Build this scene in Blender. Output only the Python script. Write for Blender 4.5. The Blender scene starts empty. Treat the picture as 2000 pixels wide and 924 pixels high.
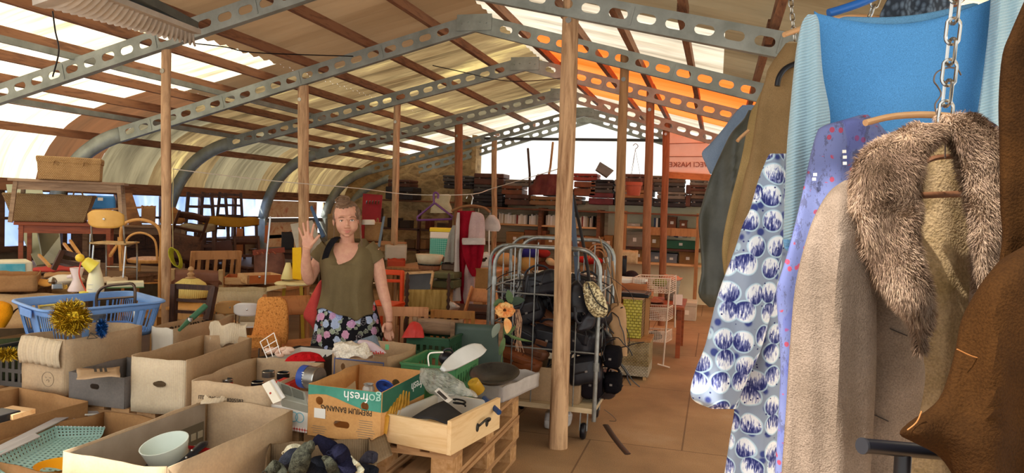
import bpy, math, random
from mathutils import Vector, Matrix, noise
random.seed(7)
V=Vector; PI=math.pi; sin=math.sin; cos=math.cos
# ---------------- camera ----------------
FPX,YAW,PIT,ROL=1418.3,.2727,.0396,.0373
O=V((0,0,1.6))
fwd=V((-sin(YAW)*cos(PIT),cos(YAW)*cos(PIT),-sin(PIT)))
r0=V((cos(YAW),sin(YAW),0)); u0=r0.cross(fwd)
RT=r0*cos(ROL)+u0*sin(ROL); UP=-r0*sin(ROL)+u0*cos(ROL)
cd=bpy.data.cameras.new('camera'); cam=bpy.data.objects.new('camera',cd)
bpy.context.collection.objects.link(cam)
cd.sensor_width=36; cd.lens=36*FPX/2000; cd.clip_start=.02; cd.clip_end=200
cam.matrix_world=Matrix(((RT.x,UP.x,-fwd.x,O.x),(RT.y,UP.y,-fwd.y,O.y),(RT.z,UP.z,-fwd.z,O.z),(0,0,0,1)))
sc=bpy.context.scene; sc.camera=cam
# ---------------- light ----------------
w=bpy.data.worlds.new('sky'); sc.world=w; w.use_nodes=True
nt=w.node_tree; bg=nt.nodes['Background']
sky=nt.nodes.new('ShaderNodeTexSky'); sky.sky_type='HOSEK_WILKIE'; sky.turbidity=5
sky.sun_direction=V((-.45,-.35,.8)).normalized()
mx=nt.nodes.new('ShaderNodeMix'); mx.data_type='RGBA'; mx.inputs[0].default_value=.8
nt.links.new(sky.outputs[0],mx.inputs[6]); mx.inputs[7].default_value=(1.0,.975,.935,1)
nt.links.new(mx.outputs[2],bg.inputs[0]); bg.inputs[1].default_value=1.6
sd=bpy.data.lights.new('sun','SUN'); sd.energy=6; sd.angle=.02; sd.color=(1,.96,.90)
so=bpy.data.objects.new('sun',sd); bpy.context.collection.objects.link(so)
so.rotation_euler=V((-.45,-.35,.8)).to_track_quat('Z','Y').to_euler()
sc.view_settings.view_transform='Standard'; sc.view_settings.look='None'
sc.view_settings.exposure=0.66; sc.view_settings.gamma=1; sc.view_settings.use_curve_mapping=False
sc.cycles.max_bounces=7; sc.cycles.diffuse_bounces=5; sc.cycles.transparent_max_bounces=8
sc.cycles.glossy_bounces=2; sc.cycles.transmission_bounces=4
sc.cycles.sample_clamp_indirect=6; sc.cycles.use_denoising=True
sc.cycles.caustics_reflective=False; sc.cycles.caustics_refractive=False
# ---------------- geometry helpers ----------------
def ray(x,y): return fwd+RT*((x-1000)/FPX)+UP*((462-y)/FPX)
def at(x,y,d): return O+ray(x,y)*d
def atY(x,y,Y): v=ray(x,y); return O+v*(Y/v.y)
def atZ(x,y,Z): v=ray(x,y); return O+v*((Z-1.6)/v.z)
def depth(p): return (V(p)-O).dot(fwd)
COL=bpy.context.collection
MATS={}
def tag(o,label=None,cat=None,group=None,kind=None):
    if label: o['label']=label
    if cat: o['category']=cat
    if group: o['group']=group
    if kind: o['kind']=kind
    return o
def thing(name,label,cat,loc,rz=0,group=None,rot=None):
    o=bpy.data.objects.new(name,None); COL.objects.link(o); o.empty_display_size=.05
    o.location=loc; o.rotation_euler=rot if rot else (0,0,rz)
    MATS[o.name]=Matrix.Translation(o.location)@o.rotation_euler.to_matrix().to_4x4()
    tag(o,label,cat,group); return o
def dup(root,loc,rot=None,label=None,scale=None):
    def cp(o,par):
        c=o.copy(); COL.objects.link(c)
        if par: c.parent=par
        for ch in list(o.children): cp(ch,c)
        return c
    r=cp(root,None); r.location=loc
    if rot is not None: r.rotation_euler=rot
    if scale: r.scale=scale
    if label: r['label']=label
    return r
def sp(pts,n):
    """catmull-rom resample of a list of tuples"""
    P=[V(p) if len(p) in(2,3) else list(p) for p in pts]; m=len(P)-1; out=[]
    for k in range(n+1):
        t=k/n*m; i=min(int(t),m-1); t-=i
        a,b,c,d=[list(P[max(0,min(m,j))]) for j in (i-1,i,i+1,i+2)]
        out.append(tuple(.5*((2*b[q])+(c[q]-a[q])*t+(2*a[q]-5*b[q]+4*c[q]-d[q])*t*t+(-a[q]+3*b[q]-3*c[q]+d[q])*t**3) for q in range(len(b))))
    return out
def frame(t):
    t=V(t).normalized(); a=V((0,0,1)) if abs(t.z)<.95 else V((0,1,0))
    x=t.cross(a).normalized(); return x,x.cross(t).normalized()
class MB:
    def __init__(s): s.v=[]; s.f=[]
    def add(s,vs,fs):
        o=len(s.v); s.v+=[V(p) for p in vs]; s.f+=[[i+o for i in q] for q in fs]; return s
    def box(s,c,d,R=None,taper=1):
        c=V(c); P=[]
        for z in(-1,1):
            k=1 if z<0 else taper
            for x,y in((-1,-1),(1,-1),(1,1),(-1,1)):
                q=V((x*d[0]/2*k,y*d[1]/2*k,z*d[2]/2)); P.append(c+(R@q if R else q))
        return s.add(P,[(0,3,2,1),(4,5,6,7),(0,1,5,4),(1,2,6,5),(2,3,7,6),(3,0,4,7)])
    def bb(s,x0,x1,y0,y1,z0,z1): return s.box(((x0+x1)/2,(y0+y1)/2,(z0+z1)/2),(x1-x0,y1-y0,z1-z0))
    def bar(s,p,q,w,h=None,up=None):
        p=V(p);q=V(q);h=h or w; t=(q-p).normalized()
        if up is not None: b=(V(up)-t*V(up).dot(t)).normalized(); a=t.cross(b)
        else: a,b=frame(t)
        P=[e+a*(i*w/2)+b*(j*h/2) for e in(p,q) for i,j in((-1,-1),(1,-1),(1,1),(-1,1))]
        return s.add(P,[(0,3,2,1),(4,5,6,7),(0,1,5,4),(1,2,6,5),(2,3,7,6),(3,0,4,7)])
    def tube(s,pts,r,n=8,closed=False,flat=1,cap=True):
        P=[V(p) for p in pts]; m=len(P); rr=r if isinstance(r,(list,tuple)) else [r]*m
        vs=[]; a=None
        for i in range(m):
            if closed: t=P[(i+1)%m]-P[i-1]
            else: t=P[min(i+1,m-1)]-P[max(i-1,0)]
            t.normalize()
            if a is None: a,_=frame(t)
            a=(a-t*a.dot(t)).normalized(); b=t.cross(a)
            for k in range(n):
                g=2*PI*k/n; vs.append(P[i]+a*(cos(g)*rr[i])+b*(sin(g)*rr[i]*flat))
        fs=[]
        for i in range(m if closed else m-1):
            j=(i+1)%m
            for k in range(n): fs.append((i*n+k,i*n+(k+1)%n,j*n+(k+1)%n,j*n+k))
        if not closed and cap: fs+=[tuple(range(n))[::-1],tuple(range((m-1)*n,m*n))]
        return s.add(vs,fs)
    def rod(s,p,q,r,r2=None,n=8): return s.tube([p,q],[r,r if r2 is None else r2],n)
    def lathe(s,prof,n=20,c=(0,0,0),R=None,sx=1,sy=1):
        c=V(c); vs=[]
        for r,z in prof:
            for k in range(n):
                q=V((r*cos(2*PI*k/n)*sx,r*sin(2*PI*k/n)*sy,z)); vs.append(c+(R@q if R else q))
        fs=[(i*n+k,i*n+(k+1)%n,(i+1)*n+(k+1)%n,(i+1)*n+k) for i in range(len(prof)-1) for k in range(n)]
        return s.add(vs,fs)
    def ball(s,c,r,n=12,R=None):
        rr=r if isinstance(r,(tuple,list)) else (r,r,r); m=max(6,n//2+2)
        prof=[(sin(PI*i/m),-cos(PI*i/m)) for i in range(m+1)]; c=V(c); vs=[]
        for a,z in prof:
            for k in range(n):
                q=V((max(a,1e-4)*cos(2*PI*k/n)*rr[0],max(a,1e-4)*sin(2*PI*k/n)*rr[1],z*rr[2])); vs.append(c+(R@q if R else q))
        return s.add(vs,[(i*n+k,i*n+(k+1)%n,(i+1)*n+(k+1)%n,(i+1)*n+k) for i in range(m) for k in range(n)])
    def grid(s,fn,nu,nv,closeu=False):
        vs=[fn(i/nu,j/nv) for j in range(nv+1) for i in range(nu if closeu else nu+1)]
        w=nu if closeu else nu+1
        return s.add(vs,[(j*w+i,j*w+(i+1)%w,(j+1)*w+(i+1)%w,(j+1)*w+i) for j in range(nv) for i in range(nu)])
    def prism(s,poly,d,M):
        """2D polygon (x,y) extruded by d along z, mapped by 4x4 M"""
        n=len(poly); P=[M@V((x,y,z)) for z in(0,d) for x,y in poly]
        return s.add(P,[tuple(range(n))[::-1],tuple(range(n,2*n))]+[(i,(i+1)%n,n+(i+1)%n,n+i) for i in range(n)])
    def plate(s,outer,holes,th,M):
        cu=bpy.data.curves.new('t','CURVE'); cu.dimensions='2D'; cu.fill_mode='BOTH'; cu.extrude=th/2
        for L in [outer]+list(holes):
            q=cu.splines.new('POLY'); q.points.add(len(L)-1); q.use_cyclic_u=True
            for i,(x,y) in enumerate(L): q.points[i].co=(x,y,0,1)
        o=bpy.data.objects.new('t',cu); me=bpy.data.meshes.new_from_object(o)
        s.add([M@v.co for v in me.vertices],[tuple(p.vertices) for p in me.polygons])
        bpy.data.objects.remove(o); bpy.data.curves.remove(cu); bpy.data.meshes.remove(me); return s
    def jit(s,a,f=8,seed=0):
        for i,p in enumerate(s.v): s.v[i]=p+noise.noise_vector(p*f+V((seed,0,0)))*a
        return s
    def xf(s,M):
        s.v=[M@p for p in s.v]; return s
    def build(s,name,mat,parent=None,world=False,smooth=False,bevel=0,sub=0,solid=0,label=None):
        vs=s.v; loc=V((0,0,0))
        if parent is not None:
            if world:
                Mi=MATS[parent.name].inverted(); vs=[Mi@p for p in vs]
        elif world:
            xs=[p.x for p in vs];ys=[p.y for p in vs];zs=[p.z for p in vs]
            loc=V(((min(xs)+max(xs))/2,(min(ys)+max(ys))/2,min(zs))); vs=[p-loc for p in vs]
        me=bpy.data.meshes.new(name); me.from_pydata([tuple(p) for p in vs],[],[tuple(q) for q in s.f])
        me.update(); me.materials.append(mat)
        if smooth:
            me.polygons.foreach_set('use_smooth',[True]*len(me.polygons))
            try: me.set_sharp_from_angle(angle=.8)
            except Exception: pass
        o=bpy.data.objects.new(name,me); COL.objects.link(o); o.location=loc
        if parent is not None: o.parent=parent; MATS[o.name]=MATS[parent.name]
        else: MATS[o.name]=Matrix.Translation(loc)
        if solid: m=o.modifiers.new('s','SOLIDIFY'); m.thickness=solid; m.offset=0
        if bevel: m=o.modifiers.new('b','BEVEL'); m.width=bevel; m.segments=2; m.limit_method='ANGLE'
        if sub: m=o.modifiers.new('u','SUBSURF'); m.levels=sub; m.render_levels=sub
        if label: o['label']=label
        return o
def Mx(p,x,y,z=None):
    x=V(x).normalized(); y=V(y).normalized(); z=x.cross(y) if z is None else V(z)
    return Matrix(((x.x,y.x,z.x,p[0]),(x.y,y.y,z.y,p[1]),(x.z,y.z,z.z,p[2]),(0,0,0,1)))
def stad(cx,cy,w,h,n=6,ang=0):
    r=h/2; P=[]
    for k in range(n+1): a=-PI/2+PI*k/n; P.append((w/2-r+r*cos(a),r*sin(a)))
    for k in range(n+1): a=PI/2+PI*k/n; P.append((-w/2+r+r*cos(a),r*sin(a)))
    return [(cx+x*cos(ang)-y*sin(ang),cy+x*sin(ang)+y*cos(ang)) for x,y in P]
def circ(cx,cy,r,n=14,ry=None): return [(cx+r*cos(2*PI*k/n),cy+(ry or r)*sin(2*PI*k/n)) for k in range(n)]
def rowsf(rows,n):
    R=sp([tuple(r)+(0,)*(4-len(r)) for r in rows],n); return R
def slab(rows,d,th,nu=40,nv=36,folds=(),flat=.6,seed=0,mb=None,tape=True):
    """closed soft body whose outline follows rows (y, xleft, xright, extra depth)"""
    R=rowsf(rows,nv); m=mb or MB()
    def fn(u,v):
        r=R[min(nv,int(round(v*nv)))]; a=2*PI*u; c=cos(a); s_=sin(a)
        xc=(r[1]+r[2])/2; hw=max(.6,(r[2]-r[1])/2)
        t=th*min(1,hw/FPX*d/th*1.2) 
        dd=-t*(abs(s_)**flat)*(1 if s_>0 else -1)
        for fr,am,ph,sk in folds:
            dd+=am*sin(fr*((xc+hw*c)-xc*0)/100+ph+sk*v)*abs(s_)**.5
        dd+=.012*noise.noise(V((c*hw/60,v*3,seed)))*abs(s_)
        k=1
        if tape: k=1-.0*v
        p=at(xc+hw*c,r[0],d+r[3]+dd); return p
    m.grid(fn,nu,nv,True)
    n=nu
    for v in(0,1): m.add([fn(i/n,v) for i in range(n)],[tuple(range(n)) if v else tuple(range(n))[::-1]])
    return m
def sheetpx(rows,d,nu=30,nv=30,fn=None):
    R=rowsf(rows,nv)
    def g(u,v):
        r=R[min(nv,int(round(v*nv)))]; return at(r[1]+(r[2]-r[1])*u,r[0],d+r[3]+(fn(u,v) if fn else 0))
    return MB().grid(g,nu,nv)
# ---------------- materials ----------------
def lin(h):
    if not isinstance(h,str): return tuple(h)+(1,) if len(h)==3 else h
    h=h.lstrip('#'); c=[int(h[i:i+2],16)/255 for i in(0,2,4)]
    return tuple(x/12.92 if x<=.04045 else ((x+.055)/1.055)**2.4 for x in c)+(1,)
MC={}
class N:
    """tiny node-graph helper"""
    def __init__(s,name):
        s.m=bpy.data.materials.new(name); s.m.use_nodes=True; s.t=s.m.node_tree; s.b=s.t.nodes['Principled BSDF']
        s.tc=s.t.nodes.new('ShaderNodeTexCoord')
    def n(s,ty,**k):
        o=s.t.nodes.new(ty)
        for a,b in k.items(): setattr(o,a,b)
        return o
    def l(s,a,b): s.t.links.new(a,b)
    def co(s,scale=(1,1,1),src='Object',rot=(0,0,0),loc=(0,0,0)):
        m=s.n('ShaderNodeMapping'); s.l(s.tc.outputs[src],m.inputs[0]); m.inputs['Scale'].default_value=scale; m.inputs['Rotation'].default_value=rot; m.inputs['Location'].default_value=loc; return m.outputs[0]
    def noise(s,co,scale,detail=3,rough=.5,dist=0):
        o=s.n('ShaderNodeTexNoise'); s.l(co,o.inputs['Vector']); o.inputs['Scale'].default_value=scale; o.inputs['Detail'].default_value=detail; o.inputs['Roughness'].default_value=rough; o.inputs['Distortion'].default_value=dist; return o.outputs[0]
    def vor(s,co,scale,feature='F1',rnd=1,dim='3D'):
        o=s.n('ShaderNodeTexVoronoi',feature=feature,voronoi_dimensions=dim); s.l(co,o.inputs['Vector']); o.inputs['Scale'].default_value=scale; o.inputs['Randomness'].default_value=rnd; return o
    def ramp(s,fac,stops,interp='LINEAR'):
        o=s.n('ShaderNodeValToRGB'); s.l(fac,o.inputs[0]); c=o.color_ramp; c.interpolation=interp
        while len(c.elements)<len(stops): c.elements.new(.5)
        for e,(p,col) in zip(c.elements,stops): e.position=p; e.color=lin(col)
        return o.outputs[0]
    def mix(s,f,a,b,mode='MIX'):
        o=s.n('ShaderNodeMix',data_type='RGBA',blend_type=mode)
        for i,v in((0,f),(6,a),(7,b)):
            if hasattr(v,'links'): s.l(v,o.inputs[i])
            else: o.inputs[i].default_value=v if i==0 else lin(v)
        return o.outputs[2]
    def math(s,op,a,b=0,c=0):
        o=s.n('ShaderNodeMath',operation=op)
        for i,v in enumerate((a,b,c)):
            if hasattr(v,'links'): s.l(v,o.inputs[i])
            else: o.inputs[i].default_value=v
        return o.outputs[0]
    def bump(s,h,st=.3,dist=.01):
        o=s.n('ShaderNodeBump'); s.l(h,o.inputs['Height']); o.inputs['Strength'].default_value=st; o.inputs['Distance'].default_value=dist; s.l(o.outputs[0],s.b.inputs['Normal']); return o
    def col(s,c):
        if hasattr(c,'links'): s.l(c,s.b.inputs['Base Color'])
        else: s.b.inputs['Base Color'].default_value=lin(c)
    def fin(s,rough=.7,metal=0,spec=.3,sheen=0):
        s.b.inputs['Roughness'].default_value=rough; s.b.inputs['Metallic'].default_value=metal; s.b.inputs['Specular IOR Level'].default_value=spec
        if sheen: s.b.inputs['Sheen Weight'].default_value=sheen
        return s.m
def M(c,c2=None,scale=6,st=(1,1,1),rough=.75,metal=0,bump=.15,bs=40,spec=.3,lo=.35,hi=.65,sheen=0,name=None):
    key=('M',c,c2,scale,st,rough,metal,bump,bs)
    if key in MC: return MC[key]
    s=N(name or 'mat_'+c.lstrip('#'))
    k=s.co(st)
    if c2: s.col(s.ramp(s.noise(k,scale,5,.6),[(lo,c),(hi,c2)]))
    else: s.col(c)
    if bump: s.bump(s.noise(k,bs,3),bump,.004)
    MC[key]=s.fin(rough,metal,spec,sheen); return MC[key]
def wood(c,c2,ax='z',scale=1,rough=.6,bump=.25,knots=0,name=None):
    key=('W',c,c2,ax,scale,knots)
    if key in MC: return MC[key]
    s=N(name or 'wood_'+c.lstrip('#')); e={'x':(.12,1,1),'y':(1,.12,1),'z':(1,1,.12)}[ax]
    k=s.co(tuple(q*scale for q in e)); a=s.noise(k,22,5,.65,.6); b=s.noise(k,3,2)
    f=s.math('ADD',s.math('MULTIPLY',a,.7),s.math('MULTIPLY',b,.45)); cl=s.ramp(f,[(.42,c2),(.64,c)])
    if knots:
        v=s.vor(s.co(tuple((q if q==1 else .35)*scale for q in e)),knots); kf=s.ramp(v.outputs['Distance'],[(.07,'#000000'),(.16,'#ffffff')]); cl=s.mix(kf,c2,cl); cl=s.mix(s.ramp(v.outputs['Distance'],[(.03,'#000000'),(.06,'#ffffff')]),'#3a2416',cl)
    s.col(cl); s.bump(a,bump,.004); MC[key]=s.fin(rough,0,.3); return MC[key]
def card(c='#b39878',c2='#a48968',rib=0,name='cardboard'):
    key=('C',c,c2,rib)
    if key in MC: return MC[key]
    s=N(name); k=s.co(); f=s.noise(k,5,4,.6); cl=s.ramp(f,[(.3,c2),(.7,c)])
    fine=s.noise(s.co((1,1,1)),90,2); cl=s.mix(.12,cl,s.ramp(fine,[(.3,'#6b5234'),(.7,'#e0cdaa')]),'OVERLAY')
    s.col(cl)
    wv=s.n('ShaderNodeTexWave'); s.l(s.co((1,1,0.02)),wv.inputs[0]); wv.inputs['Scale'].default_value=30; wv.inputs['Distortion'].default_value=1.5; wv.inputs['Detail'].default_value=1
    h=s.math('ADD',s.math('MULTIPLY',wv.outputs[1],.5 if rib else .12),s.math('MULTIPLY',s.noise(k,14,3),1.2)); s.bump(h,.35 if rib else .2,.006)
    MC[key]=s.fin(.85,0,.15); return MC[key]
def weave(c,c2,c3,su=60,sv=60,name='wicker',band=None):
    key=('V',c,c2,c3,su,sv,band)
    if key in MC: return MC[key]
    s=N(name); sx=s.n('ShaderNodeSeparateXYZ'); s.l(s.tc.outputs['Object'],sx.inputs[0])
    u=s.math('ADD',sx.outputs[0],sx.outputs[1]); cb=s.n('ShaderNodeCombineXYZ'); s.l(u,cb.inputs[0]); s.l(sx.outputs[2],cb.inputs[1])
    br=s.n('ShaderNodeTexBrick'); s.l(cb.outputs[0],br.inputs[0]); br.inputs['Scale'].default_value=1; br.inputs['Brick Width'].default_value=1/su; br.inputs['Row Height'].default_value=1/sv; br.inputs['Mortar Size'].default_value=.12/su; br.inputs['Mortar Smooth'].default_value=.6
    br.inputs['Color1'].default_value=lin(c); br.inputs['Color2'].default_value=lin(c2); br.inputs['Mortar'].default_value=lin(c3)
    cl=br.outputs[0]
    if band:  # (z0,z1,colour): the middle rows are woven from a second colour
        z=sx.outputs[2]; inb=s.math('MULTIPLY',s.math('GREATER_THAN',z,band[0]),s.math('LESS_THAN',z,band[1])); cl=s.mix(s.math('MULTIPLY',inb,.75),cl,band[2],'MULTIPLY')
    s.col(s.mix(.3,cl,s.ramp(s.noise(s.co(),9,4),[(.3,c3),(.7,c)])))
    s.bump(s.math('SUBTRACT',1,br.outputs[1]),.8,.006); MC[key]=s.fin(.7,0,.25); return MC[key]
def cloth(c,c2=None,scale=5,fine=300,bump=.25,rough=.9,sheen=.2,name='cloth'):
    key=('F',c,c2,scale,fine)
    if key in MC: return MC[key]
    s=N(name); k=s.co(); a=s.noise(k,fine,2)
    cl=s.ramp(s.noise(k,scale,4,.6),[(.3,c),(.7,c2 or c)]); cl=s.mix(.5,cl,s.ramp(a,[(.25,'#6e6e6e'),(.75,'#ffffff')]),'MULTIPLY'); s.col(cl)
    s.bump(s.math('ADD',a,s.math('MULTIPLY',s.noise(k,12,3),3)),bump,.003); MC[key]=s.fin(rough,0,.06,0); return MC[key]
def thin(c,c2,trans,scale=1.2,st=(1,1,1),lo=.35,hi=.65,name='roof_sheet',c3=None,dark=None):
    """a weathered translucent sheet: part of the light falls through it"""
    s=N(name); k=s.co(st,'Object'); f=s.noise(k,scale,5,.62,.4)
    stops=[(lo,c),(hi,c2)] if not c3 else [(lo,c),((lo+hi)/2,c3),(hi,c2)]
    cl=s.ramp(f,stops); 
    if dark: cl=s.mix(s.math('MULTIPLY',s.ramp(s.noise(s.co((.25,5,.25)),2.2,4,.7),[(.5,'#000000'),(.72,'#ffffff')]),dark),cl,'#3c3222')
    t=s.n('ShaderNodeBsdfTranslucent'); d=s.n('ShaderNodeBsdfDiffuse'); mxs=s.n('ShaderNodeMixShader'); mxs.inputs[0].default_value=trans
    s.l(cl,t.inputs[0]); s.l(cl,d.inputs[0]); s.l(d.outputs[0],mxs.inputs[1]); s.l(t.outputs[0],mxs.inputs[2])
    s.l(mxs.outputs[0],s.t.nodes['Material Output'].inputs[0]); return s.m
steel=M('#9ba19b','#80867f',5,rough=.5,metal=.25,bump=.05,name='galvanised_steel')
chrome=M('#a8a8a4',rough=.25,metal=1,bump=0,name='chrome')
blackm=M('#15151a',rough=.35,bump=0,name='black_plastic')
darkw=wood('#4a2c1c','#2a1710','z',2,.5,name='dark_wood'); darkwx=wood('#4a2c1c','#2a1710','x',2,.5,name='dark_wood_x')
pinew=wood('#d9b483','#b98a55','x',1.5,name='pine')
paper=M('#e8e4d8',rough=.8,bump=0,name='white_paper')
def text(body,parent,loc,rot,size,mat,name='lettering',sx=1,align='CENTER',ex=.0008):
    cu=bpy.data.curves.new(name,'FONT'); cu.body=body; cu.size=size; cu.extrude=ex; cu.align_x=align; cu.align_y='CENTER'; cu.resolution_u=3
    o=bpy.data.objects.new('t',cu); me=bpy.data.meshes.new_from_object(o); bpy.data.objects.remove(o)
    me.materials.clear(); me.materials.append(mat); Mt=Matrix.LocRotScale(V(loc),__import__('mathutils').Euler(rot),V((sx,1,1))); me.transform(Mt)
    q=bpy.data.objects.new(name,me); COL.objects.link(q)
    if parent: q.parent=parent; MATS[q.name]=MATS[parent.name]
    return q
hw=wood('#cda274','#b98a5c','x',2,.5,.1,name='pale_hanger_wood'); hb=wood('#6b452c','#50301c','x',2,.5,.1,name='brown_hanger_wood'); wire=M('#6a5a50',rough=.35,metal=.8,bump=0,name='hanger_wire')
def hook(px,py,d,r,name='hook',parent=None,down=20,mat=wire):
    pts=[at(px,py+r+down,d)]+[at(px+r*cos(a),py-r*sin(a),d) for a in [-PI*.5-i*.26 if 0 else PI*1.5-i*.27 for i in range(0,14)]]
    return MB().tube(pts,.0017,6).build(name,mat,parent,world=True,smooth=True)
def bow(pts,d,r,mat,name,parent,flat=.5):
    P=sp(pts,14); return MB().tube([at(x,y,d) for x,y in P],r,10,flat=flat).build(name,mat,parent,world=True,smooth=True)
# ================= the building =================
YT=[4.72,6.46,8.27,10.46,12.44,13.30]; XR,HR=-2.27,3.26; SL,SR=.2427,.248
def zl(X,off=0): return HR+off+SL*(X-XR) if X<XR else HR+off-SR*(X-XR)
# floor
s=N('chipboard_floor'); k=s.co(); a=s.noise(k,1.3,5,.6); b=s.noise(k,160,2); cl=s.ramp(a,[(.3,'#8a7054'),(.6,'#a98c6a'),(.8,'#b7a286')])
cl=s.mix(.35,cl,s.ramp(b,[(.35,'#5a3c22'),(.65,'#cbb090')]),'OVERLAY')
br=s.n('ShaderNodeTexBrick'); s.l(s.co((1,1,1),rot=(0,0,0),loc=(.15,.1,0)),br.inputs[0]); br.inputs['Scale'].default_value=1; br.inputs['Brick Width'].default_value=1.25; br.inputs['Row Height'].default_value=1.7; br.inputs['Mortar Size'].default_value=.006; br.offset=.5
cl=s.mix(s.math('MULTIPLY',br.outputs[1],.6),cl,'#4a3020'); cl=s.mix(s.ramp(s.vor(s.co(),1.1).outputs['Distance'],[(.02,'#888888'),(.06,'#000000')]),cl,'#6a4a34')
s.col(cl); s.bump(b,.15,.002); FL=s.fin(.75,0,.25)
m=MB().bb(-7.5,3.4,-.6,13.5,-.1,0); tag(m.build('floor',FL),kind='structure')
# roof sheets
def curveL(t):
    """roof profile on the left, t in 0..1 from ridge to eave"""
    L1=4.05
    if t<.72: X=XR-t/.72*(6.25+XR); return X,zl(X,.27)
    a=(t-.72)/.28; zs=zl(-6.25,.27)
    p0=(-6.25,zs); p1=(-7.15,zs-.2); p2=(-7.32,1.62)
    return ((1-a)**2*p0[0]+2*a*(1-a)*p1[0]+a*a*p2[0],(1-a)**2*p0[1]+2*a*(1-a)*p1[1]+a*a*p2[1])
def sheetL(mat,t0,t1,y0,y1):
    n=max(4,int((y1-y0)/.042)); nt_=max(2,int(30*(t1-t0)))
    def fn(u,v):
        y=y0+u*(y1-y0); X,Z=curveL(t0+v*(t1-t0)); return V((X,y,Z+.014*sin(y*2*PI/.17)))
    tag(MB().grid(fn,n,nt_).build('ceiling',mat,smooth=True),kind='structure')
def sheetR(mat,x0,x1,y0,y1):
    n=max(4,int((y1-y0)/.042))
    def fn(u,v):
        y=y0+u*(y1-y0); X=x0+v*(x1-x0); return V((X,y,zl(X,.27)+.014*sin(y*2*PI/.17)))
    tag(MB().grid(fn,n,8).build('ceiling',mat,smooth=True),kind='structure')
rW=thin('#f8f0dc','#c9b88e',.56,1.5,(.3,4,.3),name='clear_roof_sheet',dark=.55)
rR=thin('#9a6a48','#7a5a40',.22,1.2,(.3,2,.3),name='rusty_roof_sheet',dark=.5)
rB=thin('#a88b68','#8d7050',.10,.8,(.3,2,.3),name='brown_roof_sheet')
rY=thin('#6a563a','#e6d088',.36,1.2,(.4,2.0,.4),.34,.74,name='algae_roof_sheet',c3='#8d7a56',dark=.75)
rG=thin('#6b6450','#a59c7c',.25,1.3,(.35,2.2,.35),name='grey_roof_sheet',dark=.6)
rO=thin('#fb6420','#fb8440',.50,.7,(.3,1.5,.3),name='orange_roof_sheet')
rP=thin('#e9e2cf','#b8ab93',.40,1.2,(.4,1.5,.4),name='pale_roof_sheet',dark=.5)
rD=thin('#a39373','#7d6c50',.14,1.0,(.4,1.5,.4),name='dull_roof_sheet',dark=.3)
sheetL(rB,0,.395,1.2,7.25); sheetL(rW,.395,1,1.2,6.35); sheetL(rW,.395,.60,6.35,6.62); sheetL(rB,.395,.60,6.62,7.1); sheetL(rR,.60,1,6.35,7.1)
sheetL(rY,.395,.72,7.1,11.2); sheetL(rY,0,.395,7.25,11.2); sheetL(rG,.72,1,7.1,8.0); sheetL(rY,.72,1,8.0,9.1); sheetL(rG,.72,1,9.1,10.4); sheetL(rY,.72,1,10.4,13.6)
sheetL(rG,0,.72,11.2,12.3); sheetL(rP,0,.72,12.3,13.6)
sheetR(rD,XR,1.0,1.2,5.7); sheetR(rW,1.0,3.6,1.2,13.6); sheetR(rP,XR,.0,5.7,7.5); sheetR(rD,.0,1.0,5.7,7.5); sheetR(rP,XR,-2.0,7.5,11.6)  # outer right strip is out of view, made clear to brighten the hall
sheetR(rO,-2.0,.75,7.5,11.6); sheetR(rD,.75,1.0,7.5,11.6); sheetR(rP,XR,1.0,11.6,13.6)
# purlins
plm=wood('#94684a','#54352a','y',1.5,.7,name='purlin_wood')
PX=[-7.3,-6.87,-6.42,-5.98,-5.52,-5.13,-4.62,-4.1,-3.4,-2.72,-1.95,-1.27,-.8,-.28,.29,1.0,1.8,2.7]
def ORD(i):
    n=['lowest, at the window head','second up from the left wall','third up from the left wall','fourth up from the left wall','fifth up from the left wall','sixth up from the left wall','fourth down from the ridge','third down from the ridge','second down from the ridge','nearest to the ridge']
    m=['nearest to the ridge','second down from the ridge','third down from the ridge','fourth down from the ridge','fifth down from the ridge','third up from the right edge','second up from the right edge','outermost']
    return (n+m)[i]
for i,X in enumerate(PX):
    if X<-6.3:
        t=.72
        while curveL(t)[0]>X and t<1: t+=.002
        Z=curveL(t)[1]-.07
    else: Z=zl(X,.19)
    if i==0: Z=1.66
    m=MB()
    for y0,y1 in ((1.2,5.1),(4.95,9.0),(8.8,13.45)):
        dx=random.uniform(-.015,.015); dz=random.uniform(-.01,.01)
        m.bar((X+dx,y0,Z+dz),(X-dx,y1,Z),.05,.082 if i else .13,up=(0,0,1))
    side='left' if X<XR else 'right'
    tag(m.jit(.004,3).build('roof_purlin',plm,world=True),'brown timber purlin on the %s roof slope, %s'%(side,ORD(i)),'roof beam','timber roof purlins')
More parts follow.
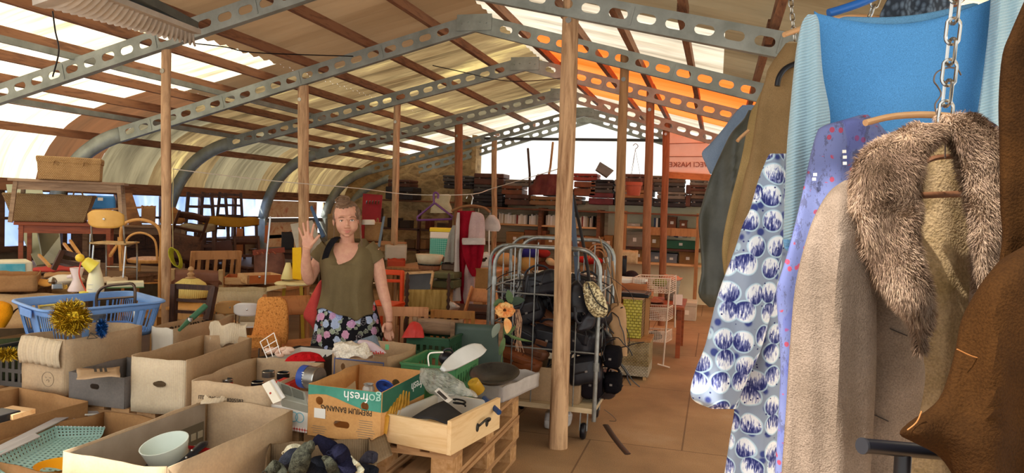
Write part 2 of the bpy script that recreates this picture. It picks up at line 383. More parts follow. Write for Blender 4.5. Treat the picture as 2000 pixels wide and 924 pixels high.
# perforated trusses
def truss(y,apex,left,right,label,curve=True):
    """galvanised perforated rafter pair; apex, left, right are (X,Z) of the lower edge"""
    T=thing('roof_truss',label,'truss',(apex[0],y,left[1] if not curve else 1.2)); h=.15
    for sgn,end in((-1,left),(1,right)):
        ax,az=apex; ex,ez=end; L=math.hypot(ex-ax,ez-az); dx,dz=(ex-ax)/L,(ez-az)/L
        nx,nz=(-dz*sgn,dx*sgn)   # towards the roof
        if nz<0: nx,nz=-nx,-nz
        hol=[]; x=.30
        while x<L-.12:
            hol.append(stad(x,h/2,.125,.062)); x+=.185
        poly=[(0,-.0),(L,0),(L,h),(0,h)]
        m=MB().plate(poly,hol,.006,Mx((ax,y,az),(dx,0,dz),(nx,0,nz)))
        for hh in(0,h):
            p=V((ax+nx*hh,y,az+nz*hh)); q=p+V((dx*L,0,dz*L)); m.bar(p+V((0,.025,0)),q+V((0,.025,0)),.055,.008,up=(nx,0,nz))
        x=.39
        k=0
        while x<L-.2:   # stiffening plates
            if k%5==3:
                p=V((ax+dx*x+nx*h/2,y-.006,az+dz*x+nz*h/2)); m.bar(p-V((nx,0,nz))*.06,p+V((nx,0,nz))*.06,.012,.006,up=(0,1,0))
            x+=.185; k+=1
        m.build('rafter',steel,T,world=True)
        if sgn<0 and curve:
            def P(t,hh):
                p0=V((ex,0,ez)); p1=V((ex-.75,0,ez-.18)); p2=V((-7.16,0,1.25))
                q=p0*(1-t)**2+p1*(2*t*(1-t))+p2*t*t; d=((p1-p0)*(1-t)+(p2-p1)*t).normalized(); n=V((-d.z,0,d.x)); n=n if n.z>0 or n.x<0 else -n
                return V((q.x+n.x*hh,y,q.z+n.z*hh))
            n=14; m=MB().grid(lambda u,v:P(u,v*h),n,1)
            for hh in(0,h): m.grid(lambda u,v:P(u,hh)+V((0,-.003+v*.055,0)),n,1)
            m.build('eave_bend',steel,T,world=True,smooth=True,solid=.006)
            m=MB(); b=P(1,h/2); m.bar(b,(b.x,y,.02),.05,h,up=(1,0,0)); m.build('wall_leg',steel,T,world=True)
    m=MB().box((apex[0],y-.008,apex[1]+.075),(.34,.01,.15)); 
    for ddx in(-.12,-.06,.06,.12): m.ball((apex[0]+ddx,y-.014,apex[1]+.09-abs(ddx)*.2),.008,6)
    m.build('apex_plate',steel,T,world=True)
def pxl(y,pa,pl,pr,el=-6.25,er=3.3):
    a=atY(*pa,y); l=atY(*pl,y); r=atY(*pr,y)
    ml=(a.z-l.z)/(a.x-l.x); mr=(a.z-r.z)/(a.x-r.x)
    return (a.x,a.z),(el,a.z+ml*(el-a.x)),(er,a.z+mr*(er-a.x))
a0=atY(302,99,YT[0]); b0=atY(597,0,YT[0]); c0=atY(1000,10,YT[0]); d0=atY(1500,107,YT[0])
ml=(b0.z-a0.z)/(b0.x-a0.x); mr=(d0.z-c0.z)/(d0.x-c0.x); xa=(c0.z-b0.z+ml*b0.x-mr*c0.x)/(ml-mr); za=b0.z+ml*(xa-b0.x)
truss(YT[0],(xa,za),(-6.25,za+ml*(-6.25-xa)),(3.3,za+mr*(3.3-xa)),'nearest perforated galvanised truss, its apex cut off at the top')
truss(YT[1],*pxl(YT[1],(926,60),(500,193),(1292,151)),'perforated galvanised truss with its whole apex in view at top centre')
truss(YT[2],*pxl(YT[2],(1025,137),(500,277),(1278,201)),'third perforated truss back, apex just left of the big foreground post')
truss(YT[3],*pxl(YT[3],(1097,193),(624,309),(1302,255)),'fourth perforated truss back, apex hidden behind the big foreground post')
truss(YT[4],*pxl(YT[4],(1141,227),(1000,265),(1292,268)),'dark perforated truss just in front of the white gable')
truss(YT[5],*pxl(YT[5],(1152,240),(990,288),(1300,285)),'rearmost perforated truss fixed against the white gable wall')
# steel runners between trusses
for X,lab in((-5.05,'upper'),(-6.2,'lower')):
    m=MB(); z=zl(X,.1); m.bar((X,1.3,z),(X,10.4,z),.035,.05,up=(0,0,1))
    tag(m.build('steel_runner',steel,world=True),'thin grey steel rail linking the trusses along the left roof slope, the %s one'%lab,'rail')
# gable wall, stone part, back boards
pol=thin('#ffffff','#f2f2ee',.9,.9,(1,1,.3),name='gable_sheet')
YB=13.42
m=MB().add([(-4.55,YB,1.2),(3.6,YB,1.2),(3.6,YB,zl(3.6,.25)),(XR,YB,zl(XR,.25)),(-4.55,YB,zl(-4.55,.25))],[(0,1,2,3,4)])
tag(m.build('wall_back',pol,solid=.01),kind='structure')
s=N('rubble_stone'); k=s.co((1,1,1.6)); v=s.vor(k,3.2); vd=s.vor(k,3.2,'DISTANCE_TO_EDGE')
cl=s.mix(.35,s.ramp(s.noise(k,5,6,.7),[(.35,'#6a5338'),(.6,'#b89a6c')]),s.ramp(v.outputs['Color'],[(0,'#4f3f2e'),(1,'#b39a70')]),'MIX'); cl=s.mix(s.ramp(s.math('ADD',vd.outputs[0],s.math('MULTIPLY',s.noise(k,8,4),.25)),[(.1,'#cccccc'),(.24,'#000000')]),cl,'#b79c6e'); s.col(cl); s.bump(vd.outputs[0],.8,.05); ST=s.fin(.95)
def stfn(u,v):
    X=-7.45+u*2.95; Z=v*(zl(max(X,-6.3),.2) if X<-4.5 else zl(-4.5,.2)); return V((X,13.3+.06*noise.noise(V((X*3,0,Z*3))),Z))
tag(MB().grid(stfn,40,34).build('wall_back',ST,smooth=True),kind='structure')
m=MB().bb(-4.5,-4.42,13.05,13.42,0,2.95); tag(m.jit(.02,6).build('wall_back',ST),kind='structure')
crm=wood('#e6d8b4','#cdbb90','x',1,name='cream_boards'); grb=wood('#d8c29c','#ab9470','x',1,name='weathered_boards')
tag(MB().bb(-4.4,-1.9,13.3,13.36,0,1.78).build('wall_back',grb),kind='structure')
tag(MB().bb(-1.9,3.5,13.3,13.36,0,1.78).build('wall_back',M('#f2e8c4','#e2d6ae',2,name='cream_wall')),kind='structure')
m=MB().bb(-4.4,1.5,13.28,13.33,2.88,2.93); tag(m.build('trim_1',M('#3c3a38',name='dark_rail')),kind='structure')
# right wall far part
tag(MB().bb(3.35,3.42,6.0,13.4,0,.7).build('wall_right',grb),kind='structure')
tag(MB().bb(3.37,3.38,6.0,13.4,.7,2.3).build('added_window',thin('#f2f4f6','#dfe4e8',.8,2,name='added_window_sheet')),kind='structure')  # unseen window band, added to let more light into the hall
# left wall: low boards, windows, rails
lw=wood('#5a4030','#3a281c','y',1,name='wall_rail_wood')
tag(MB().bb(-7.42,-7.36,1.2,13.4,0,.95).build('wall_left',M('#8a7a64','#5d4f3e',2,name='left_wall_board')),kind='structure')
win=thin('#dfe9fb','#a9bcdc',.8,2.5,(1,1,.5),name='milky_window',c3='#c2d0ec')
tag(MB().bb(-7.40,-7.39,1.2,10.5,.95,1.62).build('window_1',win),kind='structure')
m=MB()
for y in [1.3+i*.78 for i in range(12)]: m.bar((-7.34,y,.95),(-7.34,y,1.62),.06,.05,up=(1,0,0))
m.bb(-7.38,-7.31,1.2,13.3,.92,.98); m.bb(-7.37,-7.31,1.2,10.5,1.27,1.30)
tag(m.build('trim_2',lw),kind='structure')
m=MB().bb(-7.36,-7.26,1.2,13.3,1.44,1.70)
tag(MB().bb(-7.34,-7.28,1.2,13.3,1.58,1.70).build('trim_3',lw),kind='structure')
# painted decorative boards along the left wall, rear end
s=N('painted_scrolls'); k=s.co((1,1,1)); v=s.vor(k,3.6,'F1'); wv=s.math('SINE',s.math('MULTIPLY',v.outputs['Distance'],26))
cl=s.ramp(s.noise(k,3.3,3,.5,1.5),[(.3,'#c98a70'),(.45,'#e0c8a4'),(.6,'#d8b48c'),(.72,'#b8503c')]); cl=s.mix(s.ramp(wv,[(.7,'#000000'),(.95,'#999999')]),cl,'#efe0c0'); s.col(cl); PS=s.fin(.85)
for i,(y0,y1,z0,z1,wh) in enumerate(((10.6,12.3,1.28,1.57,'upper board left of the woman'),(10.6,12.35,.62,1.2,'lower board'),(12.55,13.25,1.28,1.57,'short one beside the stone wall'))):
    tag(MB().bb(-7.34,-7.31,y0,y1,z0,z1).build('painted_board',PS,world=True,bevel=.004),'board painted with faded red scrolls, %s'%wh,'painted panel')
tag(MB().bb(-7.3,-7.26,10.5,13.2,1.2,1.27).build('trim_4',M('#6a6660',name='grey_rail')),kind='structure')
# ---------------- posts ----------------
pw=wood('#cba67e','#7c5638','z',1.0,.75,.9,knots=2.2,name='peeled_log'); pw2=wood('#966444','#6d4228','z',1.0,.75,.5,knots=2.2,name='darker_log')
def post(top,base,r,label,mat=pw,r2=None,flute=0,seed=1):
    top=V(top);base=V(base); n=18; m=26
    def fn(u,v):
        p=base.lerp(top,v); a=2*PI*u; rr=(r2 or r)*(1-v)+r*v
        rr*=1+.10*noise.noise(V((cos(a)*1.3+seed,sin(a)*1.3,v*5)))+flute*noise.noise(V((cos(a)*3,sin(a)*3,v*1.5+seed)))
        q=p+V((cos(a)*rr,sin(a)*rr,0)); q+=V((.012*noise.noise(V((v*3,seed,0))),.012*noise.noise(V((v*3,seed,9))),0)); return q
    mb=MB().grid(fn,n,m,True); mb.add([fn(i/n,1) for i in range(n)],[tuple(range(n))])
    return mb,label
def addpost(*a,plate=False,**k):
    mb,label=post(*a,**k); mat=k.get('mat',a[4] if len(a)>4 else pw)
    top=V(a[0]); T=thing('wooden_post',label,'post',a[1]); mb.build('log',mat,T,world=True,smooth=True)
    b=MB(); b.lathe([(.001,0),(.02,0),(.02,.006),(.001,.006)],10,R=Matrix.Rotation(PI/2,3,'X'),c=top+V((.0,-a[2]*1.02,-.22))); b.build('washer',chrome,T,world=True)
    return T
B1=atZ(1086,878,0); t1=atY(1116,-22,4.78)
addpost((t1.x,4.78,t1.z),(B1.x,4.76,0),.05,'thick cracked wooden post standing alone in the right foreground beside the wheeled cage',pw,r2=.068,flute=.18,seed=3)
def lp(px,py,Y,r,bx,label,mat=pw,**k):
    t=atY(px,py,Y); b=atY(bx,600,Y); b.z=0; addpost(t,b,r,label,mat,**k)
lp(325,85,YT[0]+.06,.036,327,'straight peeled post nearest the left, wound with yellow-green cord',seed=5)
lp(592,153,YT[1]+.07,.052,597,'thick pale post rising behind the raised hand of the woman',seed=8,flute=.1)
lp(776,204,YT[2]+.06,.042,768,'pale knotty post between the woman and the orange chair',seed=11)
lp(896,238,YT[3]+.06,.062,895,'dark brown post behind the hanging red and white dress',mat=pw2,seed=13)
lp(966,266,YT[4]+.05,.048,963,'slim post just right of the red dress, in front of the suitcases',seed=17)
lp(1221,108,YT[1]+.07,.042,1204,'second post of the right row, next to the leopard print bag',mat=wood('#a67c54','#7a5638','z',1,.75,.5,knots=2.2),seed=21)
lp(1271,177,YT[2]+.06,.046,1262,'third post of the right row, reddish in front of the shelves',mat=pw2,seed=25)
lp(1302,232,YT[3]+.06,.05,1293,'fourth post of the right row, carrying the pink sign',mat=pw2,seed=29)
# ================= pallets and boxes in front =================
palw=wood('#b58c60','#8a6340','y',1.2,.8,name='pallet_wood'); palx=wood('#b58c60','#8a6340','x',1.2,.8,name='pallet_wood_x'); blk=M('#c49a6c','#a37848',30,rough=.9,bump=.5,bs=120,name='chip_block')
def pallet(x0,y0,z0,label):
    T=thing('pallet',label,'pallet',(x0,y0,z0),0,'wooden pallets under the boxes')
    for i in range(3):
        MB().bb(.0,.8,i*.525,i*.525+.14,.10,.122).build('stringer_board',palx,T)
        for j in range(3): MB().bb(j*.345,j*.345+.11,i*.5275,i*.5275+.14,.022,.10).build('block',blk,T)
        MB().bb(i*.345,i*.345+.11,0,1.2,0.001,.022).build('bottom_board',palw,T)
    for i in range(5): MB().bb(i*.17,i*.17+.12,0,1.2,.122,.144).jit(.002,5,i).build('deck_board',palw,T)
    return T
pn=['under the pine drawer','under the printed banana carton','under the tall narrow carton','under the left carton with the faint round face']
P0=None
for c in range(4):
    for l in range(3):
        lab=['bottom','middle','top'][l]+' pallet of the stack '+pn[c]
        loc=(-1.95-.84*c+random.uniform(-.01,.01),3.21+random.uniform(-.015,.015),.145*l)
        if P0 is None: P0=pallet(*loc,lab)
        else: dup(P0,loc,label=lab)
PT=.434
cB=card(); cK=card('#c2ab8b','#b0987a'); cP=card('#d2c3a8','#c0b094',1,'pale_ribbed_cardboard'); cD=card('#a47e55','#8f6a44',0,'brown_cardboard'); cN=card('#d6a469','#c08d54',0,'orange_cardboard'); cRib=card('#c8ad7c','#b0935f',1,'ribbed_cardboard')
def hz(px,yb,z0,yt):
    p=atZ(px,yb,z0); d=depth(p)
    # height of the point straight above p that projects to row yt
    lo,hi=z0,z0+3
    for _ in range(40):
        mid=(lo+hi)/2; q=V((p.x,p.y,mid)); dd=(q-O); y=462-FPX*dd.dot(UP)/dd.dot(fwd)
        if y>yt: lo=mid
        else: hi=mid
    return lo
def wallgrid(p0,p1,h,out,bul,seed,wob=.006,lean=0):
    def fn(u,v):
        p=p0.lerp(p1,u); b=bul*sin(PI*u)*(.3+.7*v)+lean*v
        z=h*v+(wob*noise.noise(V((u*4+seed,0,0)))*2 if v==1 else 0)
        q=p+out*b+V((0,0,z)); return q+noise.noise_vector(V((u*3,v*3,seed)))*.004
    return fn
def carton(name,label,cat,FL,FR,z0,H,L,mat,bul=(.01,.01,.01,.01),flaps=(),inner=None,holes=(),group=None,lean=0,th=.006,seed=None,wmat=None,rot0=None):
    """open topped box; FL, FR world points of the front bottom corners"""
    FL=V(FL);FR=V(FR); W=(FR-FL).length; rz=math.atan2(FR.y-FL.y,FR.x-FL.x) if rot0 is None else rot0
    T=thing(name,label,cat,(FL.x,FL.y,z0),rz,group); sd=seed if seed is not None else random.random()*50
    c=[V((0,0,0)),V((W,0,0)),V((W,L,0)),V((0,L,0))]; out=[V((0,-1,0)),V((1,0,0)),V((0,1,0)),V((-1,0,0))]
    nm=['front_panel','side_panel','back_panel','side_panel']
    for i in range(4):
        a,b=c[i],c[(i+1)%4]; w_=(b-a).length
        hl=[h for h in holes if h[0]==i]
        if hl:
            d=(b-a).normalized(); M4=Mx(a,d,(0,0,1))
            MB().plate([(0,0),(w_,0),(w_,H),(0,H)],[h[1] for h in hl],th,M4).build(nm[i],wmat or mat,T)
        else: MB().grid(wallgrid(a,b,H,out[i],bul[i],sd+i,lean=lean),10,5).build(nm[i],(wmat if i==0 and wmat else mat),T,smooth=True,solid=th)
    MB().bb(.003,W-.003,.003,L-.003,0.0,.006).build('base',mat,T)
    for side,ln,ang,u0,u1 in flaps:
        a,b=c[side],c[(side+1)%4]; o=out[side]; o=o*sin(ang)+V((0,0,cos(ang)))
        p,q=a.lerp(b,u0)+V((0,0,H)),a.lerp(b,u1)+V((0,0,H))
        if bul[side]: p+=out[side]*bul[side]*sin(PI*u0); q+=out[side]*bul[side]*sin(PI*u1)
        k=random.random()*9
        MB().grid(lambda u,v:p.lerp(q,u*(1-.04*v)+.02*v)+o*(ln*v)+noise.noise_vector(V((u*3,v*3,k)))*.008*v,8,4).build('flap',mat,T,smooth=True,solid=th)
    return T,W,L,H
def pbox(name,label,cat,fl,fr,z0,yt,br,mat,zt=None,**k):
    A=atZ(*fl,z0);B=atZ(*fr,z0); H=(hz(fr[0],fr[1],z0,yt)-z0) if zt is None else zt-z0
    L=br if isinstance(br,float) else atZ(*br,z0+H).y-B.y
    return carton(name,label,cat,A,B,z0,H,L,mat,**k)
cart='cardboard box'
# 1 left carton with the drawn round face
T1,W,L,H=pbox('cardboard_box','worn tan carton with a faint round face stamp and a folded down front flap, left',cart,(43,763),(127,774),PT,664,(292,637),cK,bul=(.005,.03,.02,.0),flaps=[(3,.13,2.6,.0,.25)])
def fl1(u,v): return V((W*(.02+.93*u)+.0,-.012-.018*sin(PI*v)-.01*v+.006*sin(u*40),H-.0-v*.155+.006*sin(u*5)))
MB().grid(fl1,30,6).build('folded_flap',cP,T1,smooth=True,solid=.005)
ink=M('#8c7c66',rough=.9,bump=0,name='faded_ink'); inkd=M('#3b342c',rough=.9,bump=0,name='dark_ink')
b=MB()
def ring(b,cx,cz,r,t,y=-.006,n=28,a0=0,a1=2*PI,rz=None):
    pts=[(cx+r*cos(a0+(a1-a0)*i/n),y,cz+(rz or r)*sin(a0+(a1-a0)*i/n)) for i in range(n+(0 if a1-a0>6 else 1))]
    b.tube(pts,t,5,closed=a1-a0>6)
ring(b,W*.62,H*.27,.042,.0012); ring(b,W*.62,H*.24,.008,.0012,a0=-1.2,a1=PI); b.box((W*.62-.015,-.005,H*.30),(.012,.002,.003)); b.box((W*.62+.015,-.005,H*.30),(.012,.002,.003)); b.build('round_face_stamp',ink,T1)
T,W,L,H=pbox('cardboard_box','low dark grey carton with an oval hand hole, beside the narrow tan carton',cart,(135,786),(243,799),PT,738,.42,card('#76706c','#64605c',0,'grey_card'),holes=[(0,stad(.17,.105,.06,.03))])
T3,W,L,H=pbox('cardboard_box','tall narrow beige carton with creased front and torn hand hole',cart,(256,803),(362,812),PT,704,(510,662),cB,wmat=cP,bul=(.012,.0,.03,.0),flaps=[(0,.0,0,0,1)][:0])
m=MB().plate(circ(W*.55,H*.55,.036,14,.017),[],.004,Mx((0,-.016,0),(1,0,0),(0,0,1))); m.jit(.004,60).build('torn_hole_shade',M('#4a3820',name='hole_shadow'),T3)  # dark plate on the panel stands in for the shade inside the hole
# crumpled standing flap at the back of that box
MB().grid(lambda u,v:V((W*.1+u*.24,L+.01+.02*sin(u*9),H*.82+v*.13+.012*sin(u*13)))+noise.noise_vector(V((u*4,v*4,1)))*.012,12,5).build('torn_flap',cP,T3,smooth=True,solid=.005)
T4,W,L,H=pbox('cardboard_box','shallow tan carton printed with an item number, filled with kitchen tins',cart,(374,822),(522,838),PT,756,(608,706),cK,bul=(0,.01,.02,.01))
text('ITEM NO:CH08205583',T4,(.17,-.007,H-.085),(PI/2,0,0),.028,inkd,sx=.95); text('QTY',T4,(.05,-.006,H-.125),(PI/2,0,0),.022,inkd)
box4=(T4,W,L,H)
# banana carton
A=atZ(601,849,PT);B=atZ(743,869,PT); W=(B-A).length; H=hz(743,869,PT,767)-PT; L=atZ(824,724,PT+H).y-B.y
hl=[(0,circ(W*.155,H*.70,.021)),(0,circ(W*.78,H*.70,.021)),(0,stad(W*.47,H*.29,.088,.034)),(2,circ(W*.42,H*.66,.024))]
T6,W,L,H=carton('banana_box','orange tan banana carton standing upside down with a green wave band, front row',cart,A,B,PT,H,L,cN,holes=hl,bul=(0,0,0,0))
grn=M('#4f9a84','#3f8672',8,rough=.7,bump=.1,name='printed_green'); grd=M('#2f6a52','#28604a',8,rough=.7,bump=.1,name='printed_dark_green')
wave=[(0,H),(0,H*.80),(W*.12,H*.83),(W*.25,H*.84),(W*.4,H*.79),(W*.55,H*.72),(W*.7,H*.66),(W*.85,H*.63),(W,H*.62),(W,H)]
MB().plate(wave,[circ(W*.78,H*.70,.022)],.002,Mx((0,-.004,0),(1,0,0),(0,0,1))).build('green_band',grn,T6)
sw=[(0,H),(0,H*.62),(.02,H*.60),(L*.35,H*.56),(L*.7,H*.52),(L,H*.50),(L,H)]
MB().plate(sw,[],.002,Mx((W+.004,0,0),(0,1,0),(0,0,1))).build('green_band',grd,T6)
wh=M('#f1f1ea',rough=.8,bump=0,name='white_print')
text('fresh',T6,(W*.66,-.0065,H*.875),(PI/2,PI,0),.068,wh); text('go',T6,(W*.915,-.0065,H*.875),(PI/2,PI,0),.07,M('#a8d0be',bump=0,name='pale_green_print'))
text('PREMIUM BANANAS',T6,(W*.53,-.0045,H*.585),(PI/2,PI,0),.040,inkd,sx=.78)
text('fresh',T6,(W+.0065,L*.78,H*.80),(PI/2,PI,PI/2),.07,wh)
# yellow banana hand print on the right side
m=MB()
for i in range(7):
    a=-.5+i*.17; m.tube([(W+.007,.03+.02*i,H*.18),(W+.009,.05+.035*i+.02*sin(a),H*(.5+.05*(3-abs(i-3)))),(W+.007,.09+.035*i,H*(.70+.045*(3-abs(i-4))))],[.011,.015,.005],6,flat=.3)
m.build('banana_print',M('#d09a38','#a87a24',20,name='banana_print_yellow'),T6)
m=MB().box((W*.17,-.006,H*.46),(.062,.002,.048)); m.build('white_label',paper,T6)
for (cx,cz,n,wd) in ((.80,.42,5,.09),(.80,.2,6,.10),(.16,.2,4,.09),(.18,.42,2,.07)):
    m=MB()
    for i in range(n): m.box((W*cx,-.0045,H*cz-i*.011),(wd*random.uniform(.7,1),.001,.0022))
    m.build('small_print',ink,T6)
BX6=(T6,W,L,H)
# pine drawer with bail handle
A=atZ(747,862,PT);B=atZ(874,889,PT); W=(B-A).length; rz=math.atan2(B.y-A.y,B.x-A.x); H=hz(874,889,PT,832)-PT; L=.50
T7=thing('pine_drawer','pine drawer with a curled iron handle used as a box, at the right front corner','drawer',(A.x,A.y,PT),rz)
fd=wood('#e3c493','#cfa770','x',1.2,.6,.15,knots=1.2,name='fresh_pine'); fy=wood('#e3c493','#cfa770','y',1.2,.6,.15,name='fresh_pine_y')
MB().bb(0,W,0,.018,0,H).build('front_board',fd,T7,bevel=.002); MB().bb(0,W,L-.02,L,0,H).build('back_board',M('#d8d4c8',name='white_laminate'),T7)
MB().bb(0,.016,.02,L-.02,0,H-.01).build('side_board',M('#d8d4c8',name='white_laminate'),T7); m=MB().bb(W-.004,W+.018,-.005,L,0,H+.025); m.build('face_board',fy,T7,bevel=.002)
MB().bb(0.01,W-.01,.01,L-.01,.004,.012).build('base',fy,T7)
iron=M('#4c4a44','#2c2a26',40,rough=.5,metal=.7,name='old_iron')
m=MB().tube(sp([(W+.02,L*.50,H*.52),(W+.035,L*.50,H*.62),(W+.045,L*.54,H*.72),(W+.045,L*.60,H*.75),(W+.045,L*.66,H*.72),(W+.035,L*.70,H*.62),(W+.02,L*.70,H*.52)],18),.006,8)
m.ball((W+.02,L*.50,H*.50),(.006,.014,.022)); m.ball((W+.02,L*.70,H*.50),(.006,.014,.022)); m.build('bail_handle',iron,T7,smooth=True)
BX7=(T7,W,L,H)
# thin printed carton and red box in front of the tins
A=atZ(520,836,PT);B=atZ(603,850,PT); W=(B-A).length
Tw=thing('flat_carton','flat white printed carton with blue rings and a red check edge, under the grey stereo','cardboard box',(A.x-.05,A.y+.02,PT),math.atan2(B.y-A.y,B.x-A.x))
MB().bb(0,W+.07,0,.3,0,.12).build('carton_body',M('#e6e2d8','#d8d2c4',8,name='white_card'),Tw,bevel=.003)
b=MB(); ring(b,W*.80,.075,.024,.002,y=-.002); ring(b,W*.94,.075,.024,.002,y=-.002); b.build('blue_rings',M('#6fb4c4',name='printed_blue'),Tw); text('ino',Tw,(W*.5,-.003,.075),(PI/2,0,0),.05,ink)
s=N('red_check'); ck=s.n('ShaderNodeTexChecker'); s.l(s.co((1,0,1),rot=(0,PI/4,0)),ck.inputs[0]); ck.inputs['Scale'].default_value=90; ck.inputs[1].default_value=lin('#d0584a'); ck.inputs[2].default_value=lin('#efe6dc'); s.col(ck.outputs[0])
MB().bb(.02,W+.06,-.003,0,.004,.026).build('check_strip',s.fin(),Tw)
A=atZ(500,838,PT); T=thing('red_box','small bright red box standing left of the white printed carton','box',(A.x-.02,A.y+.16,PT),.08); MB().bb(0,.1,0,.12,0,.20).build('body',M('#c8382c','#b02c24',6,name='red_card'),T,bevel=.003); ring(b:=MB(),.05,.12,.03,.0015,y=-.002); b.build('embossed_line',M('#8f241c',bump=0),T)
# nearest boxes (standing on a single pallet lower down)
NZ=.144
for i,(x,y) in enumerate(((-2.78,1.98),(-1.94,1.96),(-3.62,1.99))):
    dup(P0,(x,y,0),label='single low pallet on the floor '+['under the carton with the mint bowl','under the box of socks','under the carton with the yellow bowl'][i])
def tbox(label,fl,fr,br,zt,H,mat,L=None,**k):
    A=atZ(*fl,zt);B=atZ(*fr,zt); L=L or (atZ(*br,zt)-B).length; A.z=B.z=zt-H
    return carton('cardboard_box',label,cart,A,B,zt-H,H,L,mat,**k)
TA,W,L,H=tbox('large open tan carton nearest the camera holding a pale mint bowl',(124,882),(326,914),(562,800),.56,.415,cK,bul=(.012,.02,.01,.0),flaps=[(2,.001,0,0,1)][:0])
BXA=(TA,W,L,H)
MB().grid(lambda u,v:V((.012,.02+u*(L-.05),H*.05+v*H*.93)),2,2).build('lining',M('#a79a88','#978a78',5,name='printed_grey_lining'),TA)
MB().add([(.016,.04,.01),(.016,L*.62,.01),(.016,L*.62,H*.62),(.016,.04,H*.2)],[(0,1,2,3)]).build('dark_print',M('#2c2d38','#3c3e4c',6,name='dark_print'),TA,solid=.001)
m_ic=[]
MB().bb(.014,.016,L*.72,L*.95,H*.25,H*.76).build('icon_panel',M('#6a6250',name='icon_panel'),TA); [MB().box((.018,L*.80+i*.05,H*(.62-j*.15)),(.003,.034,.034)).build('icon_tile',M('#b0a890',name='icon_tile'),TA) for i in range(3) for j in range(3)]
MB().grid(lambda u,v:V((W*(.02+u*.25),L-.03-v*.09*sin(u*PI),H+.012+.02*sin(v*3)))+noise.noise_vector(V((u*5,v*5,2)))*.012,8,6).build('torn_flap',cP,TA,smooth=True,solid=.005)
B_,Wb,Lb,Hb=tbox('long brown carton with a mint sieve basket and grey tray sticking out',(-75,885),(116,925),(268,823),.41,.266,cD,bul=(.01,.0,.01,.02))
BXB=(B_,Wb,Lb,Hb)
A=atZ(-160,800,.47);B=atZ(-22,834,.47)
C_,Wc,Lc,Hc=carton('cardboard_box','brown carton with a round hand hole cut off by the left picture edge',cart,(A.x,A.y,.1),(B.x,B.y,.1),NZ,.33,.50,cD,holes=[(1,circ(.20,.17,.032,14,.026))])
S_,Ws,Ls,Hs=tbox('battered carton overflowing with grey and navy socks at the bottom centre',(520,925),(735,912),(768,886),.455,.31,card('#8a755a','#6f5c44',1,'dim_ribbed_card'),L=.38,bul=(.01,.01,.01,.01),flaps=[(1,.08,1.1,.1,.9)])
BXS=(S_,Ws,Ls,Hs)
# ---- second row on the pallets
def ybox(label,tfl,tfr,Y,z0,mat,L,name='cardboard_box',**k):
    a=atY(*tfl,Y); b=atY(*tfr,Y); zt=(a.z+b.z)/2; dx=b.x-a.x
    return carton(name,label,cart,(a.x,Y,z0),(b.x,Y,z0),z0,zt-z0,L,mat,**k)
T8,W8,L8,H8=ybox('tan fruit carton with a blue frame line, stuffed with white fleece and a pink dish',(650,690),(755,695),3.80,PT,cB,.42,bul=(.01,.04,.03,.0),holes=[(0,circ(.07,.20,.014,12,.022)),(0,circ(.27,.195,.012))])
b=MB(); b.tube([(.015,-.005,.05),(.015,-.005,H8-.035),(W8-.015,-.005,H8-.035),(W8-.015,-.005,.05)],.005,4,flat=.4); b.build('blue_frame_line',M('#5d6a96',name='printed_blue_line'),T8)
b=MB(); ring(b,W8*.48,H8-.17,.075,.0012,rz=.085); b.build('oval_line',ink,T8); text('URITA',T8,(W8*.50,-.005,H8-.14),(PI/2,PI,0),.05,ink,sx=.8)
T10,W10,L10,H10=ybox('dark rimmed white inside carton holding a red cloth and ornaments',(500,700),(598,712),3.9,PT,M('#3a332e',name='dark_card'),.5,bul=(.0,.0,.0,.0))
MB().grid(lambda u,v:V((.01+u*(W10-.02),L10-.012,.02+v*(H10-.03))),1,1).build('lining',paper,T10); MB().grid(lambda u,v:V((.012,.01+u*(L10-.02),.02+v*(H10-.03))),1,1).build('lining',paper,T10)
A=atZ(908,774,PT);B=atZ(980,787,PT)
T11,W11,L11,H11=carton('cardboard_box','low greyish white box holding an old pan, at the right pallet edge',cart,A,B,PT,hz(980,787,PT,757)-PT,.50,M('#b9b2ac','#a39b95',6,name='grey_white_card'),bul=(0,0,0,0))
# green plastic crates
def crate(name,label,p,W,L,H,mat,rz=0,slots=True,nx=14,ny=20):
    T=thing(name,label,'crate',p,rz)
    def wall(w,M4):
        hol=[]; n=max(3,int(w/.045)); rows=2 if H>.16 else 1
        for r_ in range(rows):
            z0=.03+r_*(H-.05)/rows; hh=(H-.06)/rows-.018
            for i in range(n): x=.02+(w-.04)*(i+.5)/n; hol.append([(x-.012,z0),(x+.012,z0),(x+.012,z0+hh),(x-.012,z0+hh)])
        return MB().plate([(0,0),(w,0),(w,H),(0,H)],hol if slots else [],.006,M4)
    wall(W,Mx((0,0,0),(1,0,0),(0,0,1))).build('front_panel',mat,T); wall(W,Mx((0,L,0),(1,0,0),(0,0,1))).build('back_panel',mat,T)
    wall(L,Mx((0,0,0),(0,1,0),(0,0,1))).build('side_panel',mat,T); wall(L,Mx((W,0,0),(0,1,0),(0,0,1))).build('side_panel',mat,T)
    m=MB(); c=[(0,0,H),(W,0,H),(W,L,H),(0,L,H)]
    for i in range(4): m.bar(V(c[i]),V(c[(i+1)%4]),.022,.012,up=(0,0,1))
    m.build('rim',mat,T); MB().bb(0,W,0,L,0,.008).build('base',mat,T); return T
gc=M('#4f8a58','#3f7548',6,rough=.5,bump=.05,name='green_plastic'); gd=M('#2c5036','#23442c',6,rough=.5,bump=.05,name='dark_green_plastic')
a=atY(772,713,3.80); b=atY(892,722,3.80)
G9=crate('plastic_crate','green slotted plastic crate with a white ironing rest, behind the banana carton',(a.x+.02,3.84,PT),b.x-a.x-.04,.40,(a.z+b.z)/2-PT,gc); G9s=(a.x,b.x-a.x,(a.z+b.z)/2-PT)
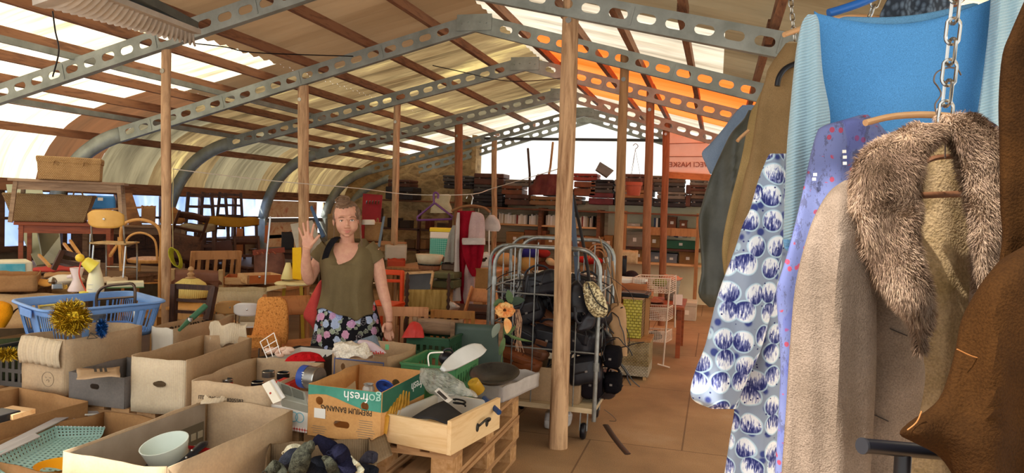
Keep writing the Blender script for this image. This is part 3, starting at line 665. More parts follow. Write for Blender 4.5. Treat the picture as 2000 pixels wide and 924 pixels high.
a=atY(800,668,4.45); b=atY(852,658,4.45); CRD=crate('plastic_crate','dark green crate with a red bag on it, beside the slatted chair',(a.x-.02,4.45,.60),.30,.34,.12,gd)
# black crate with gold tinsel at the far left
a=atZ(-40,748,PT); b=atZ(42,762,PT)
BKC=crate('plastic_crate','dark grey slatted crate with gold tinsel at the left edge',(a.x,a.y,PT),(b-a).length,.4,.2,M('#4a4642',rough=.5,name='grey_plastic'),rz=.05)
# ================= furniture and household goods, left half =================
def face(px): return YAW+math.atan((1000-px)/FPX)
def sc_(d): return d/FPX
def zat(px,py,d): return at(px,py,d).z
def legs4(T,mat,w_,l_,h,r=.02,sq=True,splay=0,names='leg',taper=1):
    for sx in(-1,1):
        for sy in(-1,1):
            m=MB(); p=V((sx*(w_/2+splay),sy*(l_/2+splay),0)); q=V((sx*w_/2,sy*l_/2,h))
            if sq: m.bar(p,q,r*2)
            else: m.rod(p,q,r*taper,r,8)
            m.build(names,mat,T,smooth=not sq)
def table(label,c,w_,l_,h,mat,z0=0,rz=0,th=.025,leg=.022,apron=.07,splay=0,name='table',group=None):
    T=thing(name,label,'table',(c[0],c[1],z0),rz,group); MB().box((0,0,h-th/2),(w_,l_,th)).build('table_top',mat,T,bevel=.003)
    if apron:
        m=MB(); a,b=w_/2-.05,l_/2-.05; z=h-th-apron/2; m.box((0,-b,z),(2*a,.018,apron)).box((0,b,z),(2*a,.018,apron)).box((-a,0,z),(.018,2*b,apron)).box((a,0,z),(.018,2*b,apron)); m.build('apron',mat,T)
    legs4(T,mat,w_-.10,l_-.10,h-th,leg,splay=splay); return T
def ch(kind,lab,px,ptop,d,rz,mat,H=.88,s=None,z0=0,**k):
    """chair whose back top shows at (px,ptop) and whose feet stand at height z0"""
    p=at(px,ptop,d); s=(p.z-z0)/H if s is None else s; return chair(kind,lab,(p.x,p.y,z0 if s else p.z-H),rz,mat,s,**k)
seatc=M('#c9a878','#a88a5c',40,rough=.9,bump=.3,name='woven_seat')
def chair(kind,label,loc,rz,mat,s=1,seatm=None,backm=None,rot=None,group=None,name=None,legm=None):
    """origin between the feet; the sitter looks along -y"""
    T=thing(name or {'school':'school_chair','bent':'bentwood_chair','slat':'slatted_chair','rail':'wooden_chair','arm':'armchair','pad':'padded_chair','fold':'folding_chair','spin':'spindle_chair'}[kind],label,'chair',loc,rz,group,rot)
    lm=legm or mat; seatm=seatm or mat; backm=backm or mat
    def B(m,n,mt,**k): m.xf(Matrix.Scale(s,4)); return m.build(n,mt,T,**k)
    sw,sd,sh,bh=.40,.40,.45,.86
    if kind=='school':
        for sx in(-1,1):
            B(MB().tube(sp([(sx*.17,-.19,0),(sx*.17,-.17,.42),(sx*.17,-.05,.43),(sx*.17,.15,.43),(sx*.17,.20,.60),(sx*.15,.24,.80)],16),.011,8),'frame',chrome,smooth=True)
            B(MB().tube([(sx*.17,.21,0),(sx*.17,.14,.42)],.011,8),'leg',chrome,smooth=True)
        B(MB().tube([(-.17,-.185,.15),(.17,-.185,.15)],.008,8),'stretcher',chrome)
        B(MB().grid(lambda u,v:V(((u-.5)*.40*(1-.1*abs(v-.5)),(v-.5)*.40,.445-.012*sin(u*PI)*sin(v*PI)+(.0))),10,10),'seat',seatm,smooth=True,solid=.012)
        def bk(u,v): x=(u-.5)*.38; z=(v-.5)*.20*(1-.5*abs(2*(u-.5))**4); return V((x,.235+.05*(1-(2*(u-.5))**2)+.02*(v-.5),.72+z))
        B(MB().grid(bk,14,8),'backrest',backm,smooth=True,solid=.012)
        B(MB().lathe([(.001,0),(.012,0),(.012,.006),(.001,.008)],10,(0,.30,.72),Matrix.Rotation(-PI/2,3,'X')),'rivet',chrome)
    elif kind=='bent':
        B(MB().tube(sp([(-.18,.20,0),(-.17,.17,.45),(-.19,.21,.70),(-.15,.24,.83),(0,.25,.88),(.15,.24,.83),(.19,.21,.70),(.17,.17,.45),(.18,.20,0)],40),.016,10),'back_frame',mat,smooth=True)
        B(MB().tube(sp([(-.15,.19,.48),(-.13,.215,.68),(0,.23,.75),(.13,.215,.68),(.15,.19,.48)],24),.011,8),'inner_bow',mat,smooth=True)
        B(MB().lathe([(.001,.44),(.19,.44),(.20,.455),(.20,.47),(.185,.475)],26),'seat_ring',mat,smooth=True); B(MB().lathe([(.001,.495),(.10,.493),(.17,.482),(.185,.472),(.001,.47)],26),'seat',seatm,smooth=True)
        for sx in(-1,1): B(MB().rod((sx*.17,-.17,0),(sx*.14,-.13,.45),.012,.018),'leg',mat,smooth=True)
        B(MB().tube([(.155*cos(2*PI*i/24),.155*sin(2*PI*i/24),.24) for i in range(24)],.008,8,closed=True),'stretcher_ring',mat,smooth=True)
    elif kind in('slat','rail','spin','arm','pad','fold'):
        fh=.45; 
        if kind=='spin':
            prof=[(.016,0),(.016,.3),(.02,.45)]+[(.012+.010*abs(sin(i*PI/2)),.45+i*.03) for i in range(1,15)]+[(.014,.90),(.001,.92)]
            for sx in(-1,1): B(MB().lathe(prof,10,(sx*.19,.19,0)),'back_post',lm,smooth=True)
        elif kind!='fold':
            for sx in(-1,1): B(MB().bar((sx*.19,.19,0),(sx*.185,.17,.45),.032,.032).bar((sx*.185,.17,.45),(sx*.18,.25,.88),.032,.03),'back_post',lm)
        if kind=='fold':
            for sx in(-1,1): B(MB().bar((sx*.19,-.22,0),(sx*.19,.22,.82),.022,.035),'back_post',lm); B(MB().bar((sx*.165,.22,0),(sx*.165,-.15,.45),.022,.03),'leg',lm)
        else:
            for sx in(-1,1): B(MB().bar((sx*.19,-.19,0),(sx*.19,-.18,.44),.034,.034),'leg',lm)
            B(MB().box((0,-.18,.40),(.36,.02,.06)).box((-.19,0,.40),(.02,.34,.06)).box((.19,0,.40),(.02,.34,.06)),'seat_frame',lm)
            B(MB().box((0,0,.20),(.36,.02,.02)).box((-.19,0,.18),(.02,.36,.02)).box((.19,0,.18),(.02,.36,.02)),'stretcher',lm)
        if kind=='arm':
            for sx in(-1,1): B(MB().bar((sx*.23,-.20,.0),(sx*.23,-.2,.64),.034).bar((sx*.23,-.23,.65),(sx*.22,.22,.66),.04,.025),'armrest',lm)
        th=.03 if kind!='pad' else .06
        B(MB().grid(lambda u,v:V(((u-.5)*.40,(v-.5)*.40,.455+(.02*sin(u*PI)*sin(v*PI) if seatm is not mat else 0))),8,8),'seat',seatm,smooth=True,solid=th)
        yb=lambda z:.17+.08*(z-.45)/.43
        if kind=='slat':
            B(MB().bar((-.19,yb(.85),.85),(.19,yb(.85),.85),.02,.07,up=(0,0,1)),'top_rail',mat); B(MB().bar((-.18,yb(.54),.54),(.18,yb(.54),.54),.018,.04,up=(0,0,1)),'lower_rail',mat)
            for i in range(5): x=-.13+.065*i; B(MB().bar((x,yb(.55),.55),(x,yb(.83),.83),.024,.012,up=(0,1,0)),'back_slat',mat)
        elif kind=='rail' or kind=='arm':
            B(MB().grid(lambda u,v:V(((u-.5)*.38,yb(.82)+.02*sin(u*PI),.76+.12*v-.02*abs(u-.5)*v)),10,3),'top_rail',backm,smooth=True,solid=.016); B(MB().box((0,yb(.6),.6),(.36,.016,.04)),'lower_rail',mat)
        elif kind=='spin':
            B(MB().grid(lambda u,v:V(((u-.5)*.36,.19+.012*sin(u*PI)*sin(v*PI),.56+.20*v)),12,6),'back_panel',backm,smooth=True,solid=.02); B(MB().rod((-.19,.19,.5),(.19,.19,.5),.01),'lower_rail',lm)
        elif kind=='pad':
            B(MB().grid(lambda u,v:V(((u-.5)*(.42-.08*v),yb(.7)-.015+.03*sin(u*PI),.52+.34*v)),10,8),'backrest',backm,smooth=True,solid=.045,bevel=0)
        elif kind=='fold':
            B(MB().grid(lambda u,v:V(((u-.5)*.38,.175+.03*sin(u*PI)+.06*v,.66+.14*v)),10,3),'top_rail',mat,smooth=True,solid=.012)
    return T
yply=M('#dcae5c','#cc9a48',5,rough=.4,bump=.05,name='honey_plywood'); beech=wood('#cf9a58','#b07c3e','z',1.5,.45,.1,name='beech'); oak=wood('#b08050','#8a5c34','z',1.5,.5,.2,name='oak'); redw=wood('#9a4e28','#6e3318','x',1.5,.45,.15,name='red_brown_wood'); grw=wood('#8a6c50','#604632','x',1.5,.6,.2,name='grey_brown_wood')
wk=weave('#c09a66','#d0ac78','#7a5630',64,90,'wicker_light'); wk2=weave('#a98c60','#bea074','#66492a',60,110,'wicker_grey')
# big support tables
table('large low work table at the left carrying the stacked tables and lamps',(-5.75,4.9),1.7,2.1,.89,grw,th=.03)
# lower brown table of the stack
d1=6.5; zt=zat(90,434,d1)
a=at(28,434,d1); b=at(178,434,d1); c=(a+b)/2; Tl=table('brown coffee table standing on the work table, holding the open willow basket',(c.x-.12,c.y+.28),.78,.55,zt-.89,redw,.89,rz=face(100)-.12,th=.03,leg=.018)
a=at(12,352,6.35); b=at(213,352,6.35); c=(a+b)/2; zu=c.z
Tu=table('grey brown splay legged table on top of the stack, holding the lidded hamper',(c.x-.03,c.y+.17),.88,.42,zu-zt-.0,wood('#a88c6e','#7a5f46','x',1.5,.55,.2,name='faded_teak'),zt,rz=face(100)-.16,th=.022,leg=.016,splay=.03)
# lidded hamper
def hamper(name,label,p,w_,l_,h,mat,rz,lid=None,flare=1.0,rim=True,open_=False,cat='basket',handles=True):
    T=thing(name,label,cat,p,rz)
    def f(u,v):
        k=1/flare+(1-1/flare)*v; per=[(-1,-1),(1,-1),(1,1),(-1,1)]; i=int(u*4)%4; t=u*4-int(u*4); a,b=per[i],per[(i+1)%4]
        x=a[0]+(b[0]-a[0])*t; y=a[1]+(b[1]-a[1])*t; rr=(x*x+y*y)**.5; kk=1-.06*max(0,rr-1.15); return V((x*w_/2*k*kk,y*l_/2*k*kk,h*v))
    MB().grid(f,40,10,True).build('basket_body',mat,T,smooth=True,solid=.012)
    MB().box((0,0,.01),(w_/flare*.96,l_/flare*.96,.015)).build('base',mat,T)
    if rim:
        pts=[f(i/48,1)+V((0,0,.004*sin(i*2.2))) for i in range(48)]; MB().tube(pts,.012,7,closed=True).build('braided_rim',mat,T,smooth=True)
        pts=[f(i/48,.5)*1.01 for i in range(48)]; MB().tube([V((q.x,q.y,h*.5)) for q in pts],.005,6,closed=True).build('woven_band',mat,T,smooth=True)
    if lid:
        MB().box((0,0,h+lid/2),(w_+.02,l_+.02,lid)).build('lid',mat,T,bevel=.012)
        for x in(-w_*.22,w_*.25): MB().tube(sp([(x-.02,-l_/2-.012,h-.03),(x,-l_/2-.02,h+.01),(x+.02,-l_/2-.012,h-.03)],8),.004,6).build('catch',mat,T)
    elif handles:
        MB().tube(sp([(w_*.22,l_/2,h),(w_*.24,l_/2,h+.05),(w_*.31,l_/2,h+.055),(w_*.34,l_/2,h)],14),.007,7).build('handle',mat,T,smooth=True)
    return T
p=at(139,346,6.4); p.z=zu+.002; hamper('wicker_hamper','lidded rectangular wicker hamper on the topmost table at the upper left',p,.47,.30,.155,wk,face(139)-.10,lid=.045,flare=1.04)
p=at(100,432,6.62); p.z=zt+.004; hamper('willow_basket','wide open willow basket with flaring sides and frayed rim, between the stacked tables',p,.68,.40,.235,wk2,face(100)-.12,flare=1.28)
# glass panes leaning
gl=M('#8f8f70','#a5a386',2,rough=.15,bump=0,spec=.6,name='dusty_glass'); gl2=M('#9aa088','#b0b49c',2,rough=.2,bump=0,name='green_glass')
def lean(name,label,cat,P,mat,th=.012,**k):
    """thin panel through 4 points (px,py,d)"""
    Q=[at(*q) for q in P]; n=(Q[1]-Q[0]).cross(Q[3]-Q[0]).normalized()*th
    m=MB().add(Q+[q+n for q in Q],[(0,1,2,3),(7,6,5,4),(0,4,5,1),(1,5,6,2),(2,6,7,3),(3,7,4,0)])
    return tag(m.build(name,mat,None,world=True,**k),label,cat)
lean('glass_sheet','large dusty glass pane leaning beneath the brown coffee table','glass pane',[(35,445,7.0),(115,440,7.3),(122,512,7.0),(72,518,6.8)],gl)
lean('glass_sheet','pale green glass pane standing behind the willow basket','glass pane',[(12,360,7.3),(80,360,7.5),(92,410,7.3),(20,412,7.1)],gl2)
lean('glass_sheet','blurry grey pane beside the legs of the brown coffee table','glass pane',[(72,440,6.9),(112,440,7.2),(122,500,7.2),(85,515,6.9)],gl)
# white teal carton
T=thing('cardboard_box','crumpled white and teal printed carton on the left work table','cardboard box',at(18,536,5.6),face(20)+.15); T.location.z=.895; MATS[T.name]=Matrix.Translation(T.location)@T.rotation_euler.to_matrix().to_4x4()
MB().box((0,.1,.07),(.30,.26,.14)).jit(.02,6,3).build('carton_body',M('#e0dac4','#cfc7a8',5,name='cream_card'),T,bevel=.01)
MB().box((-.01,-.034,.08),(.22,.006,.10)).jit(.008,6,3).build('teal_print',M('#4fa9bf','#7cc3cf',12,name='teal_print'),T)
# small things on the work table
def onz(px,py,z,dd=0): return atZ(px,py,z)
TZ=.892
def standing(name,label,cat,px,py,z=TZ,rz=None): 
    p=atZ(px,py,z); return thing(name,label,cat,p,face(px) if rz is None else rz),depth(p)/FPX
T,k=standing('hand_grinder','pale pink hourglass shaped hand grinder standing beside the yellow lamp','kitchen tool',150,569)
pk=M('#e9d9d4','#d9c5c0',6,rough=.35,bump=.05,name='pink_enamel')
MB().lathe([(15*k,0),(16*k,2*k),(10*k,16*k),(7*k,24*k),(9*k,32*k),(12*k,42*k),(12.5*k,46*k),(10*k,45*k)],22).build('grinder_body',pk,T,smooth=True); MB().rod((-9*k,0,30*k),(-17*k,0,28*k),4*k,3*k,12).build('crank_socket',pk,T,smooth=True)
T,k=standing('desk_lamp','yellow desk lamp with a grey inner shade bending over a cream vase','lamp',183,573)
yl=M('#efe05c','#e4d04c',4,rough=.35,bump=0,name='lemon_plastic'); R_=Matrix.Rotation(math.radians(130),3,'Y')
MB().lathe([(3*k,0),(9*k,3*k),(11*k,10*k),(13*k,22*k),(14*k,24*k)],22,(-18*k,-.02,66*k),Matrix.Rotation(math.radians(130),3,'Y')).build('lamp_shade',yl,T,smooth=True,solid=.002)
MB().lathe([(.001,0),(11*k,0)],20,(-7*k,-.022,56*k),Matrix.Rotation(math.radians(130),3,'Y')).build('reflector',M('#8e8d84',rough=.3,metal=.4,bump=0,name='grey_reflector'),T); MB().ball((-24*k,-.02,70*k),8*k,12).build('lamp_cap',M('#ecc83c',rough=.3,bump=0,name='amber_cap'),T,smooth=True)
MB().tube(sp([(-22*k,0,62*k),(-25*k,0,40*k),(-20*k,.02,20*k),(-12*k,.02,2*k)],12),1.3*k,6).build('lamp_arm',M('#c84a34',rough=.4,bump=0,name='red_arm'),T,smooth=True); MB().lathe([(.001,0),(11*k,0),(11*k,3*k),(.001,4*k)],20,(-14*k,.03,0)).build('lamp_base',yl,T,smooth=True)
T,k=standing('tall_vase','cream and lemon bottle shaped vase with two raised rings','vase',186,572)
MB().lathe([(14*k,0),(15.5*k,4*k),(15*k,20*k),(12*k,36*k),(9*k,46*k),(7.5*k,52*k),(8*k,64*k),(7*k,64*k)],26).build('vase_body',M('#efe7b0','#f1ead0',3,rough=.4,bump=0,name='cream_glaze'),T,smooth=True)
m=MB(); m.tube([(-13*k+i*2*k,-14*k,9*k) for i in range(6)],.8*k,6); m.build('raised_ring',paper,T); MB().tube([(-13*k+i*2*k,-14*k,18*k) for i in range(6)],.8*k,6).build('raised_ring',paper,T)
T,k=standing('chrome_toaster','small old chrome appliance with a coiled wire, left of the pink grinder','appliance',112,569)
MB().box((0,0,10*k),(20*k,12*k,14*k)).build('body',chrome,T,bevel=.01); MB().lathe([(6*k,0),(8*k,4*k),(5*k,10*k),(.001,13*k)],14,(-8*k,-4*k,16*k)).build('dome',chrome,T,smooth=True); MB().tube([(12*k+4*k*cos(t*.7),-2*k,6*k+3*k*sin(t*.7)+t*.25*k) for t in range(20)],.6*k,5).build('cord',M('#d9a93a',bump=0,name='yellow_cord'),T)
T,k=standing('enamel_sheet','cream crumpled cloth bundle behind the pink grinder','cloth',128,556); MB().ball((0,.02,8*k),(34*k,.12,12*k),20).jit(.03,8).build('cloth_bundle',M('#ece6d6','#d8cfba',6,name='cream_cloth'),T,smooth=True)
for lab,px,py,w_,h_,col in (('flattened ochre paper bag lying behind the open brown carton, far left',45,562,100,14,'#d79c4a'),('red folded cloth in front of the leaning glass pane',112,535,90,12,'#c04a44'),('folded brown card lying across the work table',122,545,60,10,'#b58a5c'),('pale folded rug pile under the school chair',215,556,60,12,'#c9b394')):
    T,k=standing('folded_textile' if 'card' not in lab else 'card_sheet',lab,'cloth' if 'card' not in lab else 'cardboard',px,py)
    MB().grid(lambda u,v:V(((u-.5)*w_*k,(v-.5)*.25,h_*k*(.4+.5*noise.noise(V((u*4,v*4,px)))+.4*sin(u*PI)*sin(v*PI))+.015)),20,10).build('fabric',M(col,None,rough=.9,bump=.2,bs=30),T,smooth=True,solid=.012)
# picnic hamper lid / box with green edge on the table right
T,k=standing('game_board','cream flat box with green edge, with keys and small metal parts on it',  'box',245,562); MB().box((0,.05,6*k),(64*k,.16,9*k)).build('box_body',M('#e8e2c4','#d8d4b0',6,name='cream_box'),T,bevel=.003); MB().box((0,.05,1.2*k),(65*k,.165,2*k)).build('green_edge',M('#5f8a5a',name='green_edge'),T)
# wooden bars, overturned chair pieces
m=MB().bar(at(105,526,5.5),at(122,490,5.6),.02,.03).bar(at(122,492,5.62),at(188,510,5.7),.03,.03).bar(at(113,508,5.6),at(180,522,5.7),.03,.02)
T=thing('chair_frame','dark wooden chair frame lying on its side on the work table','chair part',at(120,525,5.6)); T.location.z=.9; MATS[T.name]=Matrix.Translation(T.location)
MB().bar(at(104,527,5.5),at(122,490,5.55),.022,.035).build('leg',darkw,T,world=True); MB().bar(at(122,492,5.6),at(188,510,5.7),.03,.035,up=(0,0,1)).build('rail',darkwx,T,world=True); MB().bar(at(112,508,5.6),at(180,523,5.7),.025,.03,up=(0,0,1)).build('rail',darkwx,T,world=True)
for lab,a_,b_ in (('pale square stick leaning left of the dark chair frame',(76,498,6.2),(97,520,5.7)),('pale square stick leaning behind the chair frame, left of a pair',(125,476,6.3),(140,495,5.8)),('pale square stick leaning behind the chair frame, right of a pair',(137,470,6.3),(156,498,5.8)),('light stick lying under the school chair, its end towards the lamp',(235,470,6.4),(215,500,5.9)),('long pale plank crossing below the school chair',(232,465,6.4),(236,527,5.7))):
    q=MB().bar(at(*a_),at(*b_),.02,.02); tag(q.build('wooden_stick',beech,None,world=True),lab,'wood stick')
# chairs
pf=at(214,548,5.75); chair('school','yellow plywood school chair with steel frame and pale woven seat, on the work table',(pf.x,pf.y+.05,.892),face(214)+2.75,yply,.70,seatm=seatc)
p=at(289,592,6.55); BT=table('low bench table under the bentwood chair',(p.x,p.y+.1),(.50),.5,.60,beech,th=.025)
chair('bent','honey coloured bentwood chair with a patterned padded seat, left of the first post',(p.x,p.y,.602),face(289)+PI-.35,beech,.88,seatm=M('#d8b49a','#b88a74',60,rough=.9,bump=.3,name='patterned_pad'))
# steel chair rail in front
T=thing('steel_chair','brown steel tube chair back between the work table and the blue basket','chair',at(228,620,4.9)); MB().tube([at(x,y,4.95) for x,y in sp([(189,600),(190,575),(205,560),(240,555),(262,558),(263,600)],20)],.010,8).build('back_frame',M('#5c4c40',rough=.3,metal=.7,bump=0,name='dark_chrome'),T,world=True,smooth=True); MB().tube([at(192,585,4.95),at(262,580,4.95)],.008,8).build('cross_tube',M('#5c4c40',rough=.3,metal=.7,bump=0,name='dark_chrome'),T,world=True)
MB().tube([at(190,600,4.95),at(192,700,4.9)],.01,8).build('leg',chrome,T,world=True); MB().tube([at(263,600,4.95),at(262,700,4.9)],.01,8).build('leg',chrome,T,world=True)
# blue chair back, cabinet, boards behind
bl=M('#3f83c4','#3677b8',5,rough=.4,bump=0,name='blue_plastic')
T=thing('school_chair','blue plastic chair back with two paper stickers behind the stacked tables','chair',at(196,470,7.9)); k=7.9/FPX
Mr=Matrix.Translation(at(197,396,7.9))@Matrix.Rotation(face(197),4,'Z')
MB().grid(lambda u,v:Mr@V(((u-.5)*50*k*(1-.25*max(0,v-.6)),.03*sin(u*PI),(v-.5)*27*k)),12,6).build('backrest',bl,T,world=True,smooth=True,solid=.02); MB().box((0,0,0),(9*k,.004,6*k)).xf(Mr@Matrix.Translation((-1*k,-.016,7*k))).build('sticker',paper,T,world=True)
for sx in(-1,1): MB().rod(Mr@V((sx*16*k,.02,-10*k)),Mr@V((sx*18*k,.02,-150*k)),.011).build('leg',chrome,T,world=True)
def crate_px(name,label,x0,x1,yt,yb,d,dep,mat,rz=0,op=True,cat=cart,flaps=(),z0=None,**k):
    a=at(x0,yb,d); b=at(x1,yb,d); r=face((x0+x1)/2)+rz; W_=(b-a).length; H_=(yb-yt)*d/FPX; z=z0 if z0 is not None else a.z
    A=V((a.x,a.y,z)); B=A+V((cos(r),sin(r),0))*W_
    return carton(name,label,cat,A,B,z,H_,dep,mat,flaps=flaps,rot0=r,bul=(.004,)*4,**k)
lean('wooden_board','brown wood panel with carved figures leaning behind the chairs','picture',[(233,378,7.6),(258,377,7.65),(278,440,7.6),(252,441,7.55)],M('#8f6038','#5f3c22',10,rough=.6,bump=.5,bs=30,name='carved_panel'))
crate_px('cardboard_box','square brown carton end behind the bentwood chair',277,300,402,436,7.5,.12,cD)
m=MB().bar(at(176,411,7.4),at(280,405,7.4),.03,.02); tag(m.build('wooden_bar',oak,None,world=True),'horizontal brown bar crossing below the blue chair back','bar')
T=thing('wooden_cabinet','dark brown low cabinet along the left wall behind the chairs','cabinet',at(250,520,8.1)); Mr=Matrix.Translation(at(250,520,8.1))@Matrix.Rotation(face(250),4,'Z'); MB().box((0,.2,.22),(1.1,.4,.44)).xf(Mr).build('body',darkwx,T,world=True,bevel=.004)
for i in range(3): MB().box((-.36+.36*i,-.005,.3),(.33,.012,.2)).xf(Mr).build('drawer_front',darkwx,T,world=True,bevel=.003)
legs_z=(Mr@V((0,0,0))).z
for sx in(-.5,.5): MB().rod(Mr@V((sx,.2,0)),V(((Mr@V((sx,.2,0))).x,(Mr@V((sx,.2,0))).y,0)),.03).build('leg',darkw,T,world=True)
cp=at(235,452,7.5); table('grey plank table behind the two light chairs',(cp.x,cp.y+.2),1.0,.5,zat(235,440,7.5),grw,th=.02,rz=face(235))
# sack cushion behind the first post
T=thing('floor_cushion','brown wedge cushion showing right of the first post','cushion',at(340,430,8.0)); slab([(405,338,342),(412,322,350),(422,315,358),(432,312,362),(438,315,355)],8.0,.12,nu=24,nv=14).build('cushion_body',cloth('#9a6a3c','#7d5430',6,200,.3,name='brown_velour'),T,world=True,smooth=True)
# dark chairs piled on tables by the windows
tp=at(420,540,8.0); 
dt=table('long dark table by the window, under the piled chairs',(-5.9,8.35),1.3,1.6,.78,darkwx,th=.03)
def dchair(kind,label,px,py,d,rz,s=1,rot=None,mat=darkw,**k):
    p=at(px,py,d); return chair(kind,label,p,rz,mat,s,rot=rot,**k)
mus=cloth('#b3802c','#9a6c24',5,300,.4,name='mustard_fabric'); gry=cloth('#9c8c70','#85765c',5,300,.4,name='grey_fabric')
pads=(('upholstered_bench','mustard upholstered bench seat on dark legs against the bright window',(398,506,424,441),8.6,mus),('upholstered_bench','grey upholstered bench seat, left of and lower than the mustard one',(352,420,438,452),7.9,gry))
for nm,lab,(x0,x1,y0,y1),d,mt in pads:
    k=d/FPX; c=at((x0+x1)/2,(y0+y1)/2,d); T=thing(nm,lab,'bench',(c.x,c.y,.78),face((x0+x1)/2)); w_=(x1-x0)*k; h_=(y1-y0)*k; zc=c.z-.78
    MB().grid(lambda u,v:V((w_/2*cos(2*PI*u)*(abs(cos(2*PI*u))**-.35 if abs(cos(2*PI*u))>.2 else 1)*.95*min(1,.6+.8*sin(PI*v)),.20*sin(2*PI*u),zc+h_/2*(-cos(PI*v))+.008*sin(u*22))),28,8,True).build('seat_pad',mt,T,smooth=True)
    for x in(-w_*.42,-w_*.05,w_*.12,w_*.42): MB().bar((x,-.12,zc-h_*.4),(x*1.08,-.12,0),.035).build('leg',darkw,T)
    MB().box((0,-.13,zc*.6),(w_*.9,.02,.03)).build('stretcher',darkw,T)
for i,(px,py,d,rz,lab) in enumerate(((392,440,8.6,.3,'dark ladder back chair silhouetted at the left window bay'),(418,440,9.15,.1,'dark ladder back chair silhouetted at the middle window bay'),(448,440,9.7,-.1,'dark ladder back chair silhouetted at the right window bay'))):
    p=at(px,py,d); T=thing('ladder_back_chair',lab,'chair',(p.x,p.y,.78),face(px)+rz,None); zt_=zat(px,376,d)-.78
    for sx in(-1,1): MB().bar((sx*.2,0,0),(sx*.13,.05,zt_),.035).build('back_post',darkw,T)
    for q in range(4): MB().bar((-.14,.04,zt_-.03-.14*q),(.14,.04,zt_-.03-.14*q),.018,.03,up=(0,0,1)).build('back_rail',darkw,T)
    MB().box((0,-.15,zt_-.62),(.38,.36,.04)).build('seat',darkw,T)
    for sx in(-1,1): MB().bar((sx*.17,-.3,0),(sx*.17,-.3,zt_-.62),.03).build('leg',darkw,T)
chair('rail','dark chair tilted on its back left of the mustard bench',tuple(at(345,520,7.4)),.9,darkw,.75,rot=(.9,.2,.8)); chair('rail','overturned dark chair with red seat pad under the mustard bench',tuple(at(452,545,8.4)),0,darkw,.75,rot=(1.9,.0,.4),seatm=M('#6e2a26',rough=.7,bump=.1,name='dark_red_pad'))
chair('rail','dark chair lying upside down in the middle of the pile',tuple(at(400,478,8.1)),0,darkw,.6,rot=(2.9,.1,.7)); ch('rail','dark open chair frame at the right end of the pile',498,463,7.9,face(498)+.5,darkw,.88,z0=.5); ch('slat','brown slat back chair standing behind the leather backed chair',404,487,7.3,face(404)+PI+.3,oak,.88)
T=thing('wooden_sideboard','long reddish brown bed board lying below the window','board',at(400,480,7.9)); MB().bar(at(340,505,7.8),at(455,488,7.9),.03,.22,up=(0,0,1)).build('board',M('#4e2a1c','#3a1e14',4,rough=.4,name='dark_red_board'),T,world=True); MB().bar(at(362,508,7.7),at(370,470,7.7),.03,.12).build('end_board',M('#8e4a22',name='orange_brown'),T,world=True)
lean('wooden_board','orange brown curved board standing between window and painted panel','board',[(462,445,8.2),(474,447,8.2),(474,498,8.2),(460,496,8.2)],M('#9a5a30','#7a4220',5,name='orange_brown_b'))
lean('wooden_board','narrow orange board in front of the painted scroll panel','board',[(518,440,8.4),(525,441,8.4),(522,475,8.4),(516,474,8.4)],M('#a2562a',name='orange_b2'))
ch('rail','brown leather backed chair with a pale wooden frame, right of the cord',398,521,6.6,face(400)+PI-.2,wood('#b99a6c','#8d7048','z',1.5),.88,backm=M('#84573f','#704632',6,rough=.5,name='brown_leather'),name='leather_chair'); 
T=[o for o in bpy.data.objects if o.name=='leather_chair'][0]; MB().grid(lambda u,v:V(((u-.5)*.36,.185+.09*v,.49+.36*v)),4,4).build('back_panel',M('#84573f','#704632',6,rough=.5,name='brown_leather'),T,smooth=True,solid=.02)
# yellow pleated lamp shade with turned finial
p=at(372,567,6.1); k=6.1/FPX; T=thing('ceiling_lamp','pleated pale yellow lamp shade with turned wooden finial, right of the first post','lamp',(p.x,p.y,.62),0); zz=p.z-.62
s=N('pleated_shade'); sx=s.n('ShaderNodeSeparateXYZ'); s.l(s.tc.outputs['Object'],sx.inputs[0]); an=s.math('ARCTAN2',sx.outputs[1],sx.outputs[0]); f=s.math('SINE',s.math('MULTIPLY',an,60)); s.col(s.mix(s.ramp(f,[(.2,'#000000'),(.9,'#555555')]),'#e3cf7c','#a88c3e')); s.bump(f,.5,.004); 
MB().lathe([(36*k,zz-12*k),(34*k,zz+0*k),(27*k,zz+14*k),(15*k,zz+22*k),(6*k,zz+24*k)],40).build('lamp_shade',s.fin(.8),T,smooth=True,solid=.003)
MB().lathe([(9*k,zz+23*k),(10*k,zz+25*k),(5*k,zz+27*k),(7*k,zz+32*k),(3*k,zz+36*k),(6*k,zz+40*k),(4*k,zz+45*k),(.001,zz+47*k)],16).build('finial',M('#c9a67c','#b08a5e',10,rough=.5,name='turned_wood'),T,smooth=True); MB().rod((0,0,0),(0,0,zz+20*k),.012).build('stand',oak,T)
# green cord coil on the post
T=thing('cord_coil','yellow green cord wound in a coil around the first post','cord',at(336,520,5.55)); m=MB()
for i in range(9): m.tube([at(340+i*.9+11*cos(t*PI/6)*(1-.02*i),502+i*.5+16*sin(t*PI/6)+(340+11*cos(t*PI/6)-340)*.9,5.52+.01*i) for t in range(12)],.0035,5,closed=True)
m.build('coil',M('#a8a020','#8f8a18',20,rough=.8,name='green_cord'),T,world=True); m=MB().tube([at(338,508,5.6),at(337,400,5.6),at(339,330,5.62)],.003,5); m.build('cord',M('#b0a070',name='jute'),T,world=True)
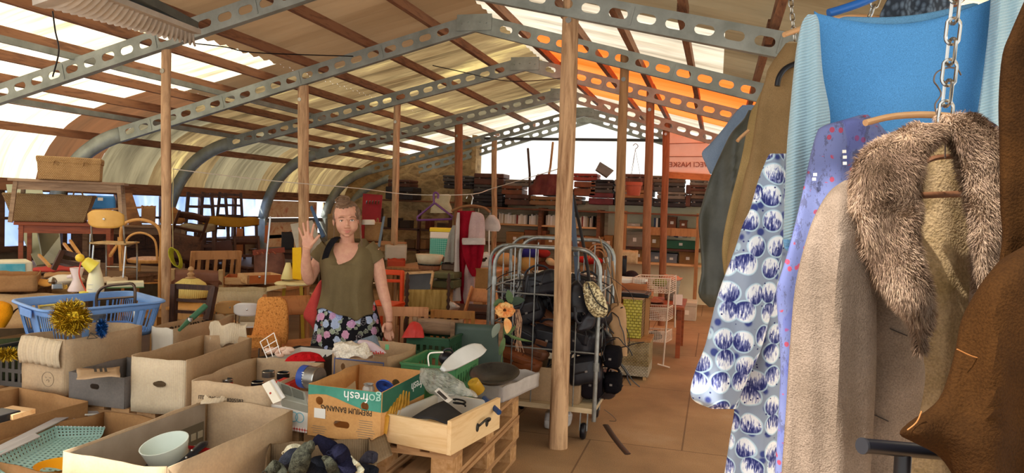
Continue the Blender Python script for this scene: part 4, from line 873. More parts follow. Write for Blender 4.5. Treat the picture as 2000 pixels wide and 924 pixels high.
# drawer boxes behind the big carton
T=thing('drawer_box','open wooden drawer with orange front standing on the big pale carton pile','drawer',at(440,560,6.7),face(480)); kk=6.7/FPX
def dr(T,c,w_,l_,h,mats,rz):
    Mr=Matrix.Translation(c)@Matrix.Rotation(rz,4,'Z'); 
    for nm,m_,mt in (('front_board',MB().bb(0,w_,0,.015,0,h),mats[0]),('back_board',MB().bb(0,w_,l_-.012,l_,0,h),mats[1]),('side_board',MB().bb(0,.012,0,l_,0,h),mats[1]),('side_board',MB().bb(w_-.012,w_,0,l_,0,h),mats[1]),('base',MB().bb(0,w_,0,l_,0,.008),mats[1])): m_.xf(Mr).build(nm,mt,T,world=True)
og=M('#b5622c','#9c5224',5,rough=.5,name='orange_veneer'); dr(T,at(436,557,6.7),.28,.35,.07,(pinew,og),face(480)-.1); T2=thing('drawer_box','second drawer with a round knob, tipped against the first one','drawer',at(484,555,6.6),face(500)); dr(T2,at(484,556,6.6),.32,.28,.08,(og,pinew),face(500)+.35); MB().ball(at(507,541,6.58),.012).build('knob',chrome,T2,world=True)
cpz=at(492,558,6.8); table('low table carrying the drawers behind the big pale carton',(cpz.x,cpz.y+.2),.7,.5,cpz.z-.002,oak)
BRB=thing('suitcase','brown old leather trunk with a row of pegs above it, left of the yellow chair','trunk',at(520,555,7.4)); slab([(494,498,552),(500,496,556),(530,496,557),(556,497,556)],7.4,.16,nu=24,nv=12,flat=.35).build('trunk_body',M('#7c5240','#5e3c30',8,rough=.7,bump=.4,name='worn_leather'),BRB,world=True,smooth=True)
for x in(505,515,526,538): MB().rod(at(x,496,7.2),at(x-7,489,7.3),.007).build('peg',M('#8e4a34',name='peg_wood'),BRB,world=True)
MB().bar(at(494,494,7.25),at(556,488,7.3),.03,.05,up=(0,0,1)).build('peg_rail',M('#7a3a28',name='peg_rail'),BRB,world=True)
m=MB().tube([at(528,423,6.0),at(521,500,6.0),at(518,556,6.0)],.008,8); tag(m.build('metal_rod',chrome,None,world=True),'thin upright steel rod in front of the painted woman panel','rod')
# big pale carton and front chairs
crate_px('cardboard_box','big pale open carton in the middle left, behind the two plywood chair backs',412,513,569,640,5.95,.30,card('#c9b894','#b5a37e',1,'pale_card'),rz=-.05,flaps=[(1,.16,1.35,0,1)])
q1=at(436,700,5.55); q2=at(486,700,5.5); zc_=zat(436,595,5.55)-.36; table('low bench table under the two small steel framed chairs',((q1.x+q2.x)/2,(q1.y+q2.y)/2),.62,.34,zc_-.002,oak,rz=face(460))
chair('school','small plywood backed steel chair seen from behind, left of the white backed one',(q1.x,q1.y,zc_),face(428)+PI+.25,M('#c4965c','#b0834c',5,rough=.4,bump=.05,name='tan_plywood'),.5)
chair('school','small white backed steel chair seen from behind, right of the plywood backed one',(q2.x,q2.y,zc_),face(480)+PI-.15,M('#dcd8d0','#cfcac0',5,rough=.4,bump=.05,name='white_plywood'),.5)
# orange boucle chair
s=N('orange_boucle'); v_=s.noise(s.co(),90,3,.7); s.col(s.ramp(v_,[(.30,'#5e3410'),(.40,'#c8803a'),(.6,'#e29c50')])); s.bump(v_,.9,.01); ob=s.fin(.95); T=thing('upholstered_chair','orange speckled upholstered chair with a broad tapered back, centre left','chair',at(523,700,5.2),face(523))
slab([(580,512,548),(586,504,558),(600,501,563),(630,497,564),(656,491,563),(672,487,560)],5.2,.06,nu=30,nv=18,flat=.4).build('backrest',ob,T,world=True,smooth=True); slab([(655,478,540),(662,452,548),(672,449,550),(680,452,548)],5.05,.18,nu=24,nv=8,flat=.4).build('seat',ob,T,world=True,smooth=True)
for x in(470,545): MB().rod(at(x,676,5.15),V((at(x,676,5.15).x,at(x,676,5.15).y,0)),.018).build('leg',oak,T,world=True)
# dark armchair frame behind the karamo box
T=thing('armchair_frame','bare dark wooden armchair frame right of the first post','chair',at(380,640,5.2)); 
for nm,a_,b_,w2,h2 in (('top_rail',(340,559,5.2),(419,563,5.25),.03,.035),('lower_rail',(340,585,5.2),(412,590,5.25),.02,.02),('back_post',(418,560,5.25),(405,625,5.2),.05,.04),('back_post',(341,555,5.2),(338,628,5.2),.04,.04),('stretcher',(340,608,5.2),(400,611,5.2),.02,.02)):
    MB().bar(at(*a_),at(*b_),w2,h2).build(nm,darkw,T,world=True)
for x in(405,338): MB().bar(at(x,626,5.2),V((at(x,626,5.2).x,at(x,626,5.2).y,0)),.04).build('leg',darkw,T,world=True)
T=table('orange brown low table under the dark armchair frame',tuple(at(372,640,5.9))[:2],.5,.4,zat(370,598,5.8),beech)
# karamo carton
a=at(300,672,4.35); KB=ybox('tan carton printed with a brand word upside down and a thermometer label',(297,637),(338,642),3.95,PT,cB,.62,wmat=M('#ded8ca','#cfc8b6',5,name='white_print_card'))
T,W_,L_,H_=KB; text('Karamo',T,(.006+.006,L_*.50,H_*.80),(PI/2,PI,PI/2),.11,inkd); text('ome',T,(W_+.008,L_*.55,H_*.40),(PI/2,0,PI/2),.10,inkd); b=MB(); pts=[(W_+.006,L_*.45+.03*cos(t*.4),H_*.72+.03*sin(t*.4)) for t in range(16)]; b.tube(pts,.0012,5,closed=True); b.build('round_stamp',ink,T)
m=MB().rod((W_*.85,-.006,H_*.35),(W_*.85,-.006,H_*.62),.002).ball((W_*.85,-.006,H_*.33),.008); m.build('thermometer_mark',inkd,T); m=MB(); [m.box((W_*.55,-.006,H_*(.55-.06*i)),(.05,.001,.002)) for i in range(5)]; m.build('small_print',ink,T)
T=thing('folding_knife','green handled steel tool with a metal joint sticking out of the printed carton','tool',at(375,650,4.55)); gt=M('#3f6a4c','#355c42',8,rough=.5,name='green_grip')
MB().rod(at(402,597,4.7),at(374,622,4.62),.019,.019,10).build('handle',gt,T,world=True,smooth=True); MB().rod(at(368,627,4.6),at(350,645,4.5),.017,.010,10).build('arm',gt,T,world=True,smooth=True); MB().lathe([(.001,-.012),(.018,-.012),(.018,.012),(.001,.012)],12,at(371,624,4.6)).build('joint',chrome,T,world=True)
# things around the blue basket
crate_px('cardboard_box','large shallow tan carton at the left edge behind the blue laundry basket',-30,115,572,640,5.05,.5,card('#cfae80','#bb9a6c',0,'light_card'),rz=-.12,z0=.62)
crate_px('cardboard_box','brown folded carton behind the large shallow one at the left edge',-30,55,548,580,5.0,.3,cD,rz=-.1,z0=.885)
ylc=cloth('#f0a41c','#e08e14',4,300,.2,name='yellow_cloth'); T=thing('cloth_bundle','bright yellow cloth bunched in the left carton','cloth',at(5,625,4.3)); slab([(588,-20,5),(595,-25,22),(610,-30,26),(625,-30,20),(640,-30,10)],4.6,.1,nu=24,nv=12,seed=3).build('cloth',ylc,T,world=True,smooth=True)
crate_px('cardboard_box','dark green lidded carton at the left edge, beside the blue laundry basket',-60,60,632,700,4.2,.3,card('#5c6442','#4c5436',0,'olive_card'),rz=.28,z0=.45)
a=at(8,715,4.1)
# blue laundry basket
p=at(172,640,4.75); LB=thing('laundry_basket','large light blue plastic laundry basket with slotted sides and hand grips','basket',(p.x,p.y+.02,.668),0,rot=(.04,.0,face(172)+.42))
carton('cardboard_box','closed brown carton under the blue laundry basket',cart,(p.x-.2,p.y-.22,PT),(p.x+.2,p.y-.22,PT),PT,.215,.42,cD,flaps=[(0,.2,-1.5,0,1),(2,.2,-1.5,0,1)],bul=(0,)*4,rot0=.1); lb=M('#7ba4dd','#6a95d2',4,rough=.35,bump=.02,name='light_blue_plastic'); lw2,ll2,lh2=.74,.50,.22
def LF(u,v,o=0):
    a=2*PI*u; c=cos(a);s_=sin(a); k=.86+.14*v; q=.28; x=(abs(c)**q)*(1 if c>0 else -1); y=(abs(s_)**q)*(1 if s_>0 else -1); return V((x*(lw2/2*k+o),y*(ll2/2*k+o),v*lh2))
m=MB(); nU=150
vs_=[]; rowz=[0,.10,.12,.80,.84,1.0]
idx={}
for j,v in enumerate(rowz):
    for i in range(nU): idx[i,j]=len(vs_); vs_.append(LF(i/nU,v))
fs_=[]
for j in range(5):
    for i in range(nU):
        if j==2 and i%3!=0: continue
        fs_.append((idx[i,j],idx[(i+1)%nU,j],idx[(i+1)%nU,j+1],idx[i,j+1]))
m.add(vs_,fs_).build('slotted_wall',lb,LB,smooth=True,solid=.006); MB().tube([LF(i/90,1,.012) for i in range(90)],.014,8,closed=True,flat=.7).build('rim',lb,LB,smooth=True); MB().add([LF(i/40,0) for i in range(40)],[tuple(range(40))[::-1]]).build('base',lb,LB,solid=.004)
for sx in(-1,1): MB().box((sx*(lw2/2+.012),0,lh2*.82),(.01,.16,.05)).build('hand_grip',lb,LB,bevel=.004)
# basket contents
def inb(name,label,cat,p,rz=0): return thing(name,label,cat,p,rz)
T=thing('photo_frame','flat yellow rimmed picture frame standing in the blue laundry basket','frame',at(115,640,4.35)); fr=[at(x,y,4.68) for x,y in((77,602),(78,598),(160,589),(165,592),(163,640),(80,640))]; MB().tube(fr,.006,6,closed=True).build('rim',M('#c9b04a',rough=.4,name='brass_yellow'),T,world=True); MB().add([at(x,y,4.69) for x,y in((79,600),(162,591),(162,640),(80,640))],[(0,1,2,3)]).build('glass',M('#9c9680','#b0a890',3,rough=.2,name='picture_glass'),T,world=True,solid=.004)
def tinsel(name,label,c,r,n,ln,mat,seed,fl=(1,1,1),cat='tinsel'):
    rd=random.Random(seed); m=MB()
    for _ in range(n):
        d=V((rd.gauss(0,1),rd.gauss(0,1),rd.gauss(0,1))).normalized(); p=V(c)+V((d.x*r*fl[0],d.y*r*fl[1],d.z*r*fl[2]))*rd.uniform(.5,1); e_=(d+V((rd.uniform(-1,1),rd.uniform(-1,1),rd.uniform(-1,1)))*.9).normalized(); sd=e_.cross(V((rd.uniform(-1,1),rd.uniform(-1,1),.3))).normalized()*.0022
        m.add([p-sd,p+sd,p+e_*ln+sd*.3,p+e_*ln-sd*.3],[(0,1,2,3)])
    core=MB().ball(c,(r*.8*fl[0],r*.8*fl[1],r*.8*fl[2]),14).jit(.01,20)
    m.add(core.v,core.f); return tag(m.build(name,mat,None,world=True),label,cat,kind='stuff')
gold=M('#c9a428','#8f7418',60,rough=.25,metal=.8,bump=0,lo=.3,hi=.7,name='gold_foil')
tinsel('gold_tinsel','heap of gold tinsel bulging out of the tall left carton and blue basket',at(138,620,4.15),.092,2600,.035,gold,1,(1.15,.7,.95)); tinsel('gold_tinsel','wisp of gold tinsel in the grey crate at the left edge',at(14,692,4.2),.035,700,.03,gold,2,(2,1,.6))
tinsel('blue_tinsel','dark blue tinsel garland hanging into the tall left carton',at(199,642,4.25),.035,900,.02,M('#1f4e8c','#2f6ab0',60,rough=.25,metal=.7,bump=0,name='blue_foil'),3,(.5,.6,1.4))
T=thing('grey_case','dark grey angular case lying in the blue laundry basket','case',at(180,630,4.2)); slab([(600,183,186),(606,176,200),(616,166,208),(626,158,204)],4.75,.05,nu=16,nv=6).build('case_body',M('#55565a','#3c3d42',6,rough=.4,name='dark_grey_plastic'),T,world=True)
T=thing('leather_belt','dark leather strap over the rim of the blue basket at its left','strap',at(36,620,4.2)); MB().tube([at(x,y,4.6) for x,y in sp([(18,622),(26,610),(36,602),(45,606),(52,618)],12)],.012,8,flat=.35).build('strap',M('#3c2a20',rough=.5,bump=.1,name='dark_belt'),T,world=True,smooth=True)
# corrugated drip panel under the roof at upper left
s_c=M('#bdb4a6','#a89f92',6,rough=.6,name='off_white_sheet'); T=thing('corrugated_panel','off white corrugated panel and channel fixed below the roof at the upper left','panel',at(230,40,4.2))
def Xw(a,b,k): return a.lerp(b,k)
A0,A1=at(78,8,3.5),at(383,88,4.75); B0_,B1_=at(158,-28,3.4),at(378,58,4.6)
def cg(u,v): p=A0.lerp(A1,u); q=B0_.lerp(B1_,u); return p.lerp(q,v)+V((0,0,.012*sin(u*2*PI*24)-.03*sin(v*PI)))
MB().grid(cg,192,6).build('corrugated_sheet',s_c,T,world=True,smooth=True,solid=.003)
MB().bar(at(150,-30,3.38),at(385,62,4.6),.05,.03,up=(0,0,1)).build('edge_channel',s_c,T,world=True); MB().bar(at(75,6,3.48),at(128,-12,3.4),.06,.04,up=(0,0,1)).build('end_channel',s_c,T,world=True)
MB().bar(at(200,-40,3.5),at(372,50,4.7),.10,.05,up=(0,0,1)).build('grey_beam',M('#5c6058','#4a4e48',5,rough=.6,name='dark_grey_steel'),T,world=True)
# ================= middle and back =================
# suitcases
dullm=M('#77706a',rough=.6,bump=0,name='dull_metal')
def suitcase(label,c,w_,l_,h,mat,rz=0,tilt=0,band=None,name='suitcase'):
    T=thing(name,label,'suitcase',c,rz,None,(tilt,0,rz) if tilt else None)
    MB().box((0,0,h*.28),(w_,l_,h*.54)).build('lower_shell',mat,T,bevel=.016); MB().box((0,0,h*.79),(w_,l_,h*.40)).build('lid',band or mat,T,bevel=.016)
    MB().tube(sp([(-.06,-l_/2,h*.5),(-.055,-l_/2-.025,h*.52),(.055,-l_/2-.025,h*.52),(.06,-l_/2,h*.5)],10),.006,6).build('handle',blackm,T,smooth=True)
    for sx in(-1,1): MB().box((sx*w_*.3,-l_/2-.004,h*.56),(.03,.008,.022)).build('latch',dullm,T)
    return T
SC=[M(c,c2,6,rough=.6,bump=.2,name=n) for c,c2,n in (('#3a3638','#2a2628','black_case'),('#6a4436','#50342a','dark_brown_case'),('#8a5236','#6f4630','brown_case'),('#565250','#42403c','charcoal_case'),('#74343a','#5a2a2e','wine_case'),('#a0704a','#86603c','tan_case'),('#8a8074','#6f675c','grey_case'),('#a84a3c','#8a3a32','red_case'),('#75614e','#5c4a3c','umber_case'))]
SCN=['black','dark brown','brown','charcoal','wine red','tan','grey','brick red','umber']
DB=13.0
def scpx(x0,x1,yt,yb,mi,lab,d=None,tilt=0,l=.42):
    Y=12.7 if x1<920 else 12.85; a=atY(x0,yb,Y); b=atY(x1,yb,Y); t=atY((x0+x1)/2,yt-1.5,Y); w_=b.x-a.x; h=t.z-(a.z+b.z)/2
    T=suitcase('%s suitcase %s'%(SCN[mi],lab),((a.x+b.x)/2,Y+l/2,(a.z+b.z)/2),w_,l,max(h,.05),SC[mi],tilt=0,band=None)
    if tilt: T.rotation_euler=(0,tilt,0)
    return T
for q in ((925,983,340,361,1,'topmost of the stack left of the slim post, with worn lid'),(924,982,362,376,3,'second in the stack left of the slim post'),(923,981,377,389,0,'third in the stack left of the slim post'),(921,980,390,403,0,'at the foot of the stack left of the slim post, white clasp'),
  (986,1038,352,364,6,'lying highest right of the slim post'),(985,1036,381,401,1,'bottom, right of the slim post, sagging'),(1032,1088,385,401,5,'under the drooping pink cloth'),
  (1116,1136,385,399,8,'squeezed behind the thick foreground post'),(1153,1198,352,363,0,'topmost in the stack left of the second right post'),(1152,1196,364,377,3,'with bright clasps, second in that stack left of the second right post'),(1149,1197,378,400,4,'large, at the foot of the stack left of the second right post'),
  (1215,1258,341,356,1,'behind the hanging plant pot, on top'),(1214,1256,357,371,2,'behind the hanging plant pot, below the top one'),(1213,1258,388,401,0,'under the hanging plant pot'),
  (1272,1338,345,357,8,'topmost of the right stack beside the pink sign'),(1276,1336,358,375,3,'second of the right stack beside the pink sign'),(1283,1338,376,389,6,'with a drooping handle in the right stack'),(1275,1339,390,405,0,'at the foot of the right stack'),
  (1347,1384,352,362,6,'topmost under the end of the pink sign'),(1348,1386,363,374,1,'under the grey one at the right end'),(1348,1386,375,389,8,'in the lower part of the right end stack'),(1348,1386,390,404,0,'lowest at the far right end'),
  (864,917,344,355,3,'on the wall shelf behind the dark brown post'),(752,806,366,390,0,'on the wall shelf at the far left, behind the pale knotty post')): scpx(*q)
scpx(1118,1166,340,353,7,'flat, slanting on top of the pile right of the thick post'); scpx(1120,1163,356,383,2,'tall, right of the thick foreground post')
T=scpx(978,1019,363,380,2,'soft, slumped on the pile right of the slim post')
for q in ((1040,1092,352,368,1,'half hidden behind the draped mauve cloth'),(1060,1118,369,384,0,'behind the thick foreground post, upper'),(1088,1120,385,401,3,'behind the thick foreground post, lower'),(1199,1216,352,375,6,'wedged behind the second right post'),(1199,1214,376,401,0,'wedged low behind the second right post'),(1213,1258,372,387,5,'in the middle behind the hanging plant pot'),(1259,1277,350,372,1,'behind the third right post, upper'),(1259,1275,373,402,3,'behind the third right post, lower'),(1338,1348,362,404,1,'standing on end between the two right stacks'),(866,918,357,368,0,'second on the wall shelf behind the dark brown post'),(757,800,352,365,1,'upper one on the wall shelf behind the knotty post')): scpx(*q)
lean('open_case_lid','grey open case lid propped up like a tent on the suitcases','case lid',[(1164,331,12.7),(1172,316,12.9),(1199,333,12.9),(1186,346,12.7)],M('#6c625c','#584f4a',4,name='open_lid'),.03)
T=thing('draped_cloth','pinkish brown leatherette cloth draped over the suitcase pile left of the thick post','cloth',at(1060,380,12.4)); slab([(340,1050,1090),(345,1046,1092),(358,1042,1094),(364,1034,1095),(374,1032,1092),(381,1034,1086)],12.6,.15,nu=24,nv=12,folds=[(25,.03,0,2)]).build('cloth',cloth('#7c4c44','#5a2c34',5,200,.3,name='mauve_leatherette'),T,world=True,smooth=True)
# suitcase shelf, book shelf
shw=wood('#7a4e32','#553420','x',1.5,.6,.2,name='shelf_wood')
def shelfX(label,X0,X1,z,Y0,Y1,th=.03,mat=shw,name='wall_shelf'):
    return tag(MB().bb(X0,X1,Y0,Y1,z-th,z).build(name,mat,None,world=True,bevel=.002),label,'shelf')
za=atY(950,404,12.95).z; zb=atY(1360,408,12.95).z; zs_=(za+zb)/2
shelfX('long high shelf along the back wall carrying the old suitcases',-4.35,.6,za-.0,12.6,13.28,.03)
shelfX('high shelf on the stone wall at the back left',-6.2,-4.6,atY(800,391,12.95).z,12.8,13.2)
zbk=atY(1100,441,12.95).z; shelfX('long shelf with the row of pale paperbacks on the back wall',-4.3,-2.02,zbk,12.75,13.28,.03,pinew)
# books
bcol=[('#e6e0d0','cream'),('#d8d0bc','ivory'),('#c9b89a','beige'),('#8a3a30','red'),('#3d4c66','blue'),('#2e2c2a','black'),('#f0ece2','white'),('#a08a60','ochre'),('#5c6a50','green'),('#b8b0a2','grey')]
bm={n:M(c,rough=.8,bump=0,name='cover_'+n) for c,n in bcol}
BK0={}
def book(n,x,z,w_,h,Y,d=.13,group='paperbacks on the long back shelf',label=None,rz=0):
    if n not in BK0:
        T=thing('book',label or '','book',(x,Y,z),0,group); MB().box((0,d/2,.5),(1,d,1)).build('cover',bm[n],T); MB().box((0,d/2+.004,.985),(.82,d*.94,.034)).build('pages',paper,T); BK0[n]=T; T.scale=(w_,1,h); T['label']=label; return T
    r=dup(BK0[n],(x,Y,z),(0,rz,0),label); r.scale=(w_,1,h); r['group']=group; return r
def ordn(k):
    O_='first second third fourth fifth sixth seventh eighth ninth tenth eleventh twelfth thirteenth fourteenth fifteenth sixteenth seventeenth eighteenth nineteenth'.split(); T_=['','','twenty','thirty','forty','fifty','sixty','seventy','eighty']
    return O_[k-1] if k<20 else (T_[k//10]+'-'+O_[k%10-1] if k%10 else T_[k//10][:-1]+'ieth')
x=-4.05; NB=0; rb=random.Random(5)
wts=[n for _,n in bcol]; 
while x<-2.1:
    if -3.10<x<-2.98: x=-2.97
    NB+=1; n=rb.choices(wts,[9,7,4,1.2,1.2,1.5,9,2,.8,3])[0]; w_=rb.uniform(.018,.036); h=rb.uniform(.155,.20)
    book(n,x+w_/2,zbk,w_*.94,h,12.86,label='%s paperback with a %s spine in the long back row'%(ordn(NB),n),rz=rb.uniform(-.03,.03)); x+=w_
m=MB().bb(-3.08,-3.02,12.72,13.25,.0,zs_-.03); tag(m.build('shelf_upright',shw,None,world=True),'dark upright board dividing the long book row','shelf upright')
m=MB().bb(-2.02,-1.96,12.72,13.25,.0,zs_-.03); tag(m.build('shelf_upright',shw,None,world=True),'upright board at the right end of the book row','shelf upright')
# right-hand shelves with boxes
def zy(px,py,Y=12.9): return atY(px,py,Y).z
def xx(px,Y=12.9): return atY(px,440,Y).x
Z1,Z2,Z3=zy(1290,444),zy(1290,484),zy(1290,512)
Xa,Xb=xx(1222),xx(1363)
for lab,z in (('upper right shelf holding small books and an alarm box',Z1),('middle right shelf holding the green crate',Z2),('lower right shelf with grey boxes',Z3)): shelfX(lab,Xa,Xb+.15,z,12.65,13.28,.035,pinew if z!=Z2 else darkwx)
for lab,px in (('turned upright at the left end of the right shelves',1224),('upright at the right end of the right shelves',1364)):
    X=xx(px); tag(MB().bb(X-.03,X+.03,12.62,12.68,0,zs_-.03).build('shelf_upright',oak,None,world=True),lab,'shelf upright')
tag(MB().bb(xx(1275),xx(1362),12.55,12.6,Z1-.13,Z1+.0).build('shelf_board',oak,None,world=True),'brown fascia board along the upper right shelf','board')
def bkbox(label,x0,x1,yt,yb,mat,Y=12.85,L=.3,kind='carton',z=None,name='cardboard_box',cat='box',lid=True):
    a=atY(x0,yb,Y); b=atY(x1,yb,Y); z0=(a.z+b.z)/2 if z is None else z; h=abs(atY(x0,yt,Y).z-atY(x0,yb,Y).z)
    T=thing(name,label,cat,(a.x,Y,z0)); w_=b.x-a.x; MB().bb(0,w_,0,L,0,h*.8).build('box_body',mat,T,bevel=.004)
    if lid: MB().bb(-.006,w_+.006,-.006,L+.006,h*.8,h).build('lid',mat,T,bevel=.004)
    MB().box((w_/2,-.004,h*.45),(min(.06,w_*.4),.006,h*.25)).build('label_patch',paper,T); return T
bc=[card('#a07a50','#8a663e',0,'b1'),M('#7d8084','#6c6f73',4,rough=.6,name='grey_plastic_box'),M('#8a5a40','#74482f',4,name='brown_box'),M('#c9c0ae','#b8ae9a',4,name='pale_box'),M('#2f6a4a','#285c40',4,rough=.5,name='green_crate_plastic'),M('#9c9484','#857d6e',5,name='linen_box')]
bkbox('small stack of magazines on the upper right shelf',1224,1250,436,443,bc[3],z=Z1,lid=False,name='magazines',cat='magazines'); bkbox('brown round faced clock box on the upper right shelf',1304,1320,421,443,bc[2],z=Z1,name='small_box'); bkbox('low wooden box at the right of the upper shelf',1327,1341,427,443,bc[2],z=Z1,name='small_box')
for i,n in enumerate(('blue','cream','black','red','green')): book(n,xx(1279+i*4.2),Z1,.032,.16,12.86,group='books on the upper right shelf',label='%s book standing left of the reddish post on the right shelf'%n)
bkbox('linen covered drawer box on the middle shelf, left of the third right post',1223,1255,452,482,bc[5],z=Z2); bkbox('wooden fruit tray between the two reddish posts',1266,1288,455,483,bc[0],z=Z2,name='fruit_tray')
GC_=bkbox('green crate full of papers on the middle right shelf',1301,1358,463,483,bc[4],z=Z2,lid=False,name='plastic_crate',cat='crate')
for i in range(6): X=xx(1305+i*8.5); tag(MB().box((X,12.95,Z2+.23),(.06,.22,.07),Matrix.Rotation(.2*(i%3-1),3,'Y')).build('folded_paper',[bm['grey'],bm['beige'],bm['blue'],bm['white']][i%4],None,world=True),'folded %s paper standing in the green crate, number row from left: %s'%(['grey','beige','blue','white'][i%4],['first','second','third','fourth','fifth','last'][i]),'paper')
bkbox('long low brown carton on the lower right shelf',1230,1262,486,510,bc[0],z=Z3); bkbox('grey plastic storage box, left of two on the lower right shelf',1266,1298,492,511,bc[1],z=Z3); bkbox('grey plastic storage box, right of two on the lower right shelf',1300,1322,493,511,bc[1],z=Z3); bkbox('brown carton at the right end of the lower shelf',1326,1360,488,511,bc[0],z=Z3)
bkbox('tan carton on the floor at the back, under the right shelves',1326,1362,525,560,bc[3],z=0.0,Y=11.2,L=.5); bkbox('brown carton stacked in the aisle end beside the table',1300,1322,515,560,bc[0],z=0.0,Y=11.0,L=.4)
# cartons under the book shelf
for lab,x0,x1,yt,yb,mi in (('brown carton under the paperbacks, left of the red suitcase',988,1022,455,478,0),('wine red suitcase like box under the paperbacks',1024,1065,446,474,2),('brown carton left of the thick post, low shelf',1064,1086,455,476,0),('reddish box right of the thick post, low shelf',1116,1140,452,474,2),('wide brown carton right of the black strap',1142,1178,456,478,0),('brown carton against the second right post, low shelf',1180,1196,453,478,0)):
    bkbox(lab,x0,x1,yt,yb,bc[mi],z=zy(1050,478))
shelfX('low shelf under the paperbacks with cartons',-4.3,-2.02,zy(1050,478),12.6,13.28,.03)
# dark shelving against stone wall with jars and bags
T=thing('wooden_rack','dark rough wooden rack of shelves against the stone wall','shelf',(-5.6,12.2,0)); 
for z in(.35,.75,1.12): MB().bb(-1.1,1.05,0,.5,z,z+.03).build('shelf_board',darkwx,T)
for x in(-1.05,-.35,.4,1.0): MB().bb(x,x+.05,0,.05,0,1.5).build('upright',darkw,T)
for i,(px,py,w_,h,c,lab) in enumerate(((800,470,.22,.16,'#6d5238','brown paper bag'),(822,468,.20,.18,'#8a6a46','tan folded paper bag'),(790,440,.2,.14,'#3c3028','dark box'),(862,440,.18,.12,'#4a3a2c','umber box'),(835,446,.1,.16,'#5a2c20','rusty tin'),(778,500,.28,.14,'#a3875c','straw coloured box'),(768,420,.24,.18,'#2c2624','black bag'),(860,478,.2,.12,'#6a5844','grey brown bundle'))):
    p=atY(px,py,12.35); zz=min((.38,.78,1.15),key=lambda q:abs(q-p.z+.05)); TT=thing('stored_box',lab+' on the dark rack by the stone wall, %s'%['first','second','third','fourth','fifth','sixth','seventh','eighth'][i],'box',(p.x,12.35,zz+.001)); m=MB().box((0,.1,h/2),(w_,.2,h)).jit(.02,6,i); m.build('box_body',M(c,rough=.9,bump=.3,bs=20),TT,bevel=.01); MB().box((0,.0,h*.9),(w_*.7,.02,.02)).build('fold',M(c,rough=.9,bump=.3,bs=20),TT)
# red hook board
lean('hook_board','wine red wooden board with coat hooks leaning behind the woman','board',[(709,378,10.0),(747,381,10.0),(738,476,9.75),(704,470,9.75)],M('#9c2730','#84202a',5,rough=.6,name='wine_red_paint'),.03)
HB=bpy.data.objects['hook_board']
for i in range(5): p=at(716+i*5.8,395+i*.5,9.93); m=MB().tube([p-HB.location,at(716+i*5.8,398,9.85)-HB.location,at(717+i*5.8,392,9.83)-HB.location],.008,6); o=m.build('coat_hook',chrome); o.parent=HB
def hpx(label,x0,x1,yt,yb,d,mat,dep=.3,zb=None,**k):
    p=at((x0+x1)/2,yb,d); w_=(x1-x0)*d/FPX; h=(yb-yt)*d/FPX; z=p.z if zb is None else zb
    return hamper('wicker_basket',label,V((p.x,p.y+dep/2,z)),w_,dep,h,mat,face((x0+x1)/2),**k)
tt=at(700,474,9.0); table('table behind the woman holding wicker hampers',(tt.x-.05,tt.y+.35),.85,.6,tt.z,oak,rz=.1)
hpx('wicker hamper with clasp behind the woman, left of her head',627,690,427,470,9.0,wk2,.35,lid=.05); hpx('small wicker basket with white cloth, right of her head',702,733,436,470,9.2,wk,.3)
T=thing('folded_cloth','white folded cloth on the small wicker basket right of her head','cloth',at(718,436,9.3)); slab([(429,704,731),(433,702,733),(439,702,732)],9.2,.12,nu=20,nv=6,seed=5).build('cloth',paper,T,world=True,smooth=True)
lean('blue_board','narrow blue plank leaning right of the thick pale post','board',[(605,405,8.0),(609,401,8.0),(634,460,7.6),(628,464,7.6)],M('#4d6c94','#41597c',6,name='faded_blue_paint')); lean('blue_board','thin grey blue stick leaning right of the red hook board','board',[(748,423,8.8),(752,422,8.8),(742,482,8.6),(737,482,8.6)],M('#6d8090',name='grey_blue_paint'))
lean('cabinet_panel','light grey panel leaning behind the raised hand','board',[(567,438,7.9),(610,430,7.9),(640,500,7.4),(583,505,7.4)],M('#b3aea4','#a09a90',4,name='light_grey_panel'),.02); crate_px('cardboard_box','black box behind the pale post, left of the grey panel',550,572,455,490,8.4,.3,M('#242224',name='black_card'))
ct_=at(560,490,8.2); table('dark cabinet top behind the yellow chair',(ct_.x,ct_.y+.3),1.0,.6,ct_.z-.002,darkwx)
# yellow board and stool
lean('yellow_board','bright yellow plastic chair shell standing on a pale stool behind the raised arm','chair shell',[(571,484,6.6),(588,483,6.6),(588,545,6.4),(571,543,6.4)],M('#eec21c','#e0ae14',5,rough=.4,name='yellow_plastic'),.02)
T=thing('lamp_shade','pale yellow conical shade left of the yellow chair shell','lamp shade',at(562,545,6.5)); k=6.5/FPX; MB().lathe([(13*k,0),(4*k,32*k)],20).build('shade_body',M('#e8dc9c',name='pale_yellow'),T,smooth=True,solid=.003)
p=at(572,551,6.45); T=thing('wooden_stool','pale green yellow stool behind the raised arm','stool',(p.x,p.y,0),face(572)); MB().lathe([(.001,p.z-.025),(.14,p.z-.02),(.145,p.z-.01),(.13,p.z),(.001,p.z)],22,sx=1.1).build('seat',M('#e9dfb0','#d8cc94',4,name='cream_paint'),T,smooth=True); legs4(T,M('#c9a83c','#b0922c',5,name='ochre_paint'),.14,.14,p.z-.02,.014,splay=.05)
# white chair bits behind
ch('fold','folded wooden chair between the orange chair and the woman',585,576,5.6,face(585)+.35,wood('#b97a48','#8e5830','z',1.5),.84)
